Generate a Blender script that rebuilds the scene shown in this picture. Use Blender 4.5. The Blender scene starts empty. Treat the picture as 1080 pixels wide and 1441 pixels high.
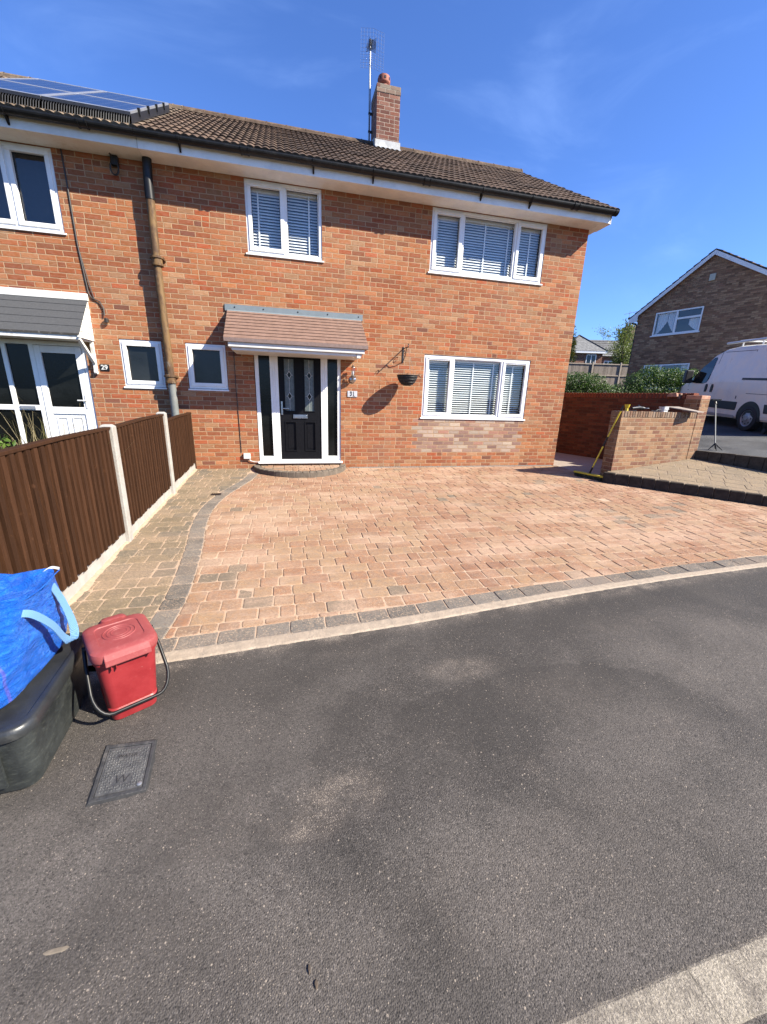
import bpy, bmesh, math, random
import numpy as np
from mathutils import Vector, Matrix, noise
random.seed(7)
SKYSTR, EXPO, ALB = .075, 1.43, .66
S = bpy.context.scene
COL = S.collection
R = math.radians

# ------------------------------------------------------------------ helpers
MATS = {}
WM = {}          # object -> world matrix, so parts can be given in world coordinates

def tag(o, label=None, cat=None, group=None, kind=None):
    if label: o['label'] = label
    if cat: o['category'] = cat
    if group: o['group'] = group
    if kind: o['kind'] = kind
    return o

def thing(name, label, cat, loc=(0, 0, 0), rz=0, group=None):
    o = bpy.data.objects.new(name, None)
    o.empty_display_size = .1
    COL.objects.link(o)
    o.location = loc
    o.rotation_euler = (0, 0, rz)
    WM[o] = Matrix.Translation(loc) @ Matrix.Rotation(rz, 4, 'Z')
    return tag(o, label, cat, group)

class MB:
    def __init__(s):
        s.v = []; s.f = []; s.r = []
    def add(s, vs, fs, r=0.5):
        n = len(s.v)
        s.v += [tuple(map(float, q)) for q in vs]
        for f in fs:
            s.f.append(tuple(i + n for i in f)); s.r.append(r)
        return s
    def quad(s, a, b, c, d, r=.5):
        return s.add([a, b, c, d], [(0, 1, 2, 3)], r)
    def box(s, x0, x1, y0, y1, z0, z1, r=.5):
        v = [(x, y, z) for z in (z0, z1) for y in (y0, y1) for x in (x0, x1)]
        return s.add(v, [(0, 2, 3, 1), (4, 5, 7, 6), (0, 1, 5, 4), (2, 6, 7, 3), (0, 4, 6, 2), (1, 3, 7, 5)], r)
    def obox(s, c, ax, ay, az, sx, sy, sz, r=.5):
        c = Vector(c); ax = Vector(ax).normalized() * sx / 2; ay = Vector(ay).normalized() * sy / 2; az = Vector(az).normalized() * sz / 2
        v = [c + a * ax + b * ay + d * az for d in (-1, 1) for b in (-1, 1) for a in (-1, 1)]
        return s.add(v, [(0, 2, 3, 1), (4, 5, 7, 6), (0, 1, 5, 4), (2, 6, 7, 3), (0, 4, 6, 2), (1, 3, 7, 5)], r)
    def bar(s, a, b, w, h=None, up=(0, 0, 1), r=.5):
        a = Vector(a); b = Vector(b); d = b - a
        h = h or w
        u = Vector(up); x = d.cross(u)
        if x.length < 1e-5: x = d.cross(Vector((0, 1, 0)))
        x.normalize(); z = x.cross(d).normalized()
        return s.obox((a + b) / 2, d, x, z, d.length, w, h, r)
    def tube(s, pts, rad, n=10, cap=True, r=.5):
        pts = [Vector(q) for q in pts]
        rads = rad if isinstance(rad, (list, tuple)) else [rad] * len(pts)
        vs = []; fs = []
        prev = None
        for i, q in enumerate(pts):
            d = (pts[min(i + 1, len(pts) - 1)] - pts[max(i - 1, 0)])
            d.normalize()
            if prev is None:
                u = Vector((0, 0, 1)) if abs(d.z) < .9 else Vector((1, 0, 0))
                x = d.cross(u).normalized()
            else:
                x = (prev - d * prev.dot(d)).normalized()
            prev = x
            y = d.cross(x)
            for k in range(n):
                a = 2 * math.pi * k / n
                vs.append(q + (x * math.cos(a) + y * math.sin(a)) * rads[i])
        for i in range(len(pts) - 1):
            for k in range(n):
                k2 = (k + 1) % n
                fs.append((i * n + k, i * n + k2, (i + 1) * n + k2, (i + 1) * n + k))
        if cap:
            fs.append(tuple(range(n - 1, -1, -1)))
            fs.append(tuple(range((len(pts) - 1) * n, len(pts) * n)))
        return s.add(vs, fs, r)
    def lathe(s, prof, c, n=24, axis='Z', r=.5, cap=True):
        vs = []; fs = []
        for (rad, h) in prof:
            for k in range(n):
                a = 2 * math.pi * k / n
                p = (rad * math.cos(a), rad * math.sin(a), h)
                if axis == 'Y': p = (p[0], p[2], p[1])
                if axis == 'X': p = (p[2], p[0], p[1])
                vs.append((c[0] + p[0], c[1] + p[1], c[2] + p[2]))
        for i in range(len(prof) - 1):
            for k in range(n):
                k2 = (k + 1) % n
                fs.append((i * n + k, i * n + k2, (i + 1) * n + k2, (i + 1) * n + k))
        if cap:
            fs.append(tuple(range(n - 1, -1, -1))); fs.append(tuple(range((len(prof) - 1) * n, len(prof) * n)))
        return s.add(vs, fs, r)
    def prism(s, poly, d, r=.5):
        """poly: 3D points; d: extrusion vector"""
        n = len(poly); d = Vector(d)
        v = [Vector(q) for q in poly] + [Vector(q) + d for q in poly]
        fs = [tuple(range(n - 1, -1, -1)), tuple(range(n, 2 * n))]
        fs += [(i, (i + 1) % n, n + (i + 1) % n, n + i) for i in range(n)]
        return s.add(v, fs, r)
    def build(s, name, mat, parent=None, world=True, smooth=False, bevel=0, label=None, kind=None, rnd=False, seg=2):
        m = bpy.data.meshes.new(name)
        vs = s.v
        if parent is not None and world:
            M = WM[parent].inverted()
            vs = [tuple(M @ Vector(q)) for q in vs]
        m.from_pydata(vs, [], s.f)
        if rnd:
            at = m.attributes.new('rnd', 'FLOAT', 'FACE')
            at.data.foreach_set('value', s.r)
        bm = bmesh.new(); bm.from_mesh(m)
        bmesh.ops.recalc_face_normals(bm, faces=bm.faces[:])
        bm.to_mesh(m); bm.free()
        if smooth:
            m.polygons.foreach_set('use_smooth', [True] * len(m.polygons))
        m.materials.append(mat)
        o = bpy.data.objects.new(name, m)
        COL.objects.link(o)
        if parent is not None:
            o.parent = parent
            WM[o] = WM[parent]
        else:
            WM[o] = Matrix.Identity(4)
        if bevel:
            b = o.modifiers.new('Bevel', 'BEVEL'); b.width = bevel; b.segments = seg; b.limit_method = 'ANGLE'; b.angle_limit = R(40)
        if smooth:
            try:
                w = o.modifiers.new('WN', 'WEIGHTED_NORMAL'); w.keep_sharp = True
                for e in m.edges: pass
                bm = bmesh.new(); bm.from_mesh(m)
                for e in bm.edges:
                    if len(e.link_faces) == 2 and e.calc_face_angle(0) > R(38): e.smooth = False
                bm.to_mesh(m); bm.free()
            except Exception: pass
        if label: o['label'] = label
        if kind: o['kind'] = kind
        return o

def pieces(mb, name, mat, parent, **k):
    """build every separate piece of the mesh as an object of its own"""
    par = list(range(len(mb.v)))
    def find(i):
        while par[i] != i: par[i] = par[par[i]]; i = par[i]
        return i
    for f in mb.f:
        for i in f[1:]: par[find(i)] = find(f[0])
    grp = {}
    for f, r in zip(mb.f, mb.r): grp.setdefault(find(f[0]), []).append((f, r))
    out = []
    for g in grp.values():
        m = MB(); idx = {}
        for f, r in g:
            for i in f:
                if i not in idx: idx[i] = len(m.v); m.v.append(mb.v[i])
            m.f.append(tuple(idx[i] for i in f)); m.r.append(r)
        out.append(m.build(name, mat, parent, **k))
    return out

def struct(mb, name, mat, **k):
    return mb.build(name, mat, kind='structure', **k)

# ------------------------------------------------------------------ node helpers
class NT:
    def __init__(s, name):
        s.m = bpy.data.materials.new(name); s.m.use_nodes = True
        s.t = s.m.node_tree; s.t.nodes.clear()
        s.out = s.t.nodes.new('ShaderNodeOutputMaterial')
        s._co = None
    def n(s, typ, **k):
        x = s.t.nodes.new(typ)
        for a, b in k.items(): setattr(x, a, b)
        return x
    def link(s, a, b): s.t.links.new(a, b)
    def setin(s, sock, val):
        if isinstance(val, bpy.types.NodeSocket): s.link(val, sock)
        else: sock.default_value = val
    def m_(s, op, a, b=0.0, c=None, clamp=False):
        x = s.n('ShaderNodeMath', operation=op, use_clamp=clamp)
        s.setin(x.inputs[0], a); s.setin(x.inputs[1], b)
        if c is not None: s.setin(x.inputs[2], c)
        return x.outputs[0]
    def co(s, which='Object'):
        if not s._co: s._co = s.n('ShaderNodeTexCoord')
        return s._co.outputs[which]
    def pos(s):
        return s.n('ShaderNodeNewGeometry').outputs['Position']
    def map(s, v, scale=(1, 1, 1), rot=(0, 0, 0), loc=(0, 0, 0)):
        x = s.n('ShaderNodeMapping'); s.link(v, x.inputs[0])
        x.inputs['Scale'].default_value = scale; x.inputs['Rotation'].default_value = rot; x.inputs['Location'].default_value = loc
        return x.outputs[0]
    def noise(s, v, scale=5, detail=4, rough=.6, dist=0.0, out='Fac', dims='3D'):
        x = s.n('ShaderNodeTexNoise'); s.link(v, x.inputs['Vector'])
        x.inputs['Scale'].default_value = scale; x.inputs['Detail'].default_value = detail
        x.inputs['Roughness'].default_value = rough; x.inputs['Distortion'].default_value = dist
        return x.outputs[out]
    def vor(s, v, scale=50, feature='F1', out='Distance', rnd=1.0):
        x = s.n('ShaderNodeTexVoronoi', feature=feature); s.link(v, x.inputs['Vector'])
        x.inputs['Scale'].default_value = scale
        if 'Randomness' in x.inputs: x.inputs['Randomness'].default_value = rnd
        return x.outputs[out]
    def sep(s, v):
        x = s.n('ShaderNodeSeparateXYZ'); s.link(v, x.inputs[0]); return x.outputs
    def comb(s, a, b, c=0.0):
        x = s.n('ShaderNodeCombineXYZ')
        for i, q in enumerate((a, b, c)): s.setin(x.inputs[i], q)
        return x.outputs[0]
    def white(s, v):
        x = s.n('ShaderNodeTexWhiteNoise'); s.link(v, x.inputs['Vector']); return x.outputs['Value']
    def ramp(s, fac, stops, interp='LINEAR'):
        x = s.n('ShaderNodeValToRGB'); s.setin(x.inputs[0], fac)
        cr = x.color_ramp; cr.interpolation = interp
        while len(cr.elements) < len(stops): cr.elements.new(.5)
        for e, (p, c) in zip(cr.elements, stops):
            e.position = p
            e.color = (c[0], c[1], c[2], 1) if not isinstance(c, (int, float)) else (c, c, c, 1)
        return x.outputs['Color']
    def rng(s, v, a, b, c=0.0, d=1.0, smooth=True):
        x = s.n('ShaderNodeMapRange'); x.interpolation_type = 'SMOOTHSTEP' if smooth else 'LINEAR'
        s.setin(x.inputs['Value'], v)
        for q, w in zip(('From Min', 'From Max', 'To Min', 'To Max'), (a, b, c, d)): x.inputs[q].default_value = w
        return x.outputs['Result']
    def mix(s, fac, a, b, blend='MIX'):
        x = s.n('ShaderNodeMix', data_type='RGBA', blend_type=blend)
        s.setin(x.inputs[0], fac)
        for i, q in ((6, a), (7, b)):
            if isinstance(q, (tuple, list)): q = (q[0], q[1], q[2], 1)
            s.setin(x.inputs[i], q)
        return x.outputs[2]
    def mixf(s, fac, a, b):
        x = s.n('ShaderNodeMix', data_type='FLOAT')
        s.setin(x.inputs[0], fac); s.setin(x.inputs[2], a); s.setin(x.inputs[3], b)
        return x.outputs[0]
    def hsv(s, col, h=.5, sat=1.0, val=1.0):
        x = s.n('ShaderNodeHueSaturation')
        s.setin(x.inputs['Hue'], h); s.setin(x.inputs['Saturation'], sat); s.setin(x.inputs['Value'], val); s.link(col, x.inputs['Color'])
        return x.outputs[0]
    def bump(s, h, dist=.003, strength=1.0, normal=None):
        x = s.n('ShaderNodeBump'); s.link(h, x.inputs['Height'])
        x.inputs['Distance'].default_value = dist; x.inputs['Strength'].default_value = strength
        if normal is not None: s.link(normal, x.inputs['Normal'])
        return x.outputs[0]
    def alb(s, col):
        """overall albedo scale that goes with the exposure"""
        if isinstance(col, bpy.types.NodeSocket): return s.mix(1.0, col, (ALB, ALB, ALB), 'MULTIPLY')
        return tuple(q * ALB for q in col[:3]) + (1,)
    def attr(s, name):
        return s.n('ShaderNodeAttribute', attribute_name=name).outputs['Fac']
    def pbr(s, col, rough=.6, spec=.5, metal=0.0, normal=None, **k):
        b = s.n('ShaderNodeBsdfPrincipled')
        if isinstance(col, (tuple, list)): col = (col[0], col[1], col[2], 1)
        col = s.alb(col)
        s.setin(b.inputs['Base Color'], col); s.setin(b.inputs['Roughness'], rough); s.setin(b.inputs['Metallic'], metal)
        s.setin(b.inputs['Specular IOR Level'], spec)
        if normal is not None: s.link(normal, b.inputs['Normal'])
        for a, v in k.items(): s.setin(b.inputs[a], v)
        s.link(b.outputs[0], s.out.inputs[0])
        return s.m

def simple(name, col, rough=.5, var=.12, scale=6, bump=0.0, bscale=60, spec=.5, metal=0, dirt=None, dscale=3, damt=.5, dlo=.5, **k):
    """plain material with mottled colour, optional dirt patches and fine bump"""
    t = NT(name); c = t.co()
    n = t.noise(c, scale, 5, .65)
    col2 = t.mix(t.rng(n, .3, .7), tuple(q * (1 - var) for q in col), tuple(min(1, q * (1 + var)) for q in col))
    if dirt:
        d = t.noise(c, dscale, 6, .7)
        col2 = t.mix(t.m_('MULTIPLY', t.rng(d, dlo, dlo + .2), damt), col2, dirt)
    nm = None
    if bump:
        nm = t.bump(t.noise(c, bscale, 3, .6), bump)
    r = t.m_('ADD', rough, t.m_('MULTIPLY', t.m_('SUBTRACT', n, .5), .15), clamp=True)
    return t.pbr(col2, r, spec, metal, nm, **k)

def brick(name, pal, mortar=(.42, .31, .22), bw=.225, bh=.075, patch=None, ppal=None, joint=.0062, soldier=None, rough=.85, weather=.28, var=.5):
    t = NT(name); c = t.co()
    dn = t.noise(c, 9, 2, .5, out='Color')
    dv = t.n('ShaderNodeVectorMath', operation='MULTIPLY_ADD'); t.link(dn, dv.inputs[0]); dv.inputs[1].default_value = (.006,) * 3; t.link(c, dv.inputs[2])
    x, y, z = t.sep(dv.outputs[0])[:3]
    u = t.m_('ADD', x, y); u = t.m_('ADD', u, 50.0); v = t.m_('ADD', z, 7.5)
    vr = t.m_('DIVIDE', v, bh)
    row = t.m_('FLOOR', vr); fv = t.m_('FRACT', vr)
    off = t.m_('MULTIPLY', t.m_('MODULO', row, 2.0), .5)
    jit = t.m_('MULTIPLY', t.m_('SUBTRACT', t.white(t.comb(row, 3.3)), .5), .12)
    uc = t.m_('ADD', t.m_('ADD', t.m_('DIVIDE', u, bw), off), jit)
    col = t.m_('FLOOR', uc); fu = t.m_('FRACT', uc)
    r1 = t.white(t.comb(col, row, 1.7))
    hdr = t.m_('GREATER_THAN', r1, .93)                      # snapped headers
    u2 = t.m_('MULTIPLY', uc, 2.0); f2 = t.m_('FRACT', u2)
    da = t.m_('MULTIPLY', t.m_('MINIMUM', fu, t.m_('SUBTRACT', 1.0, fu)), bw)
    db = t.m_('MULTIPLY', t.m_('MINIMUM', f2, t.m_('SUBTRACT', 1.0, f2)), bw * .5)
    du = t.mixf(hdr, da, db)
    dvv = t.m_('MULTIPLY', t.m_('MINIMUM', fv, t.m_('SUBTRACT', 1.0, fv)), bh)
    d = t.m_('MINIMUM', du, dvv)
    edge = t.m_('MULTIPLY', t.m_('SUBTRACT', t.noise(c, 70, 2, .6), .5), .003)
    d = t.m_('ADD', d, edge)
    mask = t.rng(d, joint * .75, joint * 1.25)
    cc = t.mixf(hdr, col, t.m_('MULTIPLY', t.m_('FLOOR', u2), .5))
    r2 = t.white(t.comb(cc, row, 4.1)); r3 = t.white(t.comb(cc, row, 9.2))
    bc = t.ramp(r2, pal, 'CONSTANT')
    if patch:
        cx = t.m_('MULTIPLY', t.m_('SUBTRACT', t.m_('ADD', col, .5), t.m_('ADD', off, jit)), bw); cx = t.m_('SUBTRACT', cx, 50.0)
        cz = t.m_('SUBTRACT', t.m_('MULTIPLY', t.m_('ADD', row, .5), bh), 7.5)
        inx = t.m_('MULTIPLY', t.m_('GREATER_THAN', cx, patch[0]), t.m_('LESS_THAN', cx, patch[1]))
        inz = t.m_('MULTIPLY', t.m_('GREATER_THAN', cz, patch[2]), t.m_('LESS_THAN', cz, patch[3]))
        inp = t.m_('MULTIPLY', inx, inz)
        bc = t.mix(inp, bc, t.ramp(r2, ppal, 'CONSTANT'))
    # streaky firing inside each brick
    nn = t.noise(t.map(c, (5, 5, 16)), 3, 5, .7)
    val = t.m_('ADD', t.m_('ADD', 1 - var * .5, t.m_('MULTIPLY', r3, var * .55)), t.m_('MULTIPLY', t.m_('SUBTRACT', nn, .5), var * 1.1))
    bc = t.hsv(bc, .5, t.rng(nn, .2, .8, 1.1, .85), val)
    fine = t.noise(c, 160, 3, .7)
    bc = t.mix(t.m_('MULTIPLY', t.rng(fine, .55, .75), .25), bc, (.12, .07, .05))
    mc = t.mix(t.noise(c, 30, 4, .7), tuple(q * .70 for q in mortar), tuple(q * 1.25 for q in mortar))
    out = t.mix(mask, mc, bc)
    w = t.noise(c, .9, 6, .7)
    out = t.mix(t.m_('MULTIPLY', t.rng(w, .45, .75), weather), out, t.hsv(out, .5, .75, .72))
    w2 = t.noise(t.map(c, (1, 1, 1.6), loc=(4, 2, 9)), .55, 4, .6)
    out = t.mix(t.rng(w2, .42, .66, 0, .30), out, t.hsv(out, .506, .90, 1.10))
    out = t.mix(t.rng(w2, .50, .30, 0, .30), out, t.hsv(out, .49, 1.12, .92))
    h = t.m_('ADD', t.m_('MULTIPLY', mask, 1.0), t.m_('MULTIPLY', fine, .22))
    h = t.m_('ADD', h, t.m_('MULTIPLY', nn, .25))
    h = t.m_('ADD', h, t.m_('MULTIPLY', r3, .25))
    return t.pbr(out, rough, .25, normal=t.bump(h, .011))

# ------------------------------------------------------------------ camera, sun, sky
CAMF, YAW, PIT, ROL, CX, CY, CH = 550.36, .243195, .282107, .0313245, 0.0, -7.606857, 1.326366
fw = Vector((math.sin(YAW) * math.cos(PIT), math.cos(YAW) * math.cos(PIT), -math.sin(PIT)))
r0 = Vector((math.cos(YAW), -math.sin(YAW), 0)); u0 = r0.cross(fw)
rr = r0 * math.cos(ROL) + u0 * math.sin(ROL); uu = -r0 * math.sin(ROL) + u0 * math.cos(ROL)
cam = bpy.data.cameras.new('camera'); camo = bpy.data.objects.new('camera', cam); COL.objects.link(camo)
camo.matrix_world = Matrix(((rr.x, uu.x, -fw.x, CX), (rr.y, uu.y, -fw.y, CY), (rr.z, uu.z, -fw.z, CH), (0, 0, 0, 1)))
cam.sensor_fit = 'HORIZONTAL'; cam.sensor_width = 36; cam.lens = CAMF / 1080 * 36; cam.clip_end = 2000; cam.clip_start = .05
S.camera = camo

SUN = Vector((1.47, -1.0, 1.38)).normalized()
sl = bpy.data.lights.new('sun', 'SUN'); sl.energy = 5.0; sl.angle = R(.5); sl.color = (1, .925, .775)
so = bpy.data.objects.new('sun', sl); COL.objects.link(so)
so.rotation_euler = SUN.to_track_quat('Z', 'Y').to_euler()
so.location = (8, -8, 10)
W = bpy.data.worlds.new('World'); S.world = W; W.use_nodes = True
wt = W.node_tree; wt.nodes.clear()
wo = wt.nodes.new('ShaderNodeOutputWorld'); bg = wt.nodes.new('ShaderNodeBackground'); sky = wt.nodes.new('ShaderNodeTexSky')
sky.sky_type = 'NISHITA'; sky.sun_disc = False
sky.sun_elevation = math.asin(SUN.z); sky.sun_rotation = math.atan2(SUN.x, SUN.y)
sky.altitude = 100; sky.air_density = 1.0; sky.dust_density = .25; sky.ozone_density = 2.5
# faint high cirrus, part of the sky itself
tc = wt.nodes.new('ShaderNodeTexCoord')
mp = wt.nodes.new('ShaderNodeMapping'); mp.inputs['Scale'].default_value = (1.2, 3.2, 5.5); mp.inputs['Rotation'].default_value = (0, .2, .5)
nz = wt.nodes.new('ShaderNodeTexNoise'); nz.inputs['Scale'].default_value = 1.7; nz.inputs['Detail'].default_value = 7; nz.inputs['Roughness'].default_value = .55; nz.inputs['Distortion'].default_value = .6
mr = wt.nodes.new('ShaderNodeMapRange'); mr.interpolation_type = 'SMOOTHSTEP'
for q, w_ in zip(('From Min', 'From Max', 'To Min', 'To Max'), (.50, .85, 0, .13)): mr.inputs[q].default_value = w_
mx = wt.nodes.new('ShaderNodeMix'); mx.data_type = 'RGBA'
hs = wt.nodes.new('ShaderNodeMix'); hs.data_type = 'RGBA'; hs.blend_type = 'MULTIPLY'; hs.inputs[0].default_value = 1; hs.inputs[7].default_value = (.57, .80, 1.28, 1)
wt.links.new(tc.outputs['Generated'], mp.inputs[0]); wt.links.new(mp.outputs[0], nz.inputs['Vector']); wt.links.new(nz.outputs['Fac'], mr.inputs['Value'])
wt.links.new(sky.outputs[0], hs.inputs[6])
wt.links.new(mr.outputs[0], mx.inputs[0]); wt.links.new(hs.outputs[2], mx.inputs[6]); mx.inputs[7].default_value = (4.2, 6.2, 10.5, 1)
wt.links.new(mx.outputs[2], bg.inputs[0]); bg.inputs[1].default_value = SKYSTR
wt.links.new(bg.outputs[0], wo.inputs[0])
S.view_settings.view_transform = 'Standard'; S.view_settings.look = 'None'; S.view_settings.gamma = 1; S.view_settings.exposure = EXPO
# ------------------------------------------------------------------ materials
RED = [(0, (.44, .140, .054)), (.15, (.49, .180, .072)), (.30, (.40, .125, .052)), (.42, (.47, .205, .092)), (.54, (.45, .165, .066)), (.66, (.52, .195, .075)), (.79, (.36, .130, .060)), (.85, (.49, .245, .120)), (.92, (.48, .120, .042)), (.985, (.26, .095, .055))]
PATCH = [(0, (.42, .26, .19)), (.2, (.52, .38, .29)), (.4, (.36, .20, .15)), (.55, (.46, .23, .16)), (.7, (.56, .43, .32)), (.85, (.33, .19, .15))]
TANB = [(0, (.30, .145, .07)), (.2, (.36, .19, .095)), (.45, (.27, .115, .06)), (.65, (.38, .215, .115)), (.85, (.23, .10, .06))]
DARKB = [(0, (.42, .225, .12)), (.2, (.52, .29, .16)), (.45, (.30, .16, .09)), (.65, (.58, .35, .19)), (.85, (.38, .185, .105))]
CHIMB = [(0, (.23, .075, .05)), (.3, (.19, .07, .05)), (.6, (.27, .095, .06)), (.85, (.30, .13, .09))]
M_BRICK = brick('orange brickwork', RED, (.60, .385, .23), patch=(2.46, 4.86, .30, .955), ppal=PATCH)
M_BRICK29 = brick('orange brickwork next door', RED, (.60, .385, .23))
M_WALLB = brick('garden wall brick', TANB, (.46, .32, .20), weather=.6)
M_DARKB = brick('brown brick', DARKB, (.36, .24, .15))
M_CHIM = brick('chimney brick', CHIMB, (.55, .42, .33), weather=.5, joint=.006)
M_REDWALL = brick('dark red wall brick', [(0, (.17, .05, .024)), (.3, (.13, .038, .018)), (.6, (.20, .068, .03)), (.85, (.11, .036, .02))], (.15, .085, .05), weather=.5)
M_PVC = simple('white upvc', (1.16, 1.16, 1.15), .28, .03, 3, dirt=(.95, .92, .85), dscale=4, damt=.35, dlo=.55)
M_PVCOLD = simple('aged white paint', (.95, .93, .88), .5, .07, 5, .0008, 40, dirt=(.36, .30, .23), dscale=6, damt=.55, dlo=.5)
M_SOFF = simple('white soffit board', (1.24, 1.21, 1.16), .45, .03, 4, dirt=(.9, .82, .72), dscale=2.2, damt=.5, dlo=.5)
M_SOFFOLD = simple('flaking soffit paint', (1.0, .95, .88), .55, .08, 5, .001, 40, dirt=(.5, .34, .2), dscale=1.6, damt=.75, dlo=.57)
M_BLIND = simple('white blind slats', (1.1, 1.1, 1.1), .45, .03, 8)
M_BLACKP = simple('black plastic gutter', (.012, .012, .013), .42, .25, 8, spec=.3, dirt=(.05, .045, .04), dscale=9, damt=.4, dlo=.5)
M_BLACKM = simple('black metal', (.02, .02, .022), .45, .2, 20)
M_CABLE = simple('dark cable', (.03, .022, .018), .5, .2, 20)
M_DOOR = simple('black door skin', (.006, .006, .008), .5, .3, 30, .0006, 120, spec=.15)
M_DARKGL = simple('black obscured glass', (.008, .009, .009), .16, .5, 2.0, .0006, 40, spec=.22)
M_CHROME = simple('brushed steel', (.62, .62, .64), .28, .06, 12, metal=1)
M_STEEL = simple('galvanised steel', (.55, .56, .58), .42, .12, 9, metal=.7)
M_CONC = simple('pale concrete', (.47, .44, .40), .85, .10, 9, .0025, 70, dirt=(.36, .31, .25), dscale=5, damt=.5, dlo=.5)
M_HAUNCH = simple('mortar haunching', (.44, .35, .265), .9, .14, 22, .006, 90, dirt=(.30, .25, .20), dscale=14, damt=.5, dlo=.5)
M_FLASH = simple('lead flashing', (.46, .47, .48), .6, .15, 10, dirt=(.68, .68, .66), dscale=9, damt=.6, dlo=.48)
M_MORT = simple('lichen mortar', (.40, .36, .30), .9, .25, 14, .004, 60, dirt=(.62, .58, .48), dscale=12, damt=.6, dlo=.5)
M_POT = simple('terracotta pot', (.38, .12, .075), .75, .15, 10, dirt=(.18, .08, .06), dscale=7, damt=.5)
M_GREYPL = simple('grey edge trim', (.33, .35, .37), .45, .08, 9)
M_YELLOW = simple('yellow plastic', (.78, .60, .04), .4, .1, 12, dirt=(.45, .34, .10), dscale=14, damt=.4)
M_WHITEPL = simple('white plastic', (.75, .75, .74), .4, .06, 9)
M_RUBBER = simple('tyre rubber', (.018, .018, .019), .7, .2, 20)
M_BARK = simple('bark', (.09, .065, .045), .9, .3, 12, .01, 30)
M_SOIL = simple('soil', (.07, .05, .035), .95, .35, 8, .02, 20)

def glass(name='window glass', tint=(.93, .96, .96), ior=1.52, GLK=1.9):
    t = NT(name)
    tr = t.n('ShaderNodeBsdfTransparent'); tr.inputs[0].default_value = (*tint, 1)
    gl = t.n('ShaderNodeBsdfGlossy'); gl.inputs['Roughness'].default_value = .015
    ge = t.n('ShaderNodeNewGeometry'); dt = t.n('ShaderNodeVectorMath', operation='DOT_PRODUCT'); t.link(ge.outputs['Incoming'], dt.inputs[0]); t.link(ge.outputs['Normal'], dt.inputs[1])
    sch = t.m_('ADD', .043, t.m_('MULTIPLY', .957, t.m_('POWER', t.m_('SUBTRACT', 1.0, t.m_('ABSOLUTE', dt.outputs['Value']), clamp=True), 5.0)))
    w = t.bump(t.noise(t.co(), 1.7, 1, .5), .006)
    t.link(w, gl.inputs['Normal'])
    mx = t.n('ShaderNodeMixShader'); t.link(t.m_('MULTIPLY', sch, GLK, clamp=True), mx.inputs[0]); t.link(tr.outputs[0], mx.inputs[1]); t.link(gl.outputs[0], mx.inputs[2])
    t.link(mx.outputs[0], t.out.inputs[0])
    return t.m
M_GLASS = glass()
M_GLASSD = glass('tinted glass', (.25, .28, .28))

def mat_paver(name, pal, sand=.45):
    t = NT(name); c = t.co(); r = t.attr('rnd')
    col = t.ramp(r, pal)
    big = t.noise(t.map(c, (.7, 1.6, 1)), 1.3, 5, .65)
    med = t.noise(c, 26, 5, .7)
    fine = t.noise(c, 210, 3, .75)
    spk = t.vor(c, 260, 'F1', 'Color')
    col = t.hsv(col, .5, t.rng(med, .3, .7, .85, 1.1), t.rng(med, .25, .75, .78, 1.18))
    col = t.mix(t.m_('MULTIPLY', t.rng(fine, .56, .68), .45), col, (.60, .45, .31))
    col = t.mix(t.m_('MULTIPLY', t.rng(t.noise(c, 95, 2, .7), .56, .70), .6), col, (.17, .095, .065))
    col = t.mix(t.m_('MULTIPLY', t.rng(t.noise(t.map(c, loc=(3, 1, 0)), 75, 5, .75), .50, .64), t.m_('MULTIPLY', t.rng(t.noise(c, 5, 4, .6), .30, .62), .75)), col, (.62, .45, .30))
    # swept kiln-dried sand left lying in drifts
    sm = t.m_('MULTIPLY', t.rng(big, .45, .66), t.rng(t.noise(c, 60, 4, .8), .25, .65))
    col = t.mix(t.m_('MULTIPLY', sm, sand), col, (.58, .40, .285))
    h = t.m_('ADD', t.m_('MULTIPLY', fine, .7), t.m_('MULTIPLY', med, .6))
    return t.pbr(col, .88, .2, normal=t.bump(h, .0045))
M_PAV = mat_paver('brindle paving', [(0, (.31, .158, .098)), (.15, (.36, .188, .113)), (.35, (.375, .203, .122)), (.55, (.37, .225, .137)), (.7, (.41, .260, .154)), (.82, (.345, .183, .114)), (.90, (.27, .195, .138)), (1, (.22, .175, .130))], .95)
M_PATH = mat_paver('buff grey paving', [(0, (.205, .160, .105)), (.3, (.245, .190, .125)), (.55, (.285, .210, .135)), (.8, (.205, .168, .12)), (1, (.165, .145, .115))], .40)
M_BORD = mat_paver('charcoal paving', [(0, (.16, .145, .130)), (.4, (.195, .175, .155)), (.7, (.23, .205, .18)), (1, (.115, .108, .10))], .25)
M_SAND = simple('jointing sand', (.54, .38, .265), .95, .12, 30, .003, 160)
M_TERR = mat_paver('weathered terrace slabs', [(0, (.27, .21, .14)), (.5, (.31, .24, .16)), (1, (.25, .20, .14))], .15)

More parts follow.
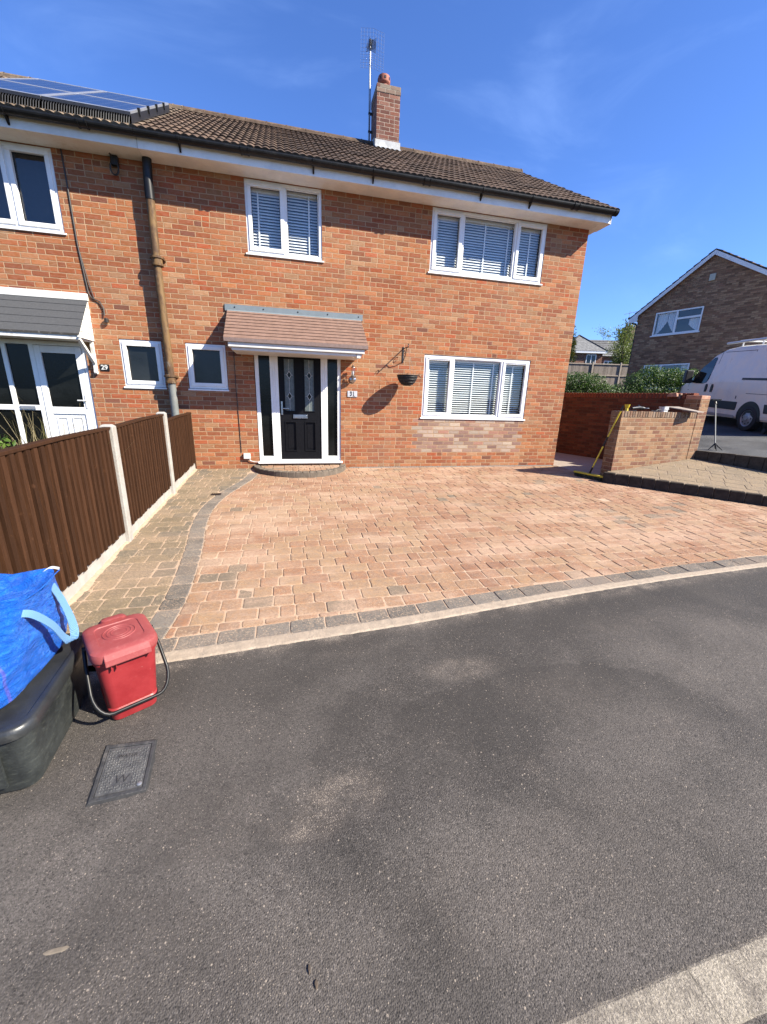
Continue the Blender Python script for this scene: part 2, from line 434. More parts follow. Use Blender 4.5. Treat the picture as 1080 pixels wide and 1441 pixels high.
def mat_asphalt(name, base=(.098, .086, .077), big=True):
    t = NT(name); c = t.pos()
    agg = t.vor(c, 190, 'F1', 'Color'); ag = t.sep(agg)[0]
    dist = t.vor(c, 190, 'F1', 'Distance')
    d2 = t.vor(c, 85, 'F1', 'Distance')
    n1 = t.noise(c, 1.1, 6, .62, .4); n2 = t.noise(t.map(c, (1, 1, 1), loc=(3, 7, 0)), 4.5, 5, .7); fine = t.noise(c, 420, 2, .7)
    col = t.mix(t.rng(n1, .33, .68), tuple(q * .62 for q in base), tuple(q * 1.30 for q in base))
    col = t.hsv(col, .5, 1.0, t.rng(ag, 0, 1, .74, 1.26, False))
    g2 = t.vor(t.map(c, loc=(2, 9, 0)), 330, 'F1', 'Color'); g2 = t.sep(g2)[1]
    col = t.hsv(col, .5, 1.0, t.rng(g2, 0, 1, .66, 1.34, False))
    lite = t.m_('MULTIPLY', t.m_('GREATER_THAN', ag, .90), t.rng(dist, .50, .30)); col = t.mix(t.m_('MULTIPLY', lite, t.rng(n2, .35, .65, .15, .65)), col, (.30, .265, .235))
    pit = t.m_('MULTIPLY', t.m_('LESS_THAN', ag, .07), t.rng(dist, .55, .35)); col = t.mix(t.m_('MULTIPLY', pit, .75), col, (.022, .02, .019))
    # crisp edged damp-dark patch with rounded outline
    wn = t.noise(t.map(c, (.55, .8, 1), loc=(1.3, .2, 0)), 1.0, 2, .45, .7)
    col = t.mix(t.m_('MULTIPLY', t.rng(wn, .50, .53), .26), col, tuple(q * .5 for q in base))
    # sand dusting
    x, y, z = t.sep(c)[:3]
    if big:     # a newer, darker patch with a crisp curved upper edge
        wob = t.m_('MULTIPLY', t.m_('SUBTRACT', t.noise(c, 2.2, 4, .6), .5), 1.3)
        pa = t.m_('DIVIDE', t.m_('SUBTRACT', x, 1.35), .98); pb = t.m_('DIVIDE', t.m_('ADD', y, 6.2), .42)
        pd_ = t.m_('ADD', t.m_('ADD', t.m_('MULTIPLY', pa, pa), t.m_('MULTIPLY', pb, pb)), wob)
        col = t.mix(t.m_('MULTIPLY', t.m_('MULTIPLY', t.rng(pd_, 1.0, .92), t.rng(y, -6.55, -5.9)), .40), col, tuple(q * .45 for q in base))
    def blob(cx, cy, rx, ry):
        a = t.m_('DIVIDE', t.m_('SUBTRACT', x, cx), rx); b = t.m_('DIVIDE', t.m_('SUBTRACT', y, cy), ry)
        return t.rng(t.m_('ADD', t.m_('MULTIPLY', a, a), t.m_('MULTIPLY', b, b)), 1.0, .0)
    s = t.m_('MULTIPLY', t.rng(n2, .55, .75), .22)
    if big:
        for q in ((.17, -6.33, .26, .15), (.03, -6.42, .2, .11), (1.02, -5.72, .36, .13), (.35, -5.42, .5, .10), (1.5, -6.0, .5, .2), (.6, -6.8, .7, .25), (-.55, -6.75, .6, .3), (2.4, -5.5, .5, .15), (-.2, -6.9, .8, .35), (1.2, -6.75, .7, .3), (-.35, -6.35, .3, .2)):
            s = t.m_('MAXIMUM', s, t.m_('MULTIPLY', t.m_('MULTIPLY', blob(*q), t.rng(t.noise(c, 7, 6, .72, .4), .28, .72)), (.62 if q[0] in (.17, .03, 1.02) else .20)))
    if big:     # fresh bitumen band beside the drive, with sand grains kicked off the paving
        ed = t.m_('SUBTRACT', y, t.m_('ADD', t.m_('MULTIPLY', x, .085), -5.27))
        col = t.mix(t.m_('MULTIPLY', t.rng(t.m_('ADD', ed, t.m_('MULTIPLY', t.m_('SUBTRACT', n1, .5), .6)), -.55, -.2), .38), col, tuple(q * .45 for q in base))
        s = t.m_('MAXIMUM', s, t.m_('MULTIPLY', t.rng(ed, -.16, -.01), t.rng(n2, .35, .7, .15, .8)))
    gr = t.sep(t.vor(t.map(c, loc=(1, 4, 0)), 380, 'F1', 'Color'))[2]
    grain = t.m_('LESS_THAN', gr, t.m_('ADD', t.m_('MULTIPLY', t.m_('MULTIPLY', s, s), .75), .006))
    col = t.mix(t.m_('MULTIPLY', s, .30), col, (.36, .29, .235))
    col = t.mix(t.m_('MULTIPLY', grain, .6), col, (.48, .40, .32))
    spk = t.sep(t.vor(t.map(c, loc=(5, 5, 5)), 75, 'F1', 'Color'))
    sp = t.m_('MULTIPLY', t.m_('GREATER_THAN', spk[0], .955), t.rng(t.vor(t.map(c, loc=(5, 5, 5)), 75, 'F1', 'Distance'), .30, .16))
    col = t.mix(t.m_('MULTIPLY', sp, .8), col, (.42, .35, .28))
    h = t.m_('ADD', t.m_('MULTIPLY', dist, -.9), t.m_('MULTIPLY', fine, .5))
    h = t.m_('ADD', h, t.m_('MULTIPLY', d2, -.25))
    return t.pbr(col, t.rng(n1, .3, .7, .78, .92), .3, normal=t.bump(h, .0036, .8))
M_ASPH = mat_asphalt('asphalt')
M_ASPH2 = mat_asphalt('asphalt upper drive', (.10, .10, .102), False)

def mat_tile(name, col=(.125, .082, .056), lich=(.33, .26, .18), lamt=.42):
    t = NT(name); c = t.co(); r = t.attr('rnd')
    n = t.noise(c, 4, 6, .7); f = t.noise(c, 55, 4, .7)
    cc = t.mix(t.rng(n, .35, .65), tuple(q * .75 for q in col), tuple(q * 1.3 for q in col))
    cc = t.hsv(cc, .5, 1, t.rng(r, 0, 1, .7, 1.3, False))
    cc = t.mix(t.m_('MULTIPLY', t.rng(t.noise(c, 11, 6, .75), .52, .68), lamt), cc, lich)
    cc = t.mix(t.m_('MULTIPLY', t.rng(f, .6, .72), .4), cc, (.05, .045, .035))
    return t.pbr(cc, .85, .25, normal=t.bump(f, .004))
M_TILE = mat_tile('concrete roof tile')
M_TILE29 = mat_tile('lichened roof tile', (.20, .145, .10), (.48, .40, .28), .75)

def mat_wood(name, col, var=.25, groove=None, axis=2, rough=.75):
    t = NT(name); c = t.co(); r = t.attr('rnd')
    sc = [18, 18, 18]; sc[axis] = 1.3
    n = t.noise(t.map(c, tuple(sc)), 3, 6, .7, .6)
    cc = t.mix(t.rng(n, .3, .7), tuple(q * (1 - var) for q in col), tuple(q * (1 + var) for q in col))
    cc = t.hsv(cc, .5, 1, t.rng(r, 0, 1, .75, 1.25, False))
    cc = t.mix(t.m_('MULTIPLY', t.rng(t.noise(c, 14, 4, .7), .63, .70), .5), cc, tuple(min(1, q * 2.2) for q in col))
    return t.pbr(cc, rough, .12, normal=t.bump(n, .003))
M_FENCE = mat_wood('brown stained fence board', (.062, .027, .013))
M_GREYWOOD = mat_wood('grey weathered wood', (.30, .25, .21))
M_DARKWOOD = mat_wood('dark stained wood', (.03, .028, .027))

def mat_leaf(name, cols, trans=.25, rough=.45):
    t = NT(name); r = t.attr('rnd')
    col = t.alb(t.ramp(r, cols))
    b = t.n('ShaderNodeBsdfPrincipled'); t.link(col, b.inputs['Base Color']); b.inputs['Roughness'].default_value = rough; b.inputs['Specular IOR Level'].default_value = .4
    tl = t.n('ShaderNodeBsdfTranslucent'); t.link(t.hsv(col, .49, 1.1, 1.5), tl.inputs[0])
    mx = t.n('ShaderNodeMixShader'); mx.inputs[0].default_value = trans
    t.link(b.outputs[0], mx.inputs[1]); t.link(tl.outputs[0], mx.inputs[2]); t.link(mx.outputs[0], t.out.inputs[0])
    return t.m

# ------------------------------------------------------------------ ground
def G(x, y):
    return .047 * max(min(y, 0), -9)

def sstep(a, b, x):
    t = min(1, max(0, (x - a) / (b - a))); return t * t * (3 - 2 * t)

def base_h(x, y):
    g = G(x, y) - .05
    g += 1.25 * sstep(9, 16, x) * sstep(-4, 0, y)
    g += .5 * sstep(18, 40, x) * sstep(0, 15, y)
    return g
def axis_pts(a, b, core0, core1, step):
    p = list(np.arange(core0, core1 + .01, step)); q = core1; s = step
    while q < b: s *= 1.5; q += s; p.append(q)
    q = core0; s = step
    while q > a: s *= 1.5; q -= s; p.insert(0, q)
    return p
xs = axis_pts(-600, 600, -10, 24, 1.0); ys = axis_pts(-600, 600, -10, 22, 1.0)
mb = MB()
mb.add([(x, y, base_h(x, y)) for y in ys for x in xs], [(j * len(xs) + i, j * len(xs) + i + 1, (j + 1) * len(xs) + i + 1, (j + 1) * len(xs) + i) for j in range(len(ys) - 1) for i in range(len(xs) - 1)])
t = NT('rough ground'); c = t.pos()
n = t.noise(c, 1.2, 6, .7); f = t.noise(c, 40, 4, .8)
gcol = t.mix(t.rng(n, .35, .65), (.045, .06, .018), (.11, .10, .045)); gcol = t.mix(t.m_('MULTIPLY', f, .5), gcol, (.05, .04, .02))
M_GROUND = t.pbr(gcol, .95, .1, normal=t.bump(f, .03))
struct(mb, 'ground', M_GROUND, smooth=False)

EDGE = [(-9, -5.5), (-3, -5.37), (-.73, -5.333), (.07, -5.268), (.72, -5.225), (1.57, -5.13), (2.52, -5.03), (3.63, -4.945), (4.8, -4.885), (7, -4.82), (12, -4.8)]
CURVE = [(-.50, .0), (-.53, -.55), (-.66, -1.1), (-.86, -1.65), (-.975, -2.33), (-.955, -2.98), (-.87, -3.6), (-.825, -4.2), (-.80, -4.7), (-.84, -5.05), (-.88, -5.3)]
def interp(P, t, k=0):
    """piecewise-linear with smoothing (k: key coordinate index)"""
    P = sorted(P, key=lambda q: q[k])
    a = [q[k] for q in P]; b = [q[1 - k] for q in P]
    s = 0
    for d in (-.25, -.12, 0, .12, .25): s += float(np.interp(t + d, a, b))
    return s / 5
def edge_y(x): return interp(EDGE, x, 0)
def curve_x(y): return interp(CURVE, y, 1)

# road surface with a slightly ragged near edge against the haunching
mb = MB()
N = 900
xs_ = np.linspace(-9, 14, N)
top = [(x, edge_y(x) - .003 + .013 * (noise.noise((x * 7, 0, 0)) + .8 * noise.noise((x * 27, 1, 0)) + .6 * noise.noise((x * 71, 1, 0)))) for x in xs_]
for i in range(N - 1):
    (xa, ya), (xb, yb) = top[i], top[i + 1]
    mb.quad((xa, -7.6, G(xa, -7.6) - .004), (xb, -7.6, G(xb, -7.6) - .004), (xb, yb, G(xb, yb) - .004), (xa, ya, G(xa, ya) - .004))
struct(mb, 'road', M_ASPH)

# concrete haunching strip along the drive edge
mb = MB()
for i in range(N - 1):
    xa, xb = xs_[i], xs_[i + 1]
    if xb < -.95: continue
    def pr(x):
        e = edge_y(x); w = .075 - .03 * sstep(0, 4, x); n_ = .008 * noise.noise((x * 14, 3, 0)) + .006 * noise.noise((x * 45, 8, 0))
        return [(x, e - .02, G(x, e - .02) - .012), (x, e + .004 + n_, G(x, e) + .004), (x, e + w, G(x, e + w) + .007), (x, e + w + .06, G(x, e + w) + .001)]
    A, B = pr(xa), pr(xb)
    for k in range(3): mb.quad(A[k], B[k], B[k + 1], A[k + 1])
struct(mb, 'kerb_strip', M_HAUNCH)

# ---- block paving -------------------------------------------------------
def clip(poly, p, n):
    """keep the side where (q-p).n >= 0"""
    out = []
    for i in range(len(poly)):
        a = poly[i]; b = poly[(i + 1) % len(poly)]
        da = (a[0] - p[0]) * n[0] + (a[1] - p[1]) * n[1]; db = (b[0] - p[0]) * n[0] + (b[1] - p[1]) * n[1]
        if da >= 0: out.append(a)
        if da * db < 0:
            t = da / (da - db); out.append((a[0] + (b[0] - a[0]) * t, a[1] + (b[1] - a[1]) * t))
    return out
def area(p): return .5 * sum(p[i][0] * p[(i + 1) % len(p)][1] - p[(i + 1) % len(p)][0] * p[i][1] for i in range(len(p)))
def paver(mb, poly, r, zf=G, up=.006, chamf=.019, jit=.0025):
    if len(poly) < 3 or area(poly) < .0038: return
    cx = sum(q[0] for q in poly) / len(poly); cy = sum(q[1] for q in poly) / len(poly)
    pts = []
    n = len(poly)
    for i in range(n):
        p0, p1, p2 = poly[i - 1], poly[i], poly[(i + 1) % n]
        d0 = math.hypot(p0[0] - p1[0], p0[1] - p1[1]); d2 = math.hypot(p2[0] - p1[0], p2[1] - p1[1])
        if d0 < 1e-6 or d2 < 1e-6: continue
        c = chamf * random.uniform(.6, 1.7)
        c0 = min(c, d0 * .35); c2 = min(c, d2 * .35)
        a = (p1[0] + (p0[0] - p1[0]) / d0 * c0, p1[1] + (p0[1] - p1[1]) / d0 * c0)
        b = (p1[0] + (p2[0] - p1[0]) / d2 * c2, p1[1] + (p2[1] - p1[1]) / d2 * c2)
        m = ((a[0] + b[0]) / 2 * .45 + p1[0] * .55, (a[1] + b[1]) / 2 * .45 + p1[1] * .55)
        pts += [a, m, b]
        if d2 > .1:
            w = random.uniform(-.003, .003); mx_ = ((p1[0] + p2[0]) / 2, (p1[1] + p2[1]) / 2)
            pts.append((mx_[0] + (cx - mx_[0]) * w * 10, mx_[1] + (cy - mx_[1]) * w * 10))
    tx, ty, dz = random.gauss(0, .006), random.gauss(0, .006), random.gauss(0, jit * .6)
    def ring(inset, z):
        o = []
        for q in pts:
            d = math.hypot(q[0] - cx, q[1] - cy) or 1
            k = max(0, 1 - inset / d)
            X, Y = cx + (q[0] - cx) * k, cy + (q[1] - cy) * k
            o.append((X, Y, zf(X, Y) + z + dz + (q[0] - cx) * tx + (q[1] - cy) * ty))
        return o
    A = ring(0, -.02); B = ring(.001, up - .005); C = ring(.004, up - .0015); D = ring(.008, up)
    m = len(pts)
    fs = [tuple(range(3 * m, 4 * m))]
    for k in range(3):
        for i in range(m):
            j = (i + 1) % m
            fs.append((k * m + i, k * m + j, (k + 1) * m + j, (k + 1) * m + i))
    mb.add(A + B + C + D, fs, r)

drive = MB(); path = MB()
gap = .0045
y = -.02; row = 0
while y > -5.4:
    h = .155
    y0, y1 = y - h + gap / 2, y - gap / 2
    ym = (y0 + y1) / 2
    cxm = curve_x(ym)
    dxdy = (curve_x(y1) - curve_x(y0)) / (y1 - y0)
    x = -1.75 + random.uniform(-.2, 0)
    while x < 9.2:
        w = random.choice([.115, .155, .155, .155, .23, .23, .195])
        jx = random.uniform(-.003, .003)
        quad_ = [(x + gap / 2, y0 + jx), (x + w - gap / 2, y0 - jx), (x + w - gap / 2 + jx, y1), (x + gap / 2 + jx, y1)]
        xm = x + w / 2
        rv = random.random()
        # the brindle blend has clusters of greyer and redder blocks
        cl = noise.noise((xm * .8, ym * 1.1, 4.0))
        rv = min(1, max(0, rv * .72 + .1 + cl * .5))
        ey = edge_y(xm) + .235 - .03 * sstep(0, 4, xm)
        dey = (edge_y(xm + .1) - edge_y(xm - .1)) / .2
        def common(p): return clip(p, (xm, ey), (-dey, 1))
        # right of the curve: drive
        p = clip(quad_, (cxm + .004, ym), (1, -dxdy))
        p = common(p)
        if p and xm > 5.3:
            p = clip(p, (4.235, 0), (-.7071, -.7071)) if ym < -1.45 else clip(p, (5.86, 0), (-1, 0))
        if len(p) > 2: paver(drive, p, rv)
        p = clip(quad_, (cxm - .168, ym), (-1, dxdy))
        p = clip(common(p), (-1.635, 0), (1, 0)) if p else p
        if p and len(p) > 2: paver(path, p, random.random())
        x += w
    y -= h; row += 1
drive.build('driveway', M_PAV, kind='structure', rnd=True)
path.build('footpath', M_PATH, kind='structure', rnd=True)

# charcoal blocks: row along the road edge and row along the curve
bd = MB()
x = -1.0
while x < 9:
    w = random.uniform(.225, .25); h = .150
    def bp_(xx, k): return (xx, edge_y(xx) + .08 - .03 * sstep(0, 4, xx) + k * h)
    a, b = x + gap / 2, x + w - gap / 2
    p = [bp_(a, 0), bp_(b, 0), bp_(b, 1), bp_(a, 1)]
    paver(bd, p, random.random(), chamf=.010)
    x += w
yy = -.40
while yy > -5.12:
    l = random.choice([.155, .16, .23, .155])
    a, b = yy - gap / 2, yy - l + gap / 2
    p = [(curve_x(b) - .163, b), (curve_x(b) - .002, b), (curve_x(a) - .002, a), (curve_x(a) - .163, a)]
    paver(bd, p, random.random())
    yy -= l
bd.build('block_border', M_BORD, kind='structure', rnd=True)
# sand bed showing in the joints
mb = MB()
for i in range(N - 1):
    xa, xb = xs_[i], xs_[i + 1]
    if xb < -1.76 or xa > 9.2: continue
    def q(x, y): return (x, y, G(x, y) + .0010)
    ya, yb = edge_y(xa) + .05, edge_y(xb) + .05
    ta = min(.0, 4.235 * 1 - xa) if xa > 5.7 else 0.0
    tb = min(.0, 4.235 * 1 - xb) if xb > 5.7 else 0.0
    mb.quad(q(xa, ya), q(xb, yb), q(xb, max(tb, yb + .01)), q(xa, max(ta, ya + .01)))
struct(mb, 'sand_bed', M_SAND)
# spilled sand against the gravel boards
mb = MB()
for i in range(120):
    y0 = -5.2 + i * .043; y1 = y0 + .043
    def s_(y): w = .03 + .035 * (1 + noise.noise((y * 2.2, 5, 1))) + .012 * noise.noise((y * 17, 2, 2)); return [(-1.66, y, G(0, y) + .022), (-1.66 + w * .5, y, G(0, y) + .015), (-1.66 + w, y, G(0, y) + .004)]
    A, B = s_(y0), s_(y1)
    for k in range(2): mb.quad(A[k], A[k + 1], B[k + 1], B[k])
struct(mb, 'swept_sand', M_SAND)

# concrete channel on the near side of the road and bare earth beyond it
mb = MB()
xs2 = np.linspace(-6, 8, 1100)
for i in range(len(xs2) - 1):
    xa, xb = xs2[i], xs2[i + 1]
    def pr(x):
        yk = -7.102 + .017 * (x - .7) + .004 * noise.noise((x * 7, 4, 0)) + .003 * noise.noise((x * 23, 4, 0))
        return [(x, yk + .012, G(x, yk) - .006), (x, yk, G(x, yk) + .001), (x, yk - .115, G(x, yk - .1) + .008), (x, yk - .13, G(x, yk - .1) - .03)]
    A, B = pr(xa), pr(xb)
    for k in range(3): mb.quad(A[k], A[k + 1], B[k + 1], B[k])
t = NT('old kerb concrete'); c = t.pos()
n = t.noise(c, 7, 6, .75); f = t.noise(c, 150, 3, .75); v = t.sep(t.vor(c, 190, 'F1', 'Color'))[0]
kc = t.mix(t.rng(n, .35, .65), (.27, .235, .195), (.50, .44, .35)); kc = t.hsv(kc, .5, 1, t.rng(v, 0, 1, .7, 1.25, False)); kc = t.mix(t.m_('MULTIPLY', t.rng(f, .55, .7), .4), kc, (.12, .10, .09)); xx_ = t.sep(c)[0]; jn = t.m_('ABSOLUTE', t.m_('SUBTRACT', t.m_('FRACT', t.m_('ADD', t.m_('DIVIDE', t.m_('ADD', xx_, t.m_('MULTIPLY', t.m_('SUBTRACT', t.noise(c, 12, 3), .5), .02)), .915), .26)), .5)); kc = t.mix(t.m_('MULTIPLY', t.m_('LESS_THAN', jn, .0025), .45), kc, (.05, .045, .04))
M_KERB = t.pbr(kc, .9, .2, normal=t.bump(t.m_('ADD', f, t.m_('MULTIPLY', v, .6)), .006))
struct(mb, 'kerb', M_KERB)
mb = MB(); mb.quad((-6, -9.5, -.36), (8, -9.5, -.36), (8, -7.20, -.338), (-6, -7.43, -.338))
struct(mb, 'verge', M_SOIL)

# alley floor beside the house
mb = MB()
def az(x, y): return -.012 + .06 * min(y, 0) * .8
for (xa, xb) in ((5.80, 6.4), (6.4, 7.2), (7.2, 8.5)):
    for (ya, yb) in ((-1.48, -.6), (-.6, 0), (0, 2), (2, 9)):
        mb.quad((xa, ya, az(xa, ya)), (xb, ya, az(xb, ya)), (xb, yb, az(xb, yb)), (xa, yb, az(xa, yb)))
struct(mb, 'alley_floor', simple('alley concrete', (.40, .33, .27), .9, .15, 6, .004, 60))

# terrace: raised slabs on the right with a dark block riser
def TZ(x, y): return .13 + .0485 * (x - 5.9) + .111 * (y + 1.5)
tp = [(5.79, -1.56), (9.2, -4.97), (12.5, -6.5), (11.0, -6.3), (8.9, -2.2), (8.40, -1.00), (5.9, -1.44)]
tp = [(5.79, -1.56), (9.4, -5.17), (9.55, -3.6), (8.9, -2.2), (8.42, -1.00), (5.9, -1.44)]
mb = MB()
mb.add([(x, y, TZ(x, y) - .0035) for x, y in tp] + [(x, y, -.6) for x, y in tp], [tuple(range(6))] + [(i, (i + 1) % 6, 6 + (i + 1) % 6, 6 + i) for i in range(6)])
struct(mb, 'terrace', simple('terrace bedding', (.30, .23, .165), .95, .15, 20, .003, 90))
mb = MB()
# slabs laid parallel to the riser (45 degrees)
e1 = Vector((.7071, -.7071)); e2 = Vector((.7071, .7071)); o = Vector((5.79, -1.56))
b0 = .08
while b0 < 4:
    wv = random.choice([.18, .22, .26]); a0 = -3.2 + random.uniform(-.2, 0)
    while a0 < 5.4:
        lv = random.choice([.2, .28, .36])
        p = [(a0 + .004, b0 + .004), (a0 + lv - .004, b0 + .004), (a0 + lv - .004, b0 + wv - .004), (a0 + .004, b0 + wv - .004)]
        P = [tuple(o + e1 * a + e2 * b) for a, b in p]
        for i in range(6):
            a, b = Vector(tp[i]), Vector(tp[(i + 1) % 6]); d = (b - a).normalized(); nn = (-d.y, d.x)
            P = clip(P, a + Vector(nn) * .004, nn) if len(P) > 2 else P
        if len(P) > 2: paver(mb, P, random.random(), TZ, .0, .010)
        a0 += lv
    b0 += wv
mb.build('terrace_slabs', M_TERR, kind='structure', rnd=True)
def block_riser(mb, A, B, zf, drop, w=.11, l=.21, up=.012):
    A = Vector(A); B = Vector(B); d = (B - A); L = d.length; d.normalize(); nrm = Vector((-d.y, d.x))
    s = 0
    while s < L:
        ll = min(l * random.uniform(.95, 1.05), L - s)
        c = A + d * (s + ll / 2); z = zf(c.x, c.y) + up + random.gauss(0, .003)
        h = drop
        mb.obox((c.x + nrm.x * w * .5, c.y + nrm.y * w * .5, z - h / 2), (d.x, d.y, 0), (nrm.x, nrm.y, 0), (0, 0, 1), ll - .008, w, h, random.random())
        s += ll
mb = MB(); block_riser(mb, (5.73, -1.53), (9.47, -5.27), TZ, .35)
mb.build('terrace_kerb', simple('kerb blocks', (.060, .048, .038), .9, .3, 12, .004, 60, spec=.15), kind='structure', rnd=True, bevel=.014)
# upper drive of the neighbours, where the van stands
def UZ(x, y): return .465 + .07 * (x - 8.4) + .04 * (y + 1.0)
up = [(8.46, -1.02), (9.0, -2.24), (9.75, -3.9), (30, -3.9), (30, 9), (18, 9.5), (9, 8.5), (7.7, 2.4)]
mb = MB(); k = len(up)
mb.add([(x, y, UZ(x, y)) for x, y in up] + [(x, y, -.7) for x, y in up], [tuple(range(k))] + [(i, (i + 1) % k, k + (i + 1) % k, k + i) for i in range(k)])
struct(mb, 'upper_drive', M_ASPH2)
mb = MB(); block_riser(mb, (8.40, -1.06), (8.94, -2.26), UZ, .30, .10, .22); block_riser(mb, (8.94, -2.26), (9.7, -3.95), UZ, .34, .10, .22)
mb.build('upper_kerb', simple('upper kerb blocks', (.085, .068, .052), .9, .3, 12, .004, 60, spec=.15), kind='structure', rnd=True, bevel=.012)
# ------------------------------------------------------------------ houses
def wall_holes(mb, x0, x1, z0, z1, holes, y=0.0, rev=.11):
    X = sorted(set([x0, x1] + [h[0] for h in holes] + [h[1] for h in holes])); Z = sorted(set([z0, z1] + [h[2] for h in holes] + [h[3] for h in holes]))
    for i in range(len(X) - 1):
        for j in range(len(Z) - 1):
            cx, cz = (X[i] + X[i + 1]) / 2, (Z[j] + Z[j + 1]) / 2
            if any(h[0] < cx < h[1] and h[2] < cz < h[3] for h in holes): continue
            mb.quad((X[i], y, Z[j]), (X[i + 1], y, Z[j]), (X[i + 1], y, Z[j + 1]), (X[i], y, Z[j + 1]))
    for a, b, c, d in holes:
        for p, q in (((a, c), (b, c)), ((b, c), (b, d)), ((b, d), (a, d)), ((a, d), (a, c))):
            mb.quad((p[0], y, p[1]), (q[0], y, q[1]), (q[0], y + rev, q[1]), (p[0], y + rev, p[1]))

EAVE_Y, EAVE_Z, SL = -.42, 4.755, .594
RIDGE_Y = 3.35; RIDGE_Z = EAVE_Z + SL * (RIDGE_Y - EAVE_Y)

def tile_roof(x0, x1, y0, z0, y1, z1, name, mat, parent, course=.335, per=.108, amp=.0125, step=.020, verge_jit=0.0, world=True, seg=8):
    mb = MB()
    L = math.hypot(y1 - y0, z1 - z0); n = max(1, int(round(L / course)))
    dy, dz = (y1 - y0) / L, (z1 - z0) / L
    ny, nz_ = -dz, dy
    if nz_ < 0: ny, nz_ = -ny, -nz_
    m = int((x1 - x0) / per * seg)
    X = np.linspace(x0, x1, m + 1)
    for k in range(n):
        a = L * k / n - .0; b = L * (k + 1) / n + .02
        rows = []
        offx = 0
        for (s, lift) in ((a + .004, -.012), (a, step), (b, 0.002)):
            rr_ = []
            for i, x in enumerate(X):
                ph = (x / per) % 1.0
                w = amp * (abs(math.sin(math.pi * ph)) ** .8 * 1.6 - .3)
                ti = math.floor(x / (per * 3)); j = .005 * (noise.noise((ti * 3.1, k * 2.3, 7.0)))
                h = w + lift + j * 1.5
                ss = s + (.008 * noise.noise((ti * 1.7, k * 3.3, 2.0)) if lift != .002 else 0)
                rr_.append((x, y0 + dy * ss + ny * h, z0 + dz * ss + nz_ * h))
            rows.append(rr_)
        for q in range(2):
            for i in range(m):
                rv = (math.sin(math.floor(X[i] / (per * 3) + .01) * 12.9898 + k * 78.233) * 43758.5453) % 1.0
                mb.quad(rows[q][i], rows[q][i + 1], rows[q + 1][i + 1], rows[q + 1][i], rv)
        # verge end: thickness of the last tile
        for e in (0, m):
            p, q = rows[1][e], rows[2][e]
            mb.quad(p, q, (q[0], q[1] - ny * .03, q[2] - nz_ * .03), (p[0], p[1] - ny * .05, p[2] - nz_ * .05), .4)
    o = mb.build(name, mat, parent, rnd=True, world=world)
    return o

def ridge_tiles(x0, x1, y, z, parent, mat, l=.42, r=.105):
    mb = MB(); x = x0
    while x < x1 - .05:
        e = min(x + l, x1)
        for (a, b, rr_) in ((x, e - .02, r), (e - .025, e, r * 1.07)):
            pts = []
            for k in range(9):
                t_ = math.pi * k / 8
                pts.append((y + math.cos(t_) * rr_, z - .045 + math.sin(t_) * rr_ * .85))
            for k in range(8):
                (ya, za), (yb, zb) = pts[k], pts[k + 1]
                mb.quad((a, ya, za), (b, ya, za), (b, yb, zb), (a, yb, zb), random.random())
        x = e
    mb.build('ridge', mat, parent, rnd=True)
    mb = MB()
    n = int((x1 - x0) / .06)
    for i in range(n):
        a, b = x0 + (x1 - x0) * i / n, x0 + (x1 - x0) * (i + 1) / n
        w = .11 + .03 * noise.noise((a * 7, 1, 1))
        mb.quad((a, y - w - .03, z - w * SL - .015), (b, y - w - .03, z - w * SL - .015), (b, y - .08, z + .0), (a, y - .08, z + .0))
    mb.build('ridge_mortar', mat, parent)

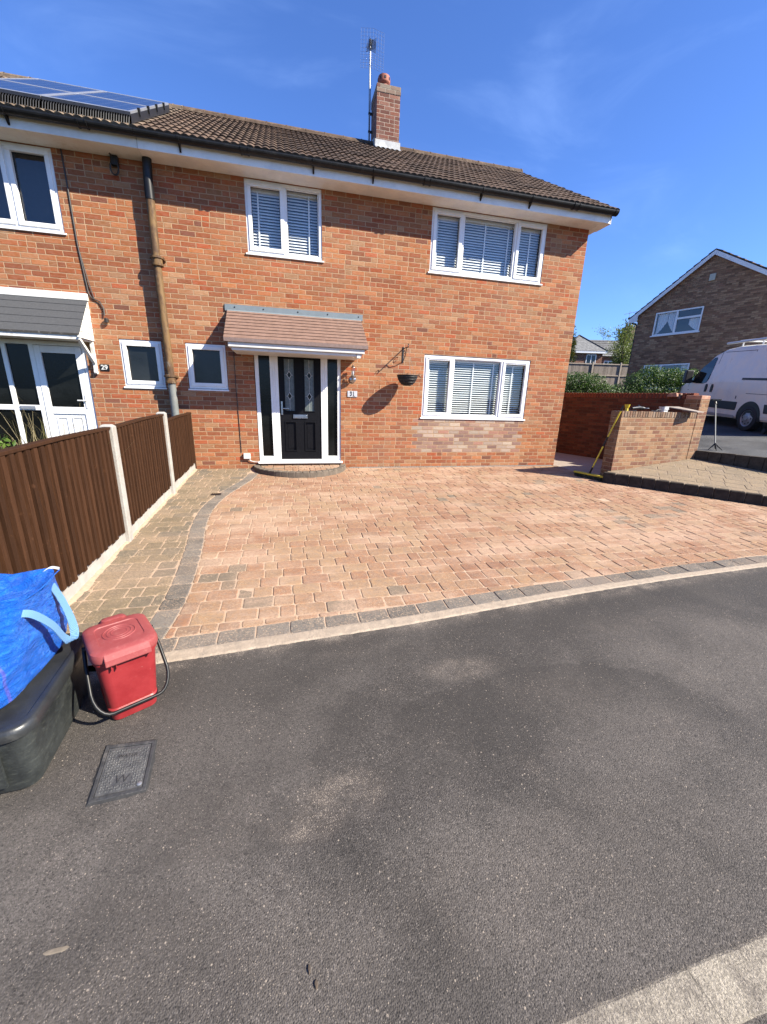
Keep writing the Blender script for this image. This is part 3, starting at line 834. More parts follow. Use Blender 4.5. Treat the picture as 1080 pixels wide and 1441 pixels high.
def window(parent, x0, x1, z0, z1, lights, y=.012, blind=None, sillw=.03, label=None, sill_z=None, fr=.05, top_vents=()):
    """lights: list of (xa, xb, 'sash'|'fixed')"""
    d = .07
    mb = MB()
    mb.box(x0, x1, y, y + d, z0, z0 + fr); mb.box(x0, x1, y, y + d, z1 - fr, z1)
    mb.box(x0, x0 + fr, y, y + d, z0 + fr, z1 - fr); mb.box(x1 - fr, x1, y, y + d, z0 + fr, z1 - fr)
    for (xa, xb, k) in lights[:-1]:
        mb.box(xb - fr * .55, xb + fr * .55, y, y + d, z0 + fr, z1 - fr)
    openings = []
    for i, (xa, xb, k) in enumerate(lights):
        a = xa + (fr if i == 0 else fr * .55); b = xb - (fr if i == len(lights) - 1 else fr * .55); c = z0 + fr; e = z1 - fr
        if k == 'sash':
            s = .058; a0, b0, c0, e0 = a - .014, b + .014, c - .014, e + .014; yf = y - .016
            mb.box(a0, b0, yf, y + .05, c0, c0 + s); mb.box(a0, b0, yf, y + .05, e0 - s, e0)
            mb.box(a0, a0 + s, yf, y + .05, c0 + s, e0 - s); mb.box(b0 - s, b0, yf, y + .05, c0 + s, e0 - s)
            g = (a0 + s, b0 - s, c0 + s, e0 - s)
            if i in top_vents: mb.box(a + .03, b - .03, yf - .012, yf - .001, e - .02, e - .004)
        else:
            s = .016
            mb.box(a, b, y + .02, y + .06, c, c + s); mb.box(a, b, y + .02, y + .06, e - s, e)
            mb.box(a, a + s, y + .02, y + .06, c + s, e - s); mb.box(b - s, b, y + .02, y + .06, c + s, e - s)
            g = (a + s, b - s, c + s, e - s)
        openings.append(g)
    w = mb.build('window', M_PVC, parent, bevel=.006, label=label)
    sb = MB(); sb.prism([(x0 - sillw, y - .035, z0 - .035), (x0 - sillw, y - .035, z0 - .012), (x0 - sillw, y + .03, z0 - .001), (x0 - sillw, y + .06, z0 - .001), (x0 - sillw, y + .06, z0 - .035)], (x1 - x0 + 2 * sillw, 0, 0))
    sb.build('sill', M_PVC, w, bevel=.004)
    gb = MB(); rb = MB()
    for a, b, c, e in openings:
        gb.quad((a - .004, y + .045, c - .004), (b + .004, y + .045, c - .004), (b + .004, y + .045, e + .004), (a - .004, y + .045, e + .004))
        # black rubber gasket round the pane
        for (p, q, r_, s_) in ((a, b, c, c + .006), (a, b, e - .006, e), (a, a + .006, c, e), (b - .006, b, c, e)):
            rb.box(p, q, y + .034, y + .043, r_, s_)
    gb.build('pane', M_GLASS, w)
    rb.build('gasket', M_BLACKM, w)
    if blind:
        for (a, b, c, e), bl in zip(openings, blind):
            bb = MB(); pitch = .0425; z = e - .05; k = 0
            yb = y + .13
            bb.box(a - .03, b + .03, yb - .028, yb + .028, e - .03, e + .03)
            while z > c - .01:
                tl = R(bl['tilt']) + random.gauss(0, .02)
                sag = random.gauss(0, .0008)
                for sgn in (0,):
                    dy_, dz_ = .025 * math.cos(tl), .025 * math.sin(tl)
                    n_ = 6
                    for q in range(n_):
                        t0, t1 = q / n_ * 2 - 1, (q + 1) / n_ * 2 - 1
                        # room-side edge high, street-side edge low; slight camber
                        p0 = (yb + dy_ * t0, z + dz_ * t0 + .004 * (1 - t0 * t0) + sag); p1 = (yb + dy_ * t1, z + dz_ * t1 + .004 * (1 - t1 * t1) + sag)
                        bb.quad((a - .03, *p0), (b + .03, *p0), (b + .03, *p1), (a - .03, *p1))
                z -= pitch
            for f in bl.get('tapes', (.25, .75)):
                x = a + (b - a) * f
                bb.box(x - .0125, x + .0125, yb - .030, yb - .0285, c - .02, e)
            bb.build('blind', M_BLIND, w)
    # dark room lining seen past the glass
    return w

M_OBSC = simple('obscure bathroom glass', (.018, .021, .024), .10, .5, 1.2, .0012, 60, spec=.35)
# ---- number 31 ------------------------------------------------------------
H31 = thing('brick_house', 'two storey orange brick end house numbered 31 with black front door and white blinds', 'house', (0, 0, 0))
HOLES31 = [(2.60, 4.89, 3.555, 4.562), (2.60, 4.89, .985, 2.165), (-.52, .68, 3.53, 4.562), (-1.61, -.975, 1.385, 2.125), (-.53, .995, .095, 2.13)]
mb = MB(); wall_holes(mb, -1.905, 5.79, -.25, 4.68, HOLES31)
wall31 = mb.build('front_wall', M_BRICK, H31)
mb = MB()
mb.add([(5.79, 0, -.6), (5.79, 6.7, -.6), (5.79, 6.7, 4.68), (5.79, 3.35, 4.68 + 3.35 * SL), (5.79, 0, 4.68)], [(0, 1, 2, 3, 4)])
mb.quad((-1.905, 6.7, -.6), (5.79, 6.7, -.6), (5.79, 6.7, 4.68), (-1.905, 6.7, 4.68))
mb.build('side_wall', M_BRICK, H31)
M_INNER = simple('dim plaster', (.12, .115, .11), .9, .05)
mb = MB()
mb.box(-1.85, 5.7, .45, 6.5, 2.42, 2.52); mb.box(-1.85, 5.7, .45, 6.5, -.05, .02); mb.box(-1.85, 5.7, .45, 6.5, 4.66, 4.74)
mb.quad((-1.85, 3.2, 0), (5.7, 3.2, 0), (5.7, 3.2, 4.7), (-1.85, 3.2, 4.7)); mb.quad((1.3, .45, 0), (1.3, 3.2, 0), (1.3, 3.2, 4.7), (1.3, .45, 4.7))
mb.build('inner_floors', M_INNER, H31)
T2 = dict(tilt=50, tapes=(.28, .8)); T3 = dict(tilt=50, tapes=(.45, .93)); T1 = dict(tilt=50, tapes=(.12,)); TR = dict(tilt=50, tapes=(.6,))
window(H31, 2.60, 4.89, 3.565, 4.56, [(2.60, 3.20, 'sash'), (3.20, 4.27, 'fixed'), (4.27, 4.89, 'sash')], blind=[T1, T3, TR], top_vents=(0, 2))
L1 = dict(tilt=28, tapes=(.12,)); L3 = dict(tilt=28, tapes=(.45, .9)); LR = dict(tilt=28, tapes=(.5,))
window(H31, 2.60, 4.89, 1.0, 2.16, [(2.60, 3.20, 'sash'), (3.20, 4.27, 'fixed'), (4.27, 4.89, 'sash')], blind=[L1, L3, LR], top_vents=(0, 2))
window(H31, -.52, .68, 3.545, 4.56, [(-.52, .085, 'sash'), (.085, .68, 'fixed')], blind=[dict(tilt=50, tapes=(.22,)), dict(tilt=50, tapes=(.72,))], top_vents=(0,))
wsm = window(H31, -1.605, -.98, 1.40, 2.12, [(-1.605, -.98, 'sash')], sillw=.015)
for ch_ in wsm.children:
    if ch_.name.startswith('pane'): ch_.data.materials[0] = M_OBSC

# roof
rf31 = tile_roof(-1.86, 6.05, EAVE_Y, EAVE_Z, RIDGE_Y, RIDGE_Z, 'roof', M_TILE, H31)
mb = MB(); mb.quad((-1.86, 7.1, EAVE_Z), (6.05, 7.1, EAVE_Z), (6.05, RIDGE_Y, RIDGE_Z), (-1.86, RIDGE_Y, RIDGE_Z))
mb.quad((-1.86, EAVE_Y + .12, EAVE_Z + .03), (6.0, EAVE_Y + .12, EAVE_Z + .03), (6.0, RIDGE_Y, RIDGE_Z - .045), (-1.86, RIDGE_Y, RIDGE_Z - .045))
mb.build('rear_roof', M_TILE, H31)
ridge_tiles(-1.86, 6.06, RIDGE_Y, RIDGE_Z + .03, rf31, M_TILE)
def eaves(parent, x0, x1, mat_f, mat_s, end=None):
    mb = MB(); mb.box(x0, x1, -.345, -.325, 4.565, 4.745); f = mb.build('fascia', mat_f, parent, bevel=.003)
    mb = MB(); mb.box(x0, x1, -.325, .0, 4.567, 4.58)
    s = mb.build('soffit', mat_s, parent)
    mb = MB()
    prof = []
    for k in range(13):
        a = math.pi * (1 + k / 12)
        prof.append((-.412 + .062 * math.cos(a), 4.735 + .066 * math.sin(a)))
    inner = [(-.412 + (y_ + .412) * .93, 4.735 + (z_ - 4.735) * .93) for y_, z_ in reversed(prof)]
    P = prof + inner
    gx0, gx1 = x0, x1 + (.03 if end else 0)
    n = len(P)
    for i in range(n):
        a, b = P[i], P[(i + 1) % n]
        mb.quad((gx0, *a), (gx1, *a), (gx1, *b), (gx0, *b))
    if end:
        for xe in (gx1, gx1 - .06):
            mb.add([(xe, *q) for q in prof], [tuple(range(13))])
        mb.add([(gx1 + .004, y_ * 1.0 - .004 * (1 if y_ < -.412 else -1), z_ - .004) for y_, z_ in prof], [tuple(range(13))])
    g = mb.build('gutter', M_BLACKP, parent, smooth=True)
    def ring(x, w, gr):
        pr = [(-.412 + (y_ + .412) * gr, 4.735 + (z_ - 4.735) * gr) for y_, z_ in prof]
        for (a, b) in zip(pr[:-1], pr[1:]): br.quad((x - w, *a), (x + w, *a), (x + w, *b), (x - w, *b))
        for sx in (-w, w):
            for (a, b, c_, d_) in zip(pr[:-1], pr[1:], prof[:-1], prof[1:]): br.quad((x + sx, *a), (x + sx, *b), (x + sx, *d_), (x + sx, *c_))
    x = x0 + .55; k = 0
    while x < x1 - .02:
        br = MB()
        if k % 3 == 1: ring(x - .05, .055, 1.10); ring(x - .10, .008, 1.22); ring(x, .008, 1.22); br.build('gutter_joint', M_BLACKP, g)
        else:
            ring(x, .014, 1.14); br.box(x - .012, x + .012, -.36, -.345, 4.60, 4.70)
            br.prism([(x - .012, -.42, 4.668), (x - .012, -.35, 4.59), (x - .012, -.345, 4.64), (x - .012, -.40, 4.668)], (.024, 0, 0)); br.build('bracket', M_BLACKP, g)
        x += .93; k += 1
    if end: br = MB(); ring(x1 + .0, .035, 1.12); br.build('stop_end', M_BLACKP, g)
    return f
eaves(H31, -1.88, 5.97, M_SOFF, M_SOFF, True)
mb = MB()   # boxed soffit end
mb.add([(5.97, -.345, 4.565), (5.97, .02, 4.565), (5.97, .02, 4.98), (5.97, -.345, 4.745)], [(0, 1, 2, 3)])
mb.prism([(5.955, -.345, 4.56), (5.955, .03, 4.56), (5.955, .22, 4.72), (5.955, .22, 5.06), (5.955, -.345, 4.75)], (.018, 0, 0))
mb.box(5.79, 5.955, .0, .03, 4.562, 4.60)
mb.box(5.79, 5.955, -.325, .25, 4.564, 4.58)
mb.build('eaves_box_end', M_SOFF, H31)
mb = MB()   # verge undercloak up the gable
a = Vector((5.80, .0, 4.70)); b = Vector((5.80, RIDGE_Y, 4.70 + RIDGE_Y * SL))
mb.bar((5.92, .1, 4.90), (5.92, RIDGE_Y, 4.84 + RIDGE_Y * SL), .24, .05); mb.build('verge_board', M_MORT, H31)

# chimney
ch = MB(); cx0, cx1, cy0, cy1 = 2.185, 2.715, 2.98, 3.60
ch.box(cx0, cx1, cy0, cy1, 6.5, 7.93)
chim = ch.build('chimney', M_CHIM, H31)
mb = MB()
mb.box(cx0 - .008, cx1 + .008, cy0 - .008, cy1 + .008, 7.80, 7.945)
mb.add([(cx0 + .0, cy0, 7.945), (cx1, cy0, 7.945), (cx1, cy1, 7.945), (cx0, cy1, 7.945), (cx0 + .14, cy0 + .16, 8.0), (cx1 - .14, cy0 + .16, 8.0), (cx1 - .14, cy1 - .16, 8.0), (cx0 + .14, cy1 - .16, 8.0)], [(0, 1, 5, 4), (1, 2, 6, 5), (2, 3, 7, 6), (3, 0, 4, 7), (4, 5, 6, 7)])
mb.build('chimney_crown', brick('lichened crown brick', [(0, (.24, .10, .075)), (.35, (.30, .20, .15)), (.7, (.20, .085, .06)), (.85, (.34, .27, .21))], (.42, .36, .29), weather=.6), chim)
mb = MB(); mb.lathe([(.105, 7.98), (.105, 8.09), (.135, 8.12), (.14, 8.14), (.14, 8.22), (.13, 8.235), (.13, 8.25), (.11, 8.25), (.10, 8.10)], (2.40, 3.28, 0), 24, cap=False)
mb.build('chimney_pot', M_POT, chim, smooth=True)
mb = MB()
for k in range(8):
    a = 2 * math.pi * k / 8; mb.obox((2.40 + .139 * math.cos(a), 3.28 + .139 * math.sin(a), 8.185), (math.cos(a), math.sin(a), 0), (-math.sin(a), math.cos(a), 0), (0, 0, 1), .012, .035, .045)
pieces(mb, 'vent_hole', M_BLACKM, chim)
mb = MB()
zf = lambda y_: EAVE_Z + SL * (y_ - EAVE_Y)
n = 24
for i in range(n):
    a, b = cx0 - .03 + (cx1 - cx0 + .06) * i / n, cx0 - .03 + (cx1 - cx0 + .06) * (i + 1) / n
    wv = lambda x: .018 * (abs(math.sin(math.pi * ((x / .108) % 1))) * 1.6 - .3)
    mb.quad((a, cy0 - .012, zf(cy0) + .17), (b, cy0 - .012, zf(cy0) + .17), (b, cy0 - .018, zf(cy0) + .045), (a, cy0 - .018, zf(cy0) + .045))
    mb.quad((a, cy0 - .018, zf(cy0) + .045), (b, cy0 - .018, zf(cy0) + .045), (b, cy0 - .15, zf(cy0 - .15) + .035 + wv(b)), (a, cy0 - .15, zf(cy0 - .15) + .035 + wv(a)))
mb.prism([(cx0 - .012, cy0 - .018, zf(cy0) + .01), (cx0 - .012, cy0 - .018, zf(cy0) + .17), (cx0 - .012, cy0 + .14, zf(cy0) + .17), (cx0 - .012, cy0 + .14, zf(cy0) + .27), (cx0 - .012, cy1, RIDGE_Z + .18), (cx0 - .012, cy1, RIDGE_Z - .05)], (-.004, 0, 0))
mb.build('flashing', M_FLASH, chim)

# front door set
Y0 = .02
mb = MB()
for (a, b) in ((-.52, -.455), (-.265, -.125), (.63, .75), (.935, .995)): mb.box(a, b, Y0, Y0 + .075, .165, 2.055)
mb.box(-.52, .995, Y0, Y0 + .075, 2.055, 2.125)
for (a, b) in ((-.455, -.265), (.75, .935)): mb.box(a, b, Y0 + .001, Y0 + .074, .165, .225); mb.box(a, b, Y0 + .001, Y0 + .074, 2.02, 2.054)
mb.box(-.52, .995, Y0 + .002, Y0 + .073, .125, .164)
# moulded ribs down the wide posts
for x in (-.215, -.175, .665, .705): mb.box(x - .006, x + .006, Y0 - .006, Y0 - .0005, .17, 2.05)
dset = mb.build('door_frame', M_PVC, H31, bevel=.005)
mb = MB(); mb.prism([(-.545, Y0 - .09, .10), (-.545, Y0 - .09, .118), (-.545, Y0 - .02, .132), (-.545, Y0 + .07, .132), (-.545, Y0 + .07, .10)], (1.57, 0, 0)); mb.build('threshold', M_PVC, dset, bevel=.003)
mb = MB()
for (a, b) in ((-.455, -.265), (.75, .935)): mb.box(a, b, Y0 + .04, Y0 + .05, .22, 2.025)
pieces(mb, 'side_light', M_DARKGL, dset)
DX = [-.125, .63]; dz0, dz1 = .168, 2.052
door = MB()
pan = [(-.020, .150, 1.06, 1.955), (.335, .505, 1.06, 1.955), (-.020, .155, .335, .855), (.335, .510, .335, .855)]
wall_holes(door, DX[0], DX[1], dz0, dz1, pan, Y0 + .018, .028)
dr = door.build('front_door', M_DOOR, H31, bevel=.004)
mb = MB()
for a, b, c, d in pan:
    for (p, q, r_, s_) in ((a - .018, b + .018, c - .018, c), (a - .018, b + .018, d, d + .018), (a - .018, a, c, d), (b, b + .018, c, d)):
        mb.box(p, q, Y0 + .007, Y0 + .0175, r_, s_)
for a, b, c, d in pan[2:]:
    mb.box(a, b, Y0 + .04, Y0 + .046, c, d)
    mb.prism([(a + .03, Y0 + .036, c + .03), (b - .03, Y0 + .036, c + .03), (b - .03, Y0 + .036, d - .03), (a + .03, Y0 + .036, d - .03)], (0, .003, 0))
mb.build('panel_moulding', M_DOOR, dr, bevel=.004)
M_LGL = simple('leaded obscure glass', (.13, .155, .15), .22, .2, 25, .004, 90)
mb = MB()
for a, b, c, d in pan[:2]: mb.box(a, b, Y0 + .034, Y0 + .04, c, d)
pieces(mb, 'door_glass', M_LGL, dr)
mb = MB(); dk = MB()
for a, b, c, d in pan[:2]:
    xm = (a + b) / 2; yy = Y0 + .0335
    mb.box(xm - .002, xm + .002, yy - .002, yy, c, d)
    for zc in (c + (d - c) * .29, c + (d - c) * .70):
        mb.box(a + .015, b - .015, yy - .0026, yy - .0005, zc - .002, zc + .002)
        P = [(xm, zc - .065), (xm + .040, zc), (xm, zc + .065), (xm - .040, zc)]
        dk.add([(x_, yy - .003, z_) for x_, z_ in P], [(0, 1, 2, 3)])
        for i in range(4):
            p, q = P[i], P[(i + 1) % 4]; mb.bar((p[0], yy - .0045, p[1]), (q[0], yy - .0045, q[1]), .007, .003, (0, 1, 0))
mb.build('lead_strip', simple('bright leading', (.66, .66, .63), .4, .05), dr); pieces(dk, 'bevel_glass', M_DARKGL, dr)
mb = MB(); mb.box(.115, .375, Y0 - .002, Y0 + .018, .925, .995); mb.box(.135, .355, Y0 - .010, Y0 - .003, .938, .983); mb.build('letterbox', M_CHROME, dr, bevel=.003)
mb = MB(); mb.box(-.098, -.068, Y0 - .002, Y0 + .018, .985, 1.225); mb.bar((-.083, Y0 - .004, 1.10), (-.083, Y0 - .045, 1.10), .018); mb.bar((-.09, Y0 - .045, 1.10), (.045, Y0 - .045, 1.10), .018); mb.build('handle', M_CHROME, dr, bevel=.003)

# canopy over the door
can = thing('door_canopy', 'brown tiled canopy with grey top flashing and white fascia above the black front door', 'canopy', (.2, 0, 2.1))
M_CTILE = simple('brown plastic canopy tiles', (.27, .165, .125), .6, .14, 9, .002, 60, dirt=(.40, .29, .24), dscale=26, damt=.45, dlo=.52)
def cslab(k, n, x0, x1, y0, z0, y1, z1, mb, th=.018):
    a, b = k / n, (k + 1) / n + .012
    ya, za, yb, zb = y0 + (y1 - y0) * a, z0 + (z1 - z0) * a, y0 + (y1 - y0) * b, z0 + (z1 - z0) * b
    L = math.hypot(y1 - y0, z1 - z0); ny, nz_ = -(z1 - z0) / L, (y1 - y0) / L
    if nz_ < 0: ny, nz_ = -ny, -nz_
    mb.prism([(x0, ya + ny * .002, za + nz_ * .002), (x0, ya + ny * th, za + nz_ * th), (x0, yb + ny * .006, zb + nz_ * .006), (x0, yb, zb)], (x1 - x0, 0, 0), random.random())
mb = MB()
ztop, zfr, D_ = 2.665, 2.145, .74
for k in range(9): cslab(k, 9, -.90, 1.355, -D_, zfr, -.005, ztop, mb)
mb.build('tiled_slope', M_CTILE, can)
mb = MB(); mb.box(-.90, 1.355, -D_ - .012, -D_ + .012, zfr - .045, zfr + .012); mb.box(-.90, 1.355, -D_ + .012, -.02, zfr - .04, zfr - .03); mb.build('front_edge', simple('brown canopy edge', (.25, .17, .145), .55, .15, 20, dirt=(.5, .42, .38), dscale=30, damt=.4, dlo=.58), can, bevel=.004)
for x in (-.90, 1.345):
    mb = MB(); mb.prism([(x, -D_, zfr - .04), (x, -.004, zfr - .04), (x, -.004, ztop), (x, -D_, zfr + .005)], (.012, 0, 0)); mb.build('side_cheek', M_CTILE, can)
mb = MB(); mb.box(-.845, 1.30, -D_ + .02, -.003, zfr - .115, zfr - .041); mb.box(-.80, 1.26, -D_ + .06, -.003, zfr - .16, zfr - .116); mb.box(1.17, 1.235, -D_ + .045, -D_ + .09, zfr - .185, zfr - .116); mb.build('fascia', simple('dull white canopy fascia', (.86, .84, .80), .5, .04, 6, dirt=(.62, .56, .48), dscale=7, damt=.4, dlo=.5), can, bevel=.008)
mb = MB(); mb.box(-.935, 1.385, -.022, -.002, 2.655, 2.755); mb.prism([(-.90, -.05, 2.645), (-.90, -.022, 2.672), (-.90, -.002, 2.672), (-.90, -.002, 2.645)], (2.255, 0, 0)); mb.build('flashing_strip', simple('grey strip', (.22, .26, .28), .45, .06, 8), can)
mb = MB()
for x in (-.78, -.32, .25, .76, 1.31): mb.lathe([(.0, -.030), (.010, -.028), (.012, -.0225)], (x, 0, 2.715), 10, 'Y')
pieces(mb, 'screw', M_BLACKM, can)

# half-round step
st = thing('doorstep', 'half round brick paved step with charcoal block rim below the black front door', 'step', (.22, 0, 0))
mb = MB(); n = 30; cxs, ra = .225, .86
HZ = .058
outline = [(cxs + ra * math.cos(math.pi + math.pi * k / n), .94 * ra * math.sin(math.pi + math.pi * k / n)) for k in range(n + 1)]
mb.add([(x, min(y, .0) - .004, HZ - .006) for x, y in outline] + [(x, min(y, 0) - .004, -.09) for x, y in outline], [tuple(range(n + 1))] + [(i, i + 1, n + 2 + i, n + 1 + i) for i in range(n)])
mb.build('core', simple('step bedding', (.16, .13, .10), .95, .15, 20), st)
mb = MB()
x = cxs - ra; yy = -.01
while yy > -ra:
    x = cxs - ra
    while x < cxs + ra:
        w = random.choice([.1, .15, .2])
        q = [(x + .003, yy - .095), (x + w - .003, yy - .095), (x + w - .003, yy - .003), (x + .003, yy - .003)]
        P = q
        for k in range(16):
            a = math.pi + math.pi * (k + .5) / 16
            P = clip(P, (cxs + (ra - .125) * math.cos(a), .94 * (ra - .125) * math.sin(a)), (-math.cos(a), -math.sin(a))) if len(P) > 2 else P
        if len(P) > 2: paver(mb, P, random.random(), lambda a, b: HZ - .001, .004)
        x += w
    yy -= .1
mb.build('step_paving', M_PAV, st, rnd=True)
mb = MB(); nb = 22
for k in range(nb):
    a0 = math.pi + math.pi * (k + .015) / nb; a1 = math.pi + math.pi * (k + .985) / nb
    P = [(cxs + r_ * math.cos(a), .94 * r_ * math.sin(a) - .006) for r_, a in ((ra, a0), (ra, a1), (ra - .115, a1), (ra - .115, a0))]
    mb.add([(x, y, HZ + .012 + random.gauss(0, .001)) for x, y in P] + [(x, y, -.08) for x, y in P], [(0, 1, 2, 3), (0, 4, 5, 1), (1, 5, 6, 2), (2, 6, 7, 3), (3, 7, 4, 0)], random.random())
mb.build('step_rim', simple('dark step blocks', (.185, .15, .118), .9, .25, 12, .004, 70, spec=.15), st, rnd=True, bevel=.014, seg=3)

# number 29 ---------------------------------------------------------------
H29 = thing('brick_house', 'adjoining orange brick house numbered 29 at left with solar panels and white porch door', 'house', (-5.0, 0, 0))
HOLES29 = [(-4.30, -3.085, 3.52, 4.562), (-4.95, -3.08, .02, 2.04), (-2.59, -1.965, 1.385, 2.125)]
mb = MB(); wall_holes(mb, -9.5, -1.907, -.6, 4.68, HOLES29); mb.build('front_wall', M_BRICK29, H29)
mb = MB(); mb.quad((-9.5, 0, -.6), (-9.5, 6.7, -.6), (-9.5, 6.7, 6.7), (-9.5, 0, 4.68)); mb.quad((-9.5, 6.7, -.6), (-1.905, 6.7, -.6), (-1.905, 6.7, 4.68), (-9.5, 6.7, 4.68)); mb.build('rear_wall', M_BRICK29, H29)
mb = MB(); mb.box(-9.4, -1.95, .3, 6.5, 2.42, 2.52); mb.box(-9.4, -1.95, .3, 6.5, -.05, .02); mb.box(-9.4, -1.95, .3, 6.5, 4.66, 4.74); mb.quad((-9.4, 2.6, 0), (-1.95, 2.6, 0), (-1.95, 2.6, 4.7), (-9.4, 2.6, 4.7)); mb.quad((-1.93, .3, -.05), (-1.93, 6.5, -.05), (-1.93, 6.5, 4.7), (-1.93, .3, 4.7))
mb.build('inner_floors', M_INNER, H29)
window(H29, -4.295, -3.09, 3.535, 4.56, [(-4.295, -3.66, 'sash'), (-3.66, -3.09, 'sash')], y=.012)
wsm = window(H29, -2.585, -1.97, 1.40, 2.12, [(-2.585, -1.97, 'sash')], sillw=.015)
for ch_ in wsm.children:
    if ch_.name.startswith('pane'): ch_.data.materials[0] = M_OBSC
mb = MB()
for x0_, x1_, z0_ in ((-4.24, -3.14, 3.5),): mb.box(x0_, x1_, .30, .31, 3.5, 4.6)
mb.build('net_curtain', simple('dark curtain', (.05, .055, .07), .8, .1, 20), H29)
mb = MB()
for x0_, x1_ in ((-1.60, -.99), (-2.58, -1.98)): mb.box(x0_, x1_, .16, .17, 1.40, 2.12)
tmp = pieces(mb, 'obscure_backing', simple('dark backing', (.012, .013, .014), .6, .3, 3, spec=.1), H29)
rf29 = tile_roof(-9.6, -1.86, EAVE_Y, EAVE_Z, RIDGE_Y, RIDGE_Z, 'roof', M_TILE29, H29)
mb = MB(); mb.quad((-9.6, 7.1, EAVE_Z), (-1.86, 7.1, EAVE_Z), (-1.86, RIDGE_Y, RIDGE_Z), (-9.6, RIDGE_Y, RIDGE_Z))
mb.quad((-9.6, EAVE_Y + .12, EAVE_Z + .03), (-1.86, EAVE_Y + .12, EAVE_Z + .03), (-1.86, RIDGE_Y, RIDGE_Z - .045), (-9.6, RIDGE_Y, RIDGE_Z - .045)); mb.build('rear_roof', M_TILE29, H29)
ridge_tiles(-9.6, -1.86, RIDGE_Y, RIDGE_Z + .03, rf29, M_TILE29)
eaves(H29, -9.5, -1.885, M_SOFFOLD, M_SOFFOLD)
# porch door and glazed screen
mb = MB(); y_ = .02
for (a, b) in ((-4.95, -4.88), (-4.22, -4.16), (-3.86, -3.79), (-3.14, -3.085)): mb.box(a, b, y_, y_ + .07, .02, 2.035)
mb.box(-4.95, -3.085, y_ + .001, y_ + .069, 1.97, 2.034); mb.box(-4.16, -3.86, y_ + .002, y_ + .068, .98, 1.06); mb.box(-4.88, -4.22, y_ + .002, y_ + .068, .98, 1.06); mb.box(-4.95, -3.085, y_ + .002, y_ + .068, .02, .09)
scr = mb.build('porch_frame', M_PVC, H29, bevel=.005)
mb = MB()
mb.box(-3.785, -3.70, y_ - .01, y_ + .05, .10, 1.965); mb.box(-3.235, -3.145, y_ - .01, y_ + .05, .10, 1.965)
for (a, b) in ((.10, .20), (.93, 1.04), (1.86, 1.965)): mb.box(-3.70, -3.235, y_ - .0095, y_ + .0495, a, b)
mb.box(-3.70, -3.235, y_ + .008, y_ + .03, .20, .93)
for (a, b) in ((-3.66, -3.50), (-3.44, -3.28)):
    for (p, q, r_, s_) in ((a, b, .25, .27), (a, b, .86, .88), (a, a + .02, .27, .86), (b - .02, b, .27, .86)): mb.box(p, q, y_ - .002, y_ + .0075, r_, s_)
pd = mb.build('porch_door', M_PVC, H29, bevel=.004)
mb = MB(); mb.box(-3.70, -3.235, y_ + .02, y_ + .03, 1.04, 1.86); mb.build('door_glass', M_DARKGL, pd)
mb = MB(); mb.box(-3.205, -3.175, y_ - .02, y_ - .011, 1.02, 1.24); mb.bar((-3.19, y_ - .05, 1.15), (-3.30, y_ - .05, 1.15), .02); mb.bar((-3.19, y_ - .01, 1.15), (-3.19, y_ - .055, 1.15), .02); mb.build('handle', M_WHITEPL, pd, bevel=.003)
mb = MB(); mb.box(-4.165, -3.855, y_ + .03, y_ + .04, 1.055, 1.975); mb.box(-4.165, -3.855, y_ + .03, y_ + .04, .085, .985); mb.box(-4.885, -4.215, y_ + .03, y_ + .04, .085, .985); mb.box(-4.885, -4.215, y_ + .03, y_ + .04, 1.055, 1.975); pieces(mb, 'side_light', M_DARKGL, scr)
mb = MB(); mb.box(-4.13, -3.92, y_ - .012, y_ + .0015, .995, 1.045); mb.build('letterbox', M_STEEL, scr, bevel=.003)
# canopy of 29
c29 = thing('door_canopy', 'dark grey felt shingle canopy with white top strip above the white porch door', 'canopy', (-3.9, 0, 2.0))
M_FELT = simple('grey mineral felt', (.075, .077, .083), .95, .12, 40, .003, 220, dirt=(.13, .13, .135), dscale=30, damt=.3)
mb = MB()
for k in range(5): cslab(k, 5, -5.2, -2.925, -.48, 2.105, -.004, 2.66, mb, .012)
mb.build('felt_slope', M_FELT, c29)
mb = MB(); mb.box(-5.22, -2.915, -.045, -.002, 2.635, 2.735); mb.build('top_strip', M_PVCOLD, c29, bevel=.004)
mb = MB(); mb.box(-5.2, -2.93, -.475, -.455, 2.03, 2.098); mb.box(-5.2, -2.95, -.455, -.003, 2.04, 2.055); mb.build('fascia', M_PVCOLD, c29)
mb = MB(); mb.box(-5.2, -2.93, -.492, -.478, 2.085, 2.112); mb.build('felt_drip', simple('peeling felt edge', (.05, .045, .04), .9, .3, 30, dirt=(.55, .53, .5), dscale=18, damt=.9, dlo=.56), c29)
mb = MB()
for k in range(6):
    z0, z1 = 2.06 + k * .095, 2.06 + (k + 1) * .095 - .006
    f = lambda z: -.475 * max(0, (2.645 - z) / .54)
    if z1 > 2.63: z1 = 2.63
    mb.prism([(-2.945, min(-.003, f(z0)), z0), (-2.945, -.003, z0), (-2.945, -.003, z1), (-2.945, min(-.0035, f(z1)), z1)], (.02, 0, 0))
mb.build('side_boarding', M_PVCOLD, c29, bevel=.003)
mb = MB(); mb.box(-2.985, -2.94, -.05, -.003, 1.62, 2.06); mb.bar((-2.96, -.46, 2.06), (-2.96, -.05, 1.74), .045, .045); mb.lathe([(0, -.02), (.035, -.02), (.035, .02), (0, .02)], (-2.962, -.03, 1.60), 16, 'X'); mb.build('bracket', M_PVCOLD, c29, bevel=.003)
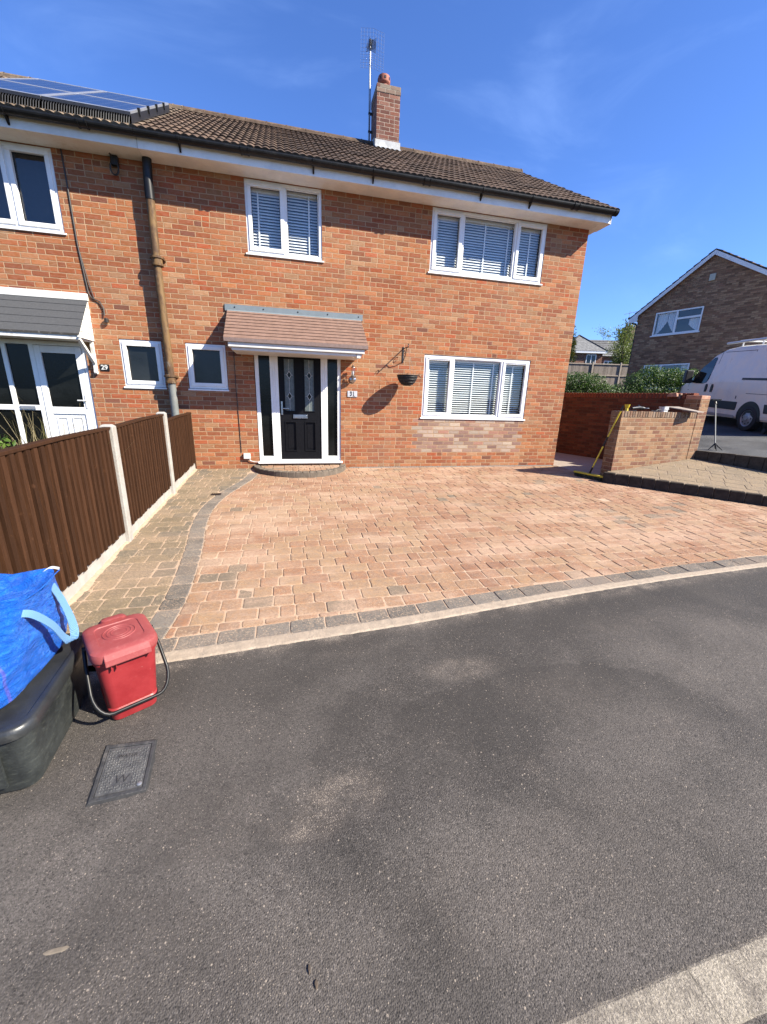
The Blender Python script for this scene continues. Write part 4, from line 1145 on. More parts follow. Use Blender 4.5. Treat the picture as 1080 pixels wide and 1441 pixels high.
# solar panels
M_CELL = None
t = NT('solar cells'); c = t.co(); x, y, z = t.sep(c)[:3]
sl_ = t.m_('SQRT', t.m_('ADD', t.m_('POWER', y, 2.0), 0.0))
gx = t.m_('FRACT', t.m_('DIVIDE', t.m_('ADD', x, 100.0), .166)); gy = t.m_('FRACT', t.m_('DIVIDE', t.m_('ADD', y, 100.0), .141))
ln = t.m_('MAXIMUM', t.m_('LESS_THAN', gx, .035), t.m_('LESS_THAN', gy, .02))
cc = t.mix(t.noise(c, 3, 2), (.012, .018, .045), (.02, .03, .07)); cc = t.mix(ln, cc, (.16, .18, .24))
M_CELL = t.pbr(cc, .16, .15)
pn = [(-2.965, -1.93), (-4.01, -2.975), (-5.055, -4.02), (-6.1, -5.065), (-7.145, -6.11)]
lbl = ['rightmost blue solar panel on the tiled roof, nearest the chimney side', 'second solar panel from the right on the roof of 29', 'third solar panel from the right, cut by the left edge', 'solar panel further left on the same roof', 'solar panel furthest left on the same roof']
for (a, b), lb in zip(pn, lbl):
    if b < -4.0: continue
    sp = thing('solar_panel', lb, 'solar panel', (a, -.3, 4.9), 0, 'solar panels on the roof of number 29')
    y0_, y1_ = -.30, 2.22; of = .17
    def Pz(yy, o): return EAVE_Z + SL * (yy - EAVE_Y) + o
    mb = MB()
    for (p, q, r_, s_) in ((a, a + .035, y0_, y1_), (b - .035, b, y0_, y1_), (a + .035, b - .035, y0_, y0_ + .03), (a + .035, b - .035, y1_ - .03, y1_), (a + .035, b - .035, .86, .885)):
        mb.add([(p, r_, Pz(r_, of)), (q, r_, Pz(r_, of)), (q, s_, Pz(s_, of)), (p, s_, Pz(s_, of)), (p, r_, Pz(r_, of - .05)), (q, r_, Pz(r_, of - .05)), (q, s_, Pz(s_, of - .05)), (p, s_, Pz(s_, of - .05))], [(0, 1, 2, 3), (4, 7, 6, 5), (0, 4, 5, 1), (1, 5, 6, 2), (2, 6, 7, 3), (3, 7, 4, 0)])
    mb.build('panel_frame', simple('panel frame', (.62, .63, .65), .35, .05, metal=.6), sp)
    mb = MB(); mb.quad((a + .03, y0_ + .02, Pz(y0_ + .02, of - .006)), (b - .03, y0_ + .02, Pz(y0_ + .02, of - .006)), (b - .03, y1_ - .02, Pz(y1_ - .02, of - .006)), (a + .03, y1_ - .02, Pz(y1_ - .02, of - .006)))
    mb.build('cells', M_CELL, sp)
    mb = MB(); nbr = 34
    mb.box(a, b, y0_ - .012, y0_ - .002, Pz(y0_, of - .05) - .0, Pz(y0_, of) - .012)
    for k in range(nbr):
        x = a + (b - a) * (k + .5) / nbr
        mb.tube([(x, y0_ - .0, Pz(y0_, of - .05)), (x + .006, y0_ - .05, Pz(y0_, .075)), (x - .004, y0_ - .06, Pz(y0_ - .06, .03))], .006, 5)
    mb.build('pest_mesh', M_BLACKM, sp)
    if b > -1.95:
        mb = MB()
        for k in range(4):
            yy = .1 + k * .55; mb.obox((b + .012, yy, Pz(yy, of - .03)), (1, 0, 0), (0, 1, SL), (0, -SL, 1), .03, .06, .09)
        mb.prism([(b + .001, y0_, Pz(y0_, .02)), (b + .001, y0_, Pz(y0_, of - .03)), (b + .001, y1_, Pz(y1_, of - .03)), (b + .001, y1_, Pz(y1_, .02))], (.004, 0, 0))
        mb.build('end_cover', M_BLACKM, sp)
# ------------------------------------------------------------------ fittings on the front wall
def text_mesh(body, size, depth, mat, name, parent, M, offset=.0, shear=0.0):
    cu = bpy.data.curves.new('lettering', 'FONT'); cu.body = body; cu.size = size; cu.extrude = depth; cu.align_x = 'CENTER'; cu.align_y = 'CENTER'; cu.offset = offset; cu.shear = shear
    ob = bpy.data.objects.new('lettering', cu); COL.objects.link(ob)
    dg = bpy.context.evaluated_depsgraph_get(); dg.update()
    me = bpy.data.meshes.new_from_object(ob.evaluated_get(dg))
    bpy.data.objects.remove(ob); bpy.data.curves.remove(cu)
    me.transform(WM[parent].inverted() @ M)
    me.materials.clear(); me.materials.append(mat)
    o = bpy.data.objects.new(name, me); COL.objects.link(o); o.parent = parent; WM[o] = WM[parent]
    return o
FACE = Matrix.Rotation(R(90), 4, 'X')       # text plane facing -y

# soil pipe on the boundary between the houses
dp = thing('downpipe', 'weathered brown soil pipe with black top between the two houses', 'pipe', (-1.87, -.12, 0))
t = NT('weathered brown pipe'); c = t.co(); n = t.noise(t.map(c, (1, 1, .25)), 14, 6, .75); n2 = t.noise(t.map(c, (1, 1, .4)), 5, 5, .7)
pc = t.mix(t.rng(n, .38, .6), (.23, .135, .055), (.10, .055, .030)); pc = t.mix(t.m_('MULTIPLY', t.rng(n2, .55, .66), .8), pc, (.30, .27, .23))
M_PIPE = t.pbr(pc, .7, .3, normal=t.bump(n, .003))
mb = MB(); mb.tube([(-1.85, -.12, 4.08), (-1.86, -.12, 3.28)], .058, 20); mb.tube([(-1.86, -.12, 3.28), (-1.845, -.12, 1.53)], .058, 20); mb.build('pipe', M_PIPE, dp, smooth=True)
mb = MB(); mb.tube([(-1.84, -.10, 4.57), (-1.85, -.118, 4.3), (-1.85, -.12, 4.05)], [.062, .062, .066], 20); mb.build('upper_pipe', M_BLACKP, dp, smooth=True)
mb = MB(); mb.tube([(-1.845, -.12, 1.53), (-1.84, -.12, -.05)], .060, 20); mb.build('lower_pipe', simple('grey lower pipe', (.20, .21, .20), .6, .15, 9, dirt=(.32, .30, .27), dscale=7, damt=.5), dp, smooth=True)
for z in (3.25, 1.53):
    mb = MB(); mb.lathe([(.058, -.07), (.085, -.065), (.087, -.035), (.074, -.03), (.074, .03), (.090, .035), (.090, .062), (.06, .07)], (-1.852, -.12, z), 20, cap=False); mb.box(-1.95, -1.755, -.13, -.003, z + .03, z + .06); mb.build('collar', M_PIPE, dp, smooth=True)

cab = thing('cable', 'thin dark cable running down the wall of number 29 to its canopy', 'cable', (-2.92, 0, 2.5))
mb = MB(); mb.tube([(-2.955, -.012, 4.56), (-2.945, -.012, 4.0), (-2.94, -.012, 3.4), (-2.90, -.012, 2.75), (-2.86, -.014, 2.68), (-2.76, -.02, 2.64), (-2.72, -.02, 2.55), (-2.72, -.03, 2.44)], .010, 6); mb.tube([(-2.93, -.012, 3.3), (-2.87, -.02, 2.9), (-2.83, -.014, 2.66)], .007, 6); mb.build('wire', M_CABLE, cab, smooth=True)
mb = MB(); mb.lathe([(0, -.07), (.03, -.065), (.034, -.02), (.02, 0)], (-2.70, -.04, 2.41), 12); mb.build('connector', M_CABLE, cab, smooth=True)
mb = MB(); mb.tube([(-.845, -.008, 2.05), (-.85, -.008, 1.5), (-.84, -.008, .9), (-.835, -.008, .3)], .006, 6)
tag(mb.build('cable', M_CABLE, smooth=True), 'thin dark cable down the brick wall left of the black door', 'cable')
jb = thing('junction_box', 'black cable box with looped wire under the soffit between the houses', 'box', (-2.3, 0, 4.45))
mb = MB(); mb.box(-2.33, -2.235, -.075, -.003, 4.44, 4.565); mb.build('box', M_BLACKP, jb, bevel=.012)
mb = MB(); pts = [(-2.30 + .052 * math.cos(a), -.04, 4.42 + .085 * math.sin(a)) for a in np.linspace(0, 2 * math.pi, 18)]
for k in range(3): mb.tube([(x + .006 * k, y_ - .012 * k, z - .008 * k) for x, y_, z in pts], .009, 6, cap=False)
mb.tube([(-2.29, -.05, 4.52), (-2.36, -.10, 4.60), (-2.42, -.2, 4.62), (-2.45, -.34, 4.70)], .006, 6); mb.tube([(-2.28, -.05, 4.52), (-2.33, -.12, 4.585), (-2.37, -.22, 4.6), (-2.38, -.34, 4.68)], .006, 6)
mb.build('wire', M_CABLE, jb, smooth=True)
cb = thing('cable_box', 'small white cable box with a loose white lead left of the front door', 'box', (-.74, 0, .24))
mb = MB(); mb.box(-.80, -.68, -.05, -.002, .185, .285); mb.build('cover', M_WHITEPL, cb, bevel=.006)
mb = MB(); mb.tube([(-.70, -.03, .185), (-.685, -.03, .15), (-.63, -.025, .13), (-.55, -.02, .122), (-.525, -.01, .125)], .007, 6); mb.build('lead', M_WHITEPL, cb, smooth=True)

# wall lamp
lp = thing('wall_lamp', 'small chrome wall lantern with clear glass between the door and hanging basket', 'lamp', (1.20, 0, 1.7))
mb = MB(); mb.lathe([(0, -.03), (.035, -.028), (.06, -.016), (.065, -.003), (.065, 0)], (1.215, 0, 1.655), 20, 'Y'); mb.build('back_plate', M_CHROME, lp, smooth=True)
mb = MB(); mb.tube([(1.215, -.02, 1.655), (1.21, -.07, 1.63), (1.205, -.10, 1.64), (1.205, -.11, 1.67)], .011, 8); mb.lathe([(.012, 1.665), (.045, 1.675), (.05, 1.70), (.035, 1.715), (.0, 1.715)], (1.205, -.11, 0), 18); mb.build('arm', M_CHROME, lp, smooth=True)
mb = MB(); mb.lathe([(.034, 1.715), (.038, 1.76), (.036, 1.83), (.028, 1.855)], (1.205, -.11, 0), 18, cap=False); mb.build('glass_shade', glass('lamp glass', (.85, .87, .87)), lp, smooth=True)
mb = MB(); mb.lathe([(.042, 1.852), (.036, 1.866), (.015, 1.88), (.006, 1.90), (0, 1.905)], (1.205, -.11, 0), 18); mb.build('cap', M_CHROME, lp, smooth=True)
mb = MB(); mb.lathe([(0, 1.715), (.012, 1.72), (.016, 1.76), (.011, 1.79), (0, 1.795)], (1.205, -.11, 0), 12); mb.build('bulb', M_WHITEPL, lp, smooth=True)

pl = thing('number_plate', 'small silver house number plate reading 31 below the wall lamp', 'house number', (1.21, 0, 1.39))
mb = MB(); mb.box(1.118, 1.302, -.014, -.003, 1.337, 1.447); mb.build('plate', simple('pale aluminium plate', (.60, .61, .66), .35, .05, 20), pl, bevel=.004)
M_NUM = simple('dark blue number', (.016, .018, .032), .5, .1)
FX = Matrix.Translation((1.208, -.0155, 1.393)) @ FACE @ Matrix.Scale(.82, 4, (1, 0, 0))
text_mesh('31', .118, .0012, M_NUM, 'numeral', pl, FX, .0012)
mb = MB(); mb.box(1.216, 1.264, -.0166, -.0143, 1.350, 1.357); mb.box(1.166, 1.178, -.0166, -.0143, 1.408, 1.424); mb.box(1.168, 1.180, -.0166, -.0143, 1.362, 1.378); pieces(mb, 'serif', M_NUM, pl)
p29 = thing('number_plate', 'small black house number plate with white 29 beside the porch canopy', 'house number', (-2.84, 0, 1.67))
mb = MB(); mb.box(-2.912, -2.772, -.012, -.003, 1.622, 1.722); mb.build('plate', M_BLACKP, p29, bevel=.006)
text_mesh('29', .098, .001, simple('white number', (.75, .75, .72), .5, .03), 'numeral', p29, Matrix.Translation((-2.842, -.0132, 1.674)) @ FACE, .0025)

# hanging basket and bracket
bk = thing('basket_bracket', 'black wrought iron wall bracket holding the hanging basket', 'bracket', (2.17, 0, 2.1))
mb = MB(); mb.box(2.158, 2.182, -.012, -.002, 1.99, 2.27); mb.bar((2.17, -.008, 2.235), (2.17, -.34, 2.235), .014)
mb.tube([(2.17, -.01, 2.01), (2.17, -.10, 2.06), (2.17, -.18, 2.14), (2.17, -.22, 2.235)], .007, 7)
pts = [(2.17, -.34 + .025 * math.sin(a) * 1.0, 2.235 - .0 + .025 * (1 - math.cos(a))) for a in np.linspace(0, 4.6, 14)]
mb.tube(pts, .006, 7)
mb.tube([(2.17, -.10 + .03 * math.cos(a), 2.17 + .03 * math.sin(a)) for a in np.linspace(0, 5.2, 16)], .005, 6)
mb.build('iron_arm', M_BLACKM, bk, smooth=True)
hb = thing('hanging_basket', 'empty black bowl hanging basket on thin chains beside the lower window', 'basket', (2.185, -.30, 1.6))
bx, by, bz = 2.185, -.30, 1.752
prof = [(.192, 0), (.185, -.03), (.17, -.075), (.14, -.125), (.105, -.16), (.06, -.178), (0, -.182)]
mb = MB(); mb.lathe([(r_ - .006, h) for r_, h in reversed(prof[:-1])] + prof, (bx, by, bz), 28, cap=False)
mb.build('liner', simple('woven black liner', (.020, .020, .022), .8, .3, 40, .006, 50), hb, smooth=True)
mb = MB()
for r_, h in prof[:-1]: mb.tube([(bx + (r_ + .004) * math.cos(a), by + (r_ + .004) * math.sin(a), bz + h) for a in np.linspace(0, 2 * math.pi, 33)], .005, 6, cap=False)
mb.build('wire_frame', M_BLACKM, hb, smooth=True)
mb = MB()
for k in range(3):
    a = 2 * math.pi * k / 3 + .5
    mb.tube([(bx + .19 * math.cos(a), by + .19 * math.sin(a), bz), (bx, by - .0, bz + .46)], .0016, 4)
mb.build('chain', M_STEEL, hb)
mb = MB(); mb.lathe([(0, -.045), (.178, -.04)], (bx, by, bz), 24, cap=False); mb.build('compost', M_SOIL, hb)
mb = MB()
for k in range(9):
    a = random.uniform(0, 6.28); r_ = random.uniform(.08, .18); x, y_ = bx + r_ * math.cos(a), by + r_ * math.sin(a)
    mb.tube([(x, y_, bz - .04), (x + random.uniform(-.02, .02), y_, bz + .01), (x + random.uniform(-.03, .04), y_, bz + random.uniform(.03, .06))], .0022, 4)
for k in range(6):
    mb.tube([(bx + .17, by - .06, bz), (bx + .20 + .01 * k, by - .07, bz + .02 - .012 * k), (bx + .215 + .004 * k, by - .07 + .01 * k, bz + .05 - .03 * k)], .003, 4)
mb.build('dry_stalk', simple('dead stalk', (.10, .065, .05), .9, .3), hb)

# TV aerial beside the chimney
ae = thing('tv_aerial', 'tall television aerial with mesh reflector beside the brick chimney', 'aerial', (2.10, 3.45, 6.9))
M_ALU = simple('aerial aluminium', (.55, .56, .58), .4, .1, metal=.8)
ax_, ay_ = 2.105, 3.45
mb = MB(); mb.tube([(ax_, ay_, 6.9), (ax_, ay_, 8.95)], .019, 10); mb.build('mast', M_ALU, ae, smooth=True)
mb = MB(); mb.box(ax_ - .02, ax_ + .10, ay_ - .02, ay_ + .02, 7.28, 7.32); mb.box(ax_ - .02, ax_ + .10, ay_ - .02, ay_ + .02, 7.62, 7.66); mb.lathe([(.03, 8.85), (.03, 8.96), (0, 8.96)], (ax_, ay_, 0), 10); pieces(mb, 'clamp', M_BLACKM, ae)
mb = MB()
# reflector: two wire panels in a shallow V, boom pointing up-left-back
def rf(u, v): return (ax_ + .05 + u * .26, ay_ - .06 + abs(u) * .06 - v * .02, 8.72 + v * .33 + (.06 * abs(v)))
for k in range(9):
    u = -1 + k / 4; mb.tube([rf(u, -1), rf(u, -.03)], .0019, 4); mb.tube([rf(u, .03), rf(u, 1)], .0019, 4)
for k in range(13):
    v = -1 + k / 6; mb.tube([rf(-1, v), rf(0, v), rf(1, v)], .0019, 4)
mb.build('reflector', M_ALU, ae)
mb = MB(); A = Vector((ax_ + .0, ay_ - .05, 8.74)); Bv = Vector((ax_ - .11, ay_ - .85, 8.38)); mb.tube([A, Bv], .010, 6)
dd = (Bv - A).normalized(); sd = Vector((dd.y, -dd.x, 0)).normalized()
for k in range(10):
    q = A + (Bv - A) * (k + .6) / 10; w = .11 - .004 * k
    for s2 in (-1, 1): mb.tube([q - sd * w + Vector((0, 0, .04 * s2)), q, q + sd * w + Vector((0, 0, .04 * s2))], .004, 4)
mb.build('boom', M_BLACKM, ae)
mb = MB(); mb.tube([(ax_ + .012, ay_ - .03, 8.6), (ax_ + .02, ay_ - .03, 7.9), (ax_ + .015, ay_ - .03, 7.0)], .005, 5); mb.build('coax', M_CABLE, ae)

# ------------------------------------------------------------------ boundary fence
fe = thing('panel_fence', 'brown wooden panel fence with concrete posts and gravel boards along the path', 'fence', (-1.66, -2.6, -.1))
FXx = -1.66
def panel(y0, y1, zt0, zt1, zb):
    """y0 nearer the street"""
    n = max(3, int(round((y1 - y0) / .082)))
    mb = MB()
    for k in range(n):
        a = y0 + (y1 - y0) * k / n; b = y0 + (y1 - y0) * (k + 1) / n + .012
        f = lambda y_: zt0 + (zt1 - zt0) * (y_ - y0) / (y1 - y0) - .012
        j = random.uniform(0, .004); z0 = zb(a) + random.uniform(-.012, .012)
        xo = FXx + .030
        m_ = a + (b - a) * .52
        b -= .010
        mb.add([(xo + .018 + j, a, z0), (xo + .014 + j, m_, z0), (xo - .012 + j, b, z0), (xo - .012 + j, b, f(b)), (xo + .014 + j, m_, f(m_)), (xo + .018 + j, a, f(a)),
                (xo - .03, a, z0), (xo - .03, b, z0), (xo - .03, b, f(b)), (xo - .03, a, f(a))], [(0, 1, 4, 5), (1, 2, 3, 4), (6, 9, 8, 7), (2, 7, 8, 3), (0, 5, 9, 6), (5, 4, 3, 8, 9), (0, 6, 7, 2, 1)], (.75 if k % 2 else .25) + random.uniform(-.25, .25))
    mb.quad((FXx + .004, y0, zb(y0) + .01), (FXx + .004, y1, zb(y1) + .01), (FXx + .004, y1, zt1 - .02), (FXx + .004, y0, zt0 - .02), .05)
    p = mb.build('panel', M_FENCE, fe, rnd=True)
    mb = MB(); mb.bar((FXx + .020, y0, zt0 - .002), (FXx + .020, (y0 + y1) / 2, (zt0 + zt1) / 2 + .008), .062, .024, r=.3); mb.bar((FXx + .020, (y0 + y1) / 2, (zt0 + zt1) / 2 + .008), (FXx + .020, y1, zt1 - .002), .062, .024, r=.3)
    for z_ in (.28, .75): mb.bar((FXx - .02, y0, zt0 * z_), (FXx - .02, y1, zt1 * z_), .03, .05, r=.2)
    mb.build('capping', M_FENCE, p, rnd=True, bevel=.004)
zbf = lambda y_: G(0, y_) + .135
panel(-5.16, -3.385, .945, .985, zbf); panel(-3.275, -1.66, .985, 1.03, zbf); panel(-1.55, -.035, .945, .985, zbf)
def post(y, zt):
    mb = MB(); z0 = G(0, y) - .05; w = .048
    mb.add([(FXx + dx, y + dy, z) for z in (z0, zt - .018) for dx, dy in ((-w, -w), (w + .015, -w), (w + .015, w), (-w, w))] + [(FXx + dx * .7 + .005, y + dy * .7, zt) for dx, dy in ((-w, -w), (w, -w), (w, w), (-w, w))],
           [(0, 1, 5, 4), (1, 2, 6, 5), (2, 3, 7, 6), (3, 0, 4, 7), (4, 5, 9, 8), (5, 6, 10, 9), (6, 7, 11, 10), (7, 4, 8, 11), (8, 9, 10, 11)])
    mb.build('concrete_post', M_CONC, fe, bevel=.007)
post(-1.605, 1.065); post(-3.33, 1.015); post(-5.215, .99)
mb = MB(); mb.box(FXx - .03, FXx + .04, -.034, -.004, .0, 1.0); mb.build('end_post', M_FENCE, fe, rnd=True, bevel=.004)
for y0, y1 in ((-5.16, -3.38), (-3.28, -1.655), (-1.555, -.02)):
    mb = MB(); n = 40
    for k in range(n):
        a, b = y0 + (y1 - y0) * k / n, y0 + (y1 - y0) * (k + 1) / n
        def cs(y_):
            bmp = .004 * noise.noise((y_ * 11, 2, 5)) + .003 * noise.noise((y_ * 30, 6, 5))
            return [(FXx + .022, y_, zbf(y_) + .004), (FXx + .028, y_, zbf(y_) - .0), (FXx + .028, y_, zbf(y_) - .022), (FXx + .022 + bmp, y_, zbf(y_) - .030), (FXx + .024 + bmp * 1.5, y_, zbf(y_) - .08), (FXx + .026 + bmp, y_, zbf(y_) - .16)]
        A, B = cs(a), cs(b)
        for q in range(5): mb.quad(A[q], B[q], B[q + 1], A[q + 1])
        mb.quad((FXx - .02, a, zbf(a) + .004), (FXx - .02, b, zbf(b) + .004), B[0], A[0])
    mb.build('gravel_board', M_CONC, fe, smooth=True)

# ------------------------------------------------------------------ rounded-box loft for the bins
def rrect(w, d, r, n=7):
    pts = []
    r = min(r, w / 2 - .001, d / 2 - .001)
    for (cx, cy, a0) in ((w / 2 - r, d / 2 - r, 0), (-w / 2 + r, d / 2 - r, 90), (-w / 2 + r, -d / 2 + r, 180), (w / 2 - r, -d / 2 + r, 270)):
        for k in range(n):
            a = R(a0 + 90 * k / (n - 1)); pts.append((cx + r * math.cos(a), cy + r * math.sin(a)))
    return pts
def loft(mb, secs, cap0=True, cap1=True, off=None):
    """secs: (w, d, r, z[, dx, dy])"""
    base = len(mb.v); rings = []
    for s in secs:
        w, d, r, z = s[:4]; dx, dy = (s[4], s[5]) if len(s) > 4 else (0, 0)
        rings.append([(x + dx, y + dy, z) for x, y in rrect(w, d, r)])
    n = len(rings[0]); vs = [q for rg in rings for q in rg]; fs = []
    for i in range(len(rings) - 1):
        for k in range(n):
            k2 = (k + 1) % n; fs.append((i * n + k, i * n + k2, (i + 1) * n + k2, (i + 1) * n + k))
    if cap0: fs.append(tuple(range(n - 1, -1, -1)))
    if cap1: fs.append(tuple(range((len(rings) - 1) * n, len(rings) * n)))
    mb.add(vs, fs); return mb

# red caddy
BZ = G(0, -5.6) - .004
cd = thing('food_caddy', 'red plastic food waste caddy with black handle standing on the tarmac', 'bin', (-.868, -5.615, BZ), R(30))
cd.scale = (1.13, 1.13, 1.19)
t = NT('scuffed red plastic'); c = t.co(); n = t.noise(c, 9, 6, .7); s = t.noise(t.map(c, (1, 1, 3)), 60, 4, .8)
rc = t.mix(t.rng(n, .35, .65), (.30, .022, .026), (.36, .034, .038)); rc = t.mix(t.m_('MULTIPLY', t.rng(s, .58, .72), .35), rc, (.42, .11, .10)); rc = t.mix(t.m_('MULTIPLY', t.rng(t.vor(c, 30, 'F1', 'Distance'), .045, .02), .8), rc, (.7, .55, .5))
M_RED = t.pbr(rc, .42, .45, normal=t.bump(s, .0006))
t = NT('faded red lid'); c = t.co(); n = t.noise(c, 8, 6, .7); s = t.noise(c, 45, 5, .8)
rc = t.mix(t.rng(n, .3, .7), (.31, .055, .055), (.37, .085, .082)); rc = t.mix(t.m_('MULTIPLY', t.rng(s, .5, .75), .3), rc, (.55, .24, .21))
M_REDL = t.pbr(rc, .55, .4, normal=t.bump(s, .0006))
mb = MB()
loft(mb, [(.170, .205, .03, 0), (.178, .212, .032, .004), (.182, .216, .034, .030), (.192, .226, .036, .038), (.198, .232, .036, .060), (.190, .224, .036, .066), (.226, .262, .042, .285), (.228, .264, .042, .287), (.240, .276, .046, .292), (.242, .278, .046, .312)])
cbody = mb.build('body', M_RED, cd, world=False, smooth=True)
mb = MB()
loft(mb, [(.250, .290, .052, .308), (.254, .294, .054, .316), (.254, .294, .054, .334), (.246, .286, .05, .344), (.226, .262, .045, .350), (.205, .235, .04, .352), (.170, .185, .03, .3525), (.165, .18, .03, .349), (.03, .035, .015, .352)])
lid = mb.build('lid', M_REDL, cd, world=False, smooth=True)
mb = MB()
for r_ in (.028, .042, .056):
    mb.tube([(r_ * 1.1 * math.cos(a), r_ * math.sin(a) * 1.1, .3505) for a in np.linspace(0, 2 * math.pi, 33)], .0028, 6, cap=False)
mb.build('embossed_ring', M_REDL, lid, world=False, smooth=True)
mb = MB(); loft(mb, [(.12, .05, .02, .325, 0, .145), (.115, .05, .022, .345, 0, .14), (.09, .04, .018, .362, 0, .13), (.05, .02, .009, .366, 0, .128)]); mb.build('hinge', M_REDL, lid, world=False, smooth=True)
mb = MB(); mb.prism([(-.085, -.140, .345), (-.085, -.163, .325), (-.085, -.168, .300), (-.085, -.160, .298), (-.085, -.145, .315)], (.17, 0, 0)); mb.build('latch_lip', M_REDL, lid, world=False, bevel=.006)
mb = MB(); mb.box(-.066, -.062, -.147, -.135, .265, .30); mb.box(-.048, -.044, -.147, -.135, .265, .30); mb.box(.07, .076, -.147, -.137, .278, .30); mb.build('catch', M_RED, cbody, world=False)
mb = MB()
P = [(.132, .03, .305), (.140, -.03, .25), (.146, -.10, .165)]
pth = [Vector(q) for q in P]
for k in range(7):
    a = R(90 * k / 6); pth.append(Vector((.146 - .06 * (1 - math.cos(a)), -.10 - .055 * math.sin(a) * 1.0 - .0, .165 - .085 * math.sin(a))))
full = pth + [Vector((-q.x, q.y, q.z)) for q in reversed(pth)]
mb.tube(full, .0075, 10); mb.lathe([(.012, -.138), (.012, -.122), (.012, .122), (.012, .138)], (0, .03, .305), 10, 'X')
mb.build('bail_handle', M_BLACKP, cd, world=False, smooth=True)

# black recycling box with lid
CZ = G(0, -5.8) - .004
cr = thing('recycling_box', 'black plastic recycling box under the blue bag at left edge', 'box', (-1.285, -5.775, CZ), R(4.5))
t = NT('scuffed black plastic'); c = t.co(); n = t.noise(c, 5, 6, .75); s = t.noise(t.map(c, (1, 1, 4)), 22, 6, .8)
x_, y__, z_ = t.sep(c)[:3]
bc = t.mix(t.rng(n, .35, .65), (.022, .025, .026), (.045, .050, .048)); bc = t.mix(t.m_('MULTIPLY', t.rng(s, .5, .72), .45), bc, (.15, .16, .135))
M_BOXP = t.pbr(bc, t.rng(n, .3, .7, .38, .6), .45, normal=t.bump(s, .001))
mb = MB()
loft(mb, [(.375, .60, .05, .0), (.385, .61, .055, .006), (.395, .62, .055, .06), (.398, .622, .05, .066), (.430, .665, .06, .27), (.432, .667, .06, .285), (.452, .69, .07, .289)])
for sy in (-1, 1):
    mb.prism([(-.11, sy * .318, .05), (.11, sy * .318, .05), (.12, sy * .336, .235), (-.12, sy * .336, .235)], (0, sy * .012, 0))
cbx = mb.build('tub', M_BOXP, cr, world=False, smooth=True)
mb = MB()
loft(mb, [(.455, .70, .075, .284), (.470, .714, .085, .287), (.474, .718, .085, .302), (.470, .714, .085, .318), (.458, .702, .08, .330), (.44, .684, .07, .335), (.40, .64, .06, .333), (.385, .62, .05, .324), (.10, .2, .02, .326)])
clid = mb.build('lid', simple('black lid', (.030, .032, .034), .36, .2, 7, .0008, 60, dirt=(.09, .09, .085), dscale=6, damt=.5), cr, world=False, smooth=True)

# blue woven bag
bg_ = thing('blue_bag', 'bulging blue woven plastic bag with light blue straps on the black box', 'bag', (-1.33, -5.76, CZ + .325))
def bagp(u, v):
    """u: 0..1 round the bag (starting back right, going to front right...), v: 0 bottom..1 top rim"""
    # plan outline as superellipse, morphing with height
    a = 2 * math.pi * u
    cyb, cyt = -5.765, -5.665
    hw = .184 + .012 * v ; hdb, hdt = .285, .165
    hd = hdb + (hdt - hdb) * v ** 1.3 + .05 * math.sin(math.pi * min(1, v * 1.1)) ** 1.0
    cy = cyb + (cyt - cyb) * v ** 1.3
    e = .46 - .14 * v
    ca, sa = math.cos(a), math.sin(a)
    sx = math.copysign(abs(ca) ** e, ca); sy = math.copysign(abs(sa) ** e, sa)
    z0 = CZ + .332; zt = .452
    x = -1.325 + hw * sx; y_ = cy + hd * sy
    if v < .08: x = -1.325 + (hw - .03 * (1 - v / .08)) * sx; y_ = cy + (hd - .035 * (1 - v / .08)) * sy
    z = z0 + (zt - z0) * v
    # corners of the rim stand up
    z += .03 * v ** 3 * (abs(sx * sy)) - .02 * v ** 3 * (1 - abs(sy))
    wr = .012 * noise.noise((x * 5, y_ * 5, z * 7)) + .004 * (1 - abs(noise.noise((x * 11, y_ * 11 + z * 7, z * 13))) * 2) + .007 * noise.noise((x * 15 + z * 12, y_ * 12, z * 5 + x * 6)) + .008 * abs(noise.noise((y_ * 9 + z * 16, x * 7, 3.3)))
    wr += .004 * abs(noise.noise((x * 30, y_ * 26 + z * 30, 1.0)))
    k = math.sin(math.pi * min(1, max(0.0, v * 1.0)) ** .8) if v < .98 else .2
    nx, ny = sx, sy; L = math.hypot(nx, ny) or 1
    return (x + nx / L * wr * (k + .35), y_ + ny / L * wr * (k + .35), z)
mb = MB(); nu, nv = 160, 64
vs = [bagp(i / nu, j / nv) for j in range(nv + 1) for i in range(nu)]
fs = [(j * nu + i, j * nu + (i + 1) % nu, (j + 1) * nu + (i + 1) % nu, (j + 1) * nu + i) for j in range(nv) for i in range(nu)]
fs.append(tuple(range(nu - 1, -1, -1)))
mb.add(vs, fs)
t = NT('blue woven polypropylene'); c = t.co()
xb, yb_, zb_ = t.sep(c)[:3]
wv = t.m_('ADD', t.m_('SINE', t.m_('MULTIPLY', t.m_('ADD', xb, yb_), 1400.0)), t.m_('SINE', t.m_('MULTIPLY', zb_, 1400.0)))
cr1 = t.noise(t.map(c, (6, 6, 14)), 2.2, 6, .72, 1.2); cr2 = t.noise(c, 30, 5, .7, .8)
bl = t.mix(t.rng(cr1, .3, .7), (.005, .12, .68), (.018, .21, .86)); bl = t.mix(t.m_('MULTIPLY', t.rng(cr2, .55, .75), .25), bl, (.06, .24, .60))
st_ = t.m_('MULTIPLY', t.rng(t.m_('ABSOLUTE', t.m_('ADD', yb_, .215)), .010, .004), .35)
bl = t.mix(st_, bl, (.30, .12, .60))
hh = t.m_('ADD', t.m_('MULTIPLY', cr1, 3.0), t.m_('ADD', t.m_('MULTIPLY', cr2, .9), t.m_('MULTIPLY', wv, .03)))
M_BAG = t.pbr(bl, .36, .45, normal=t.bump(hh, .010))
sk = mb.build('sack', M_BAG, bg_, smooth=False)
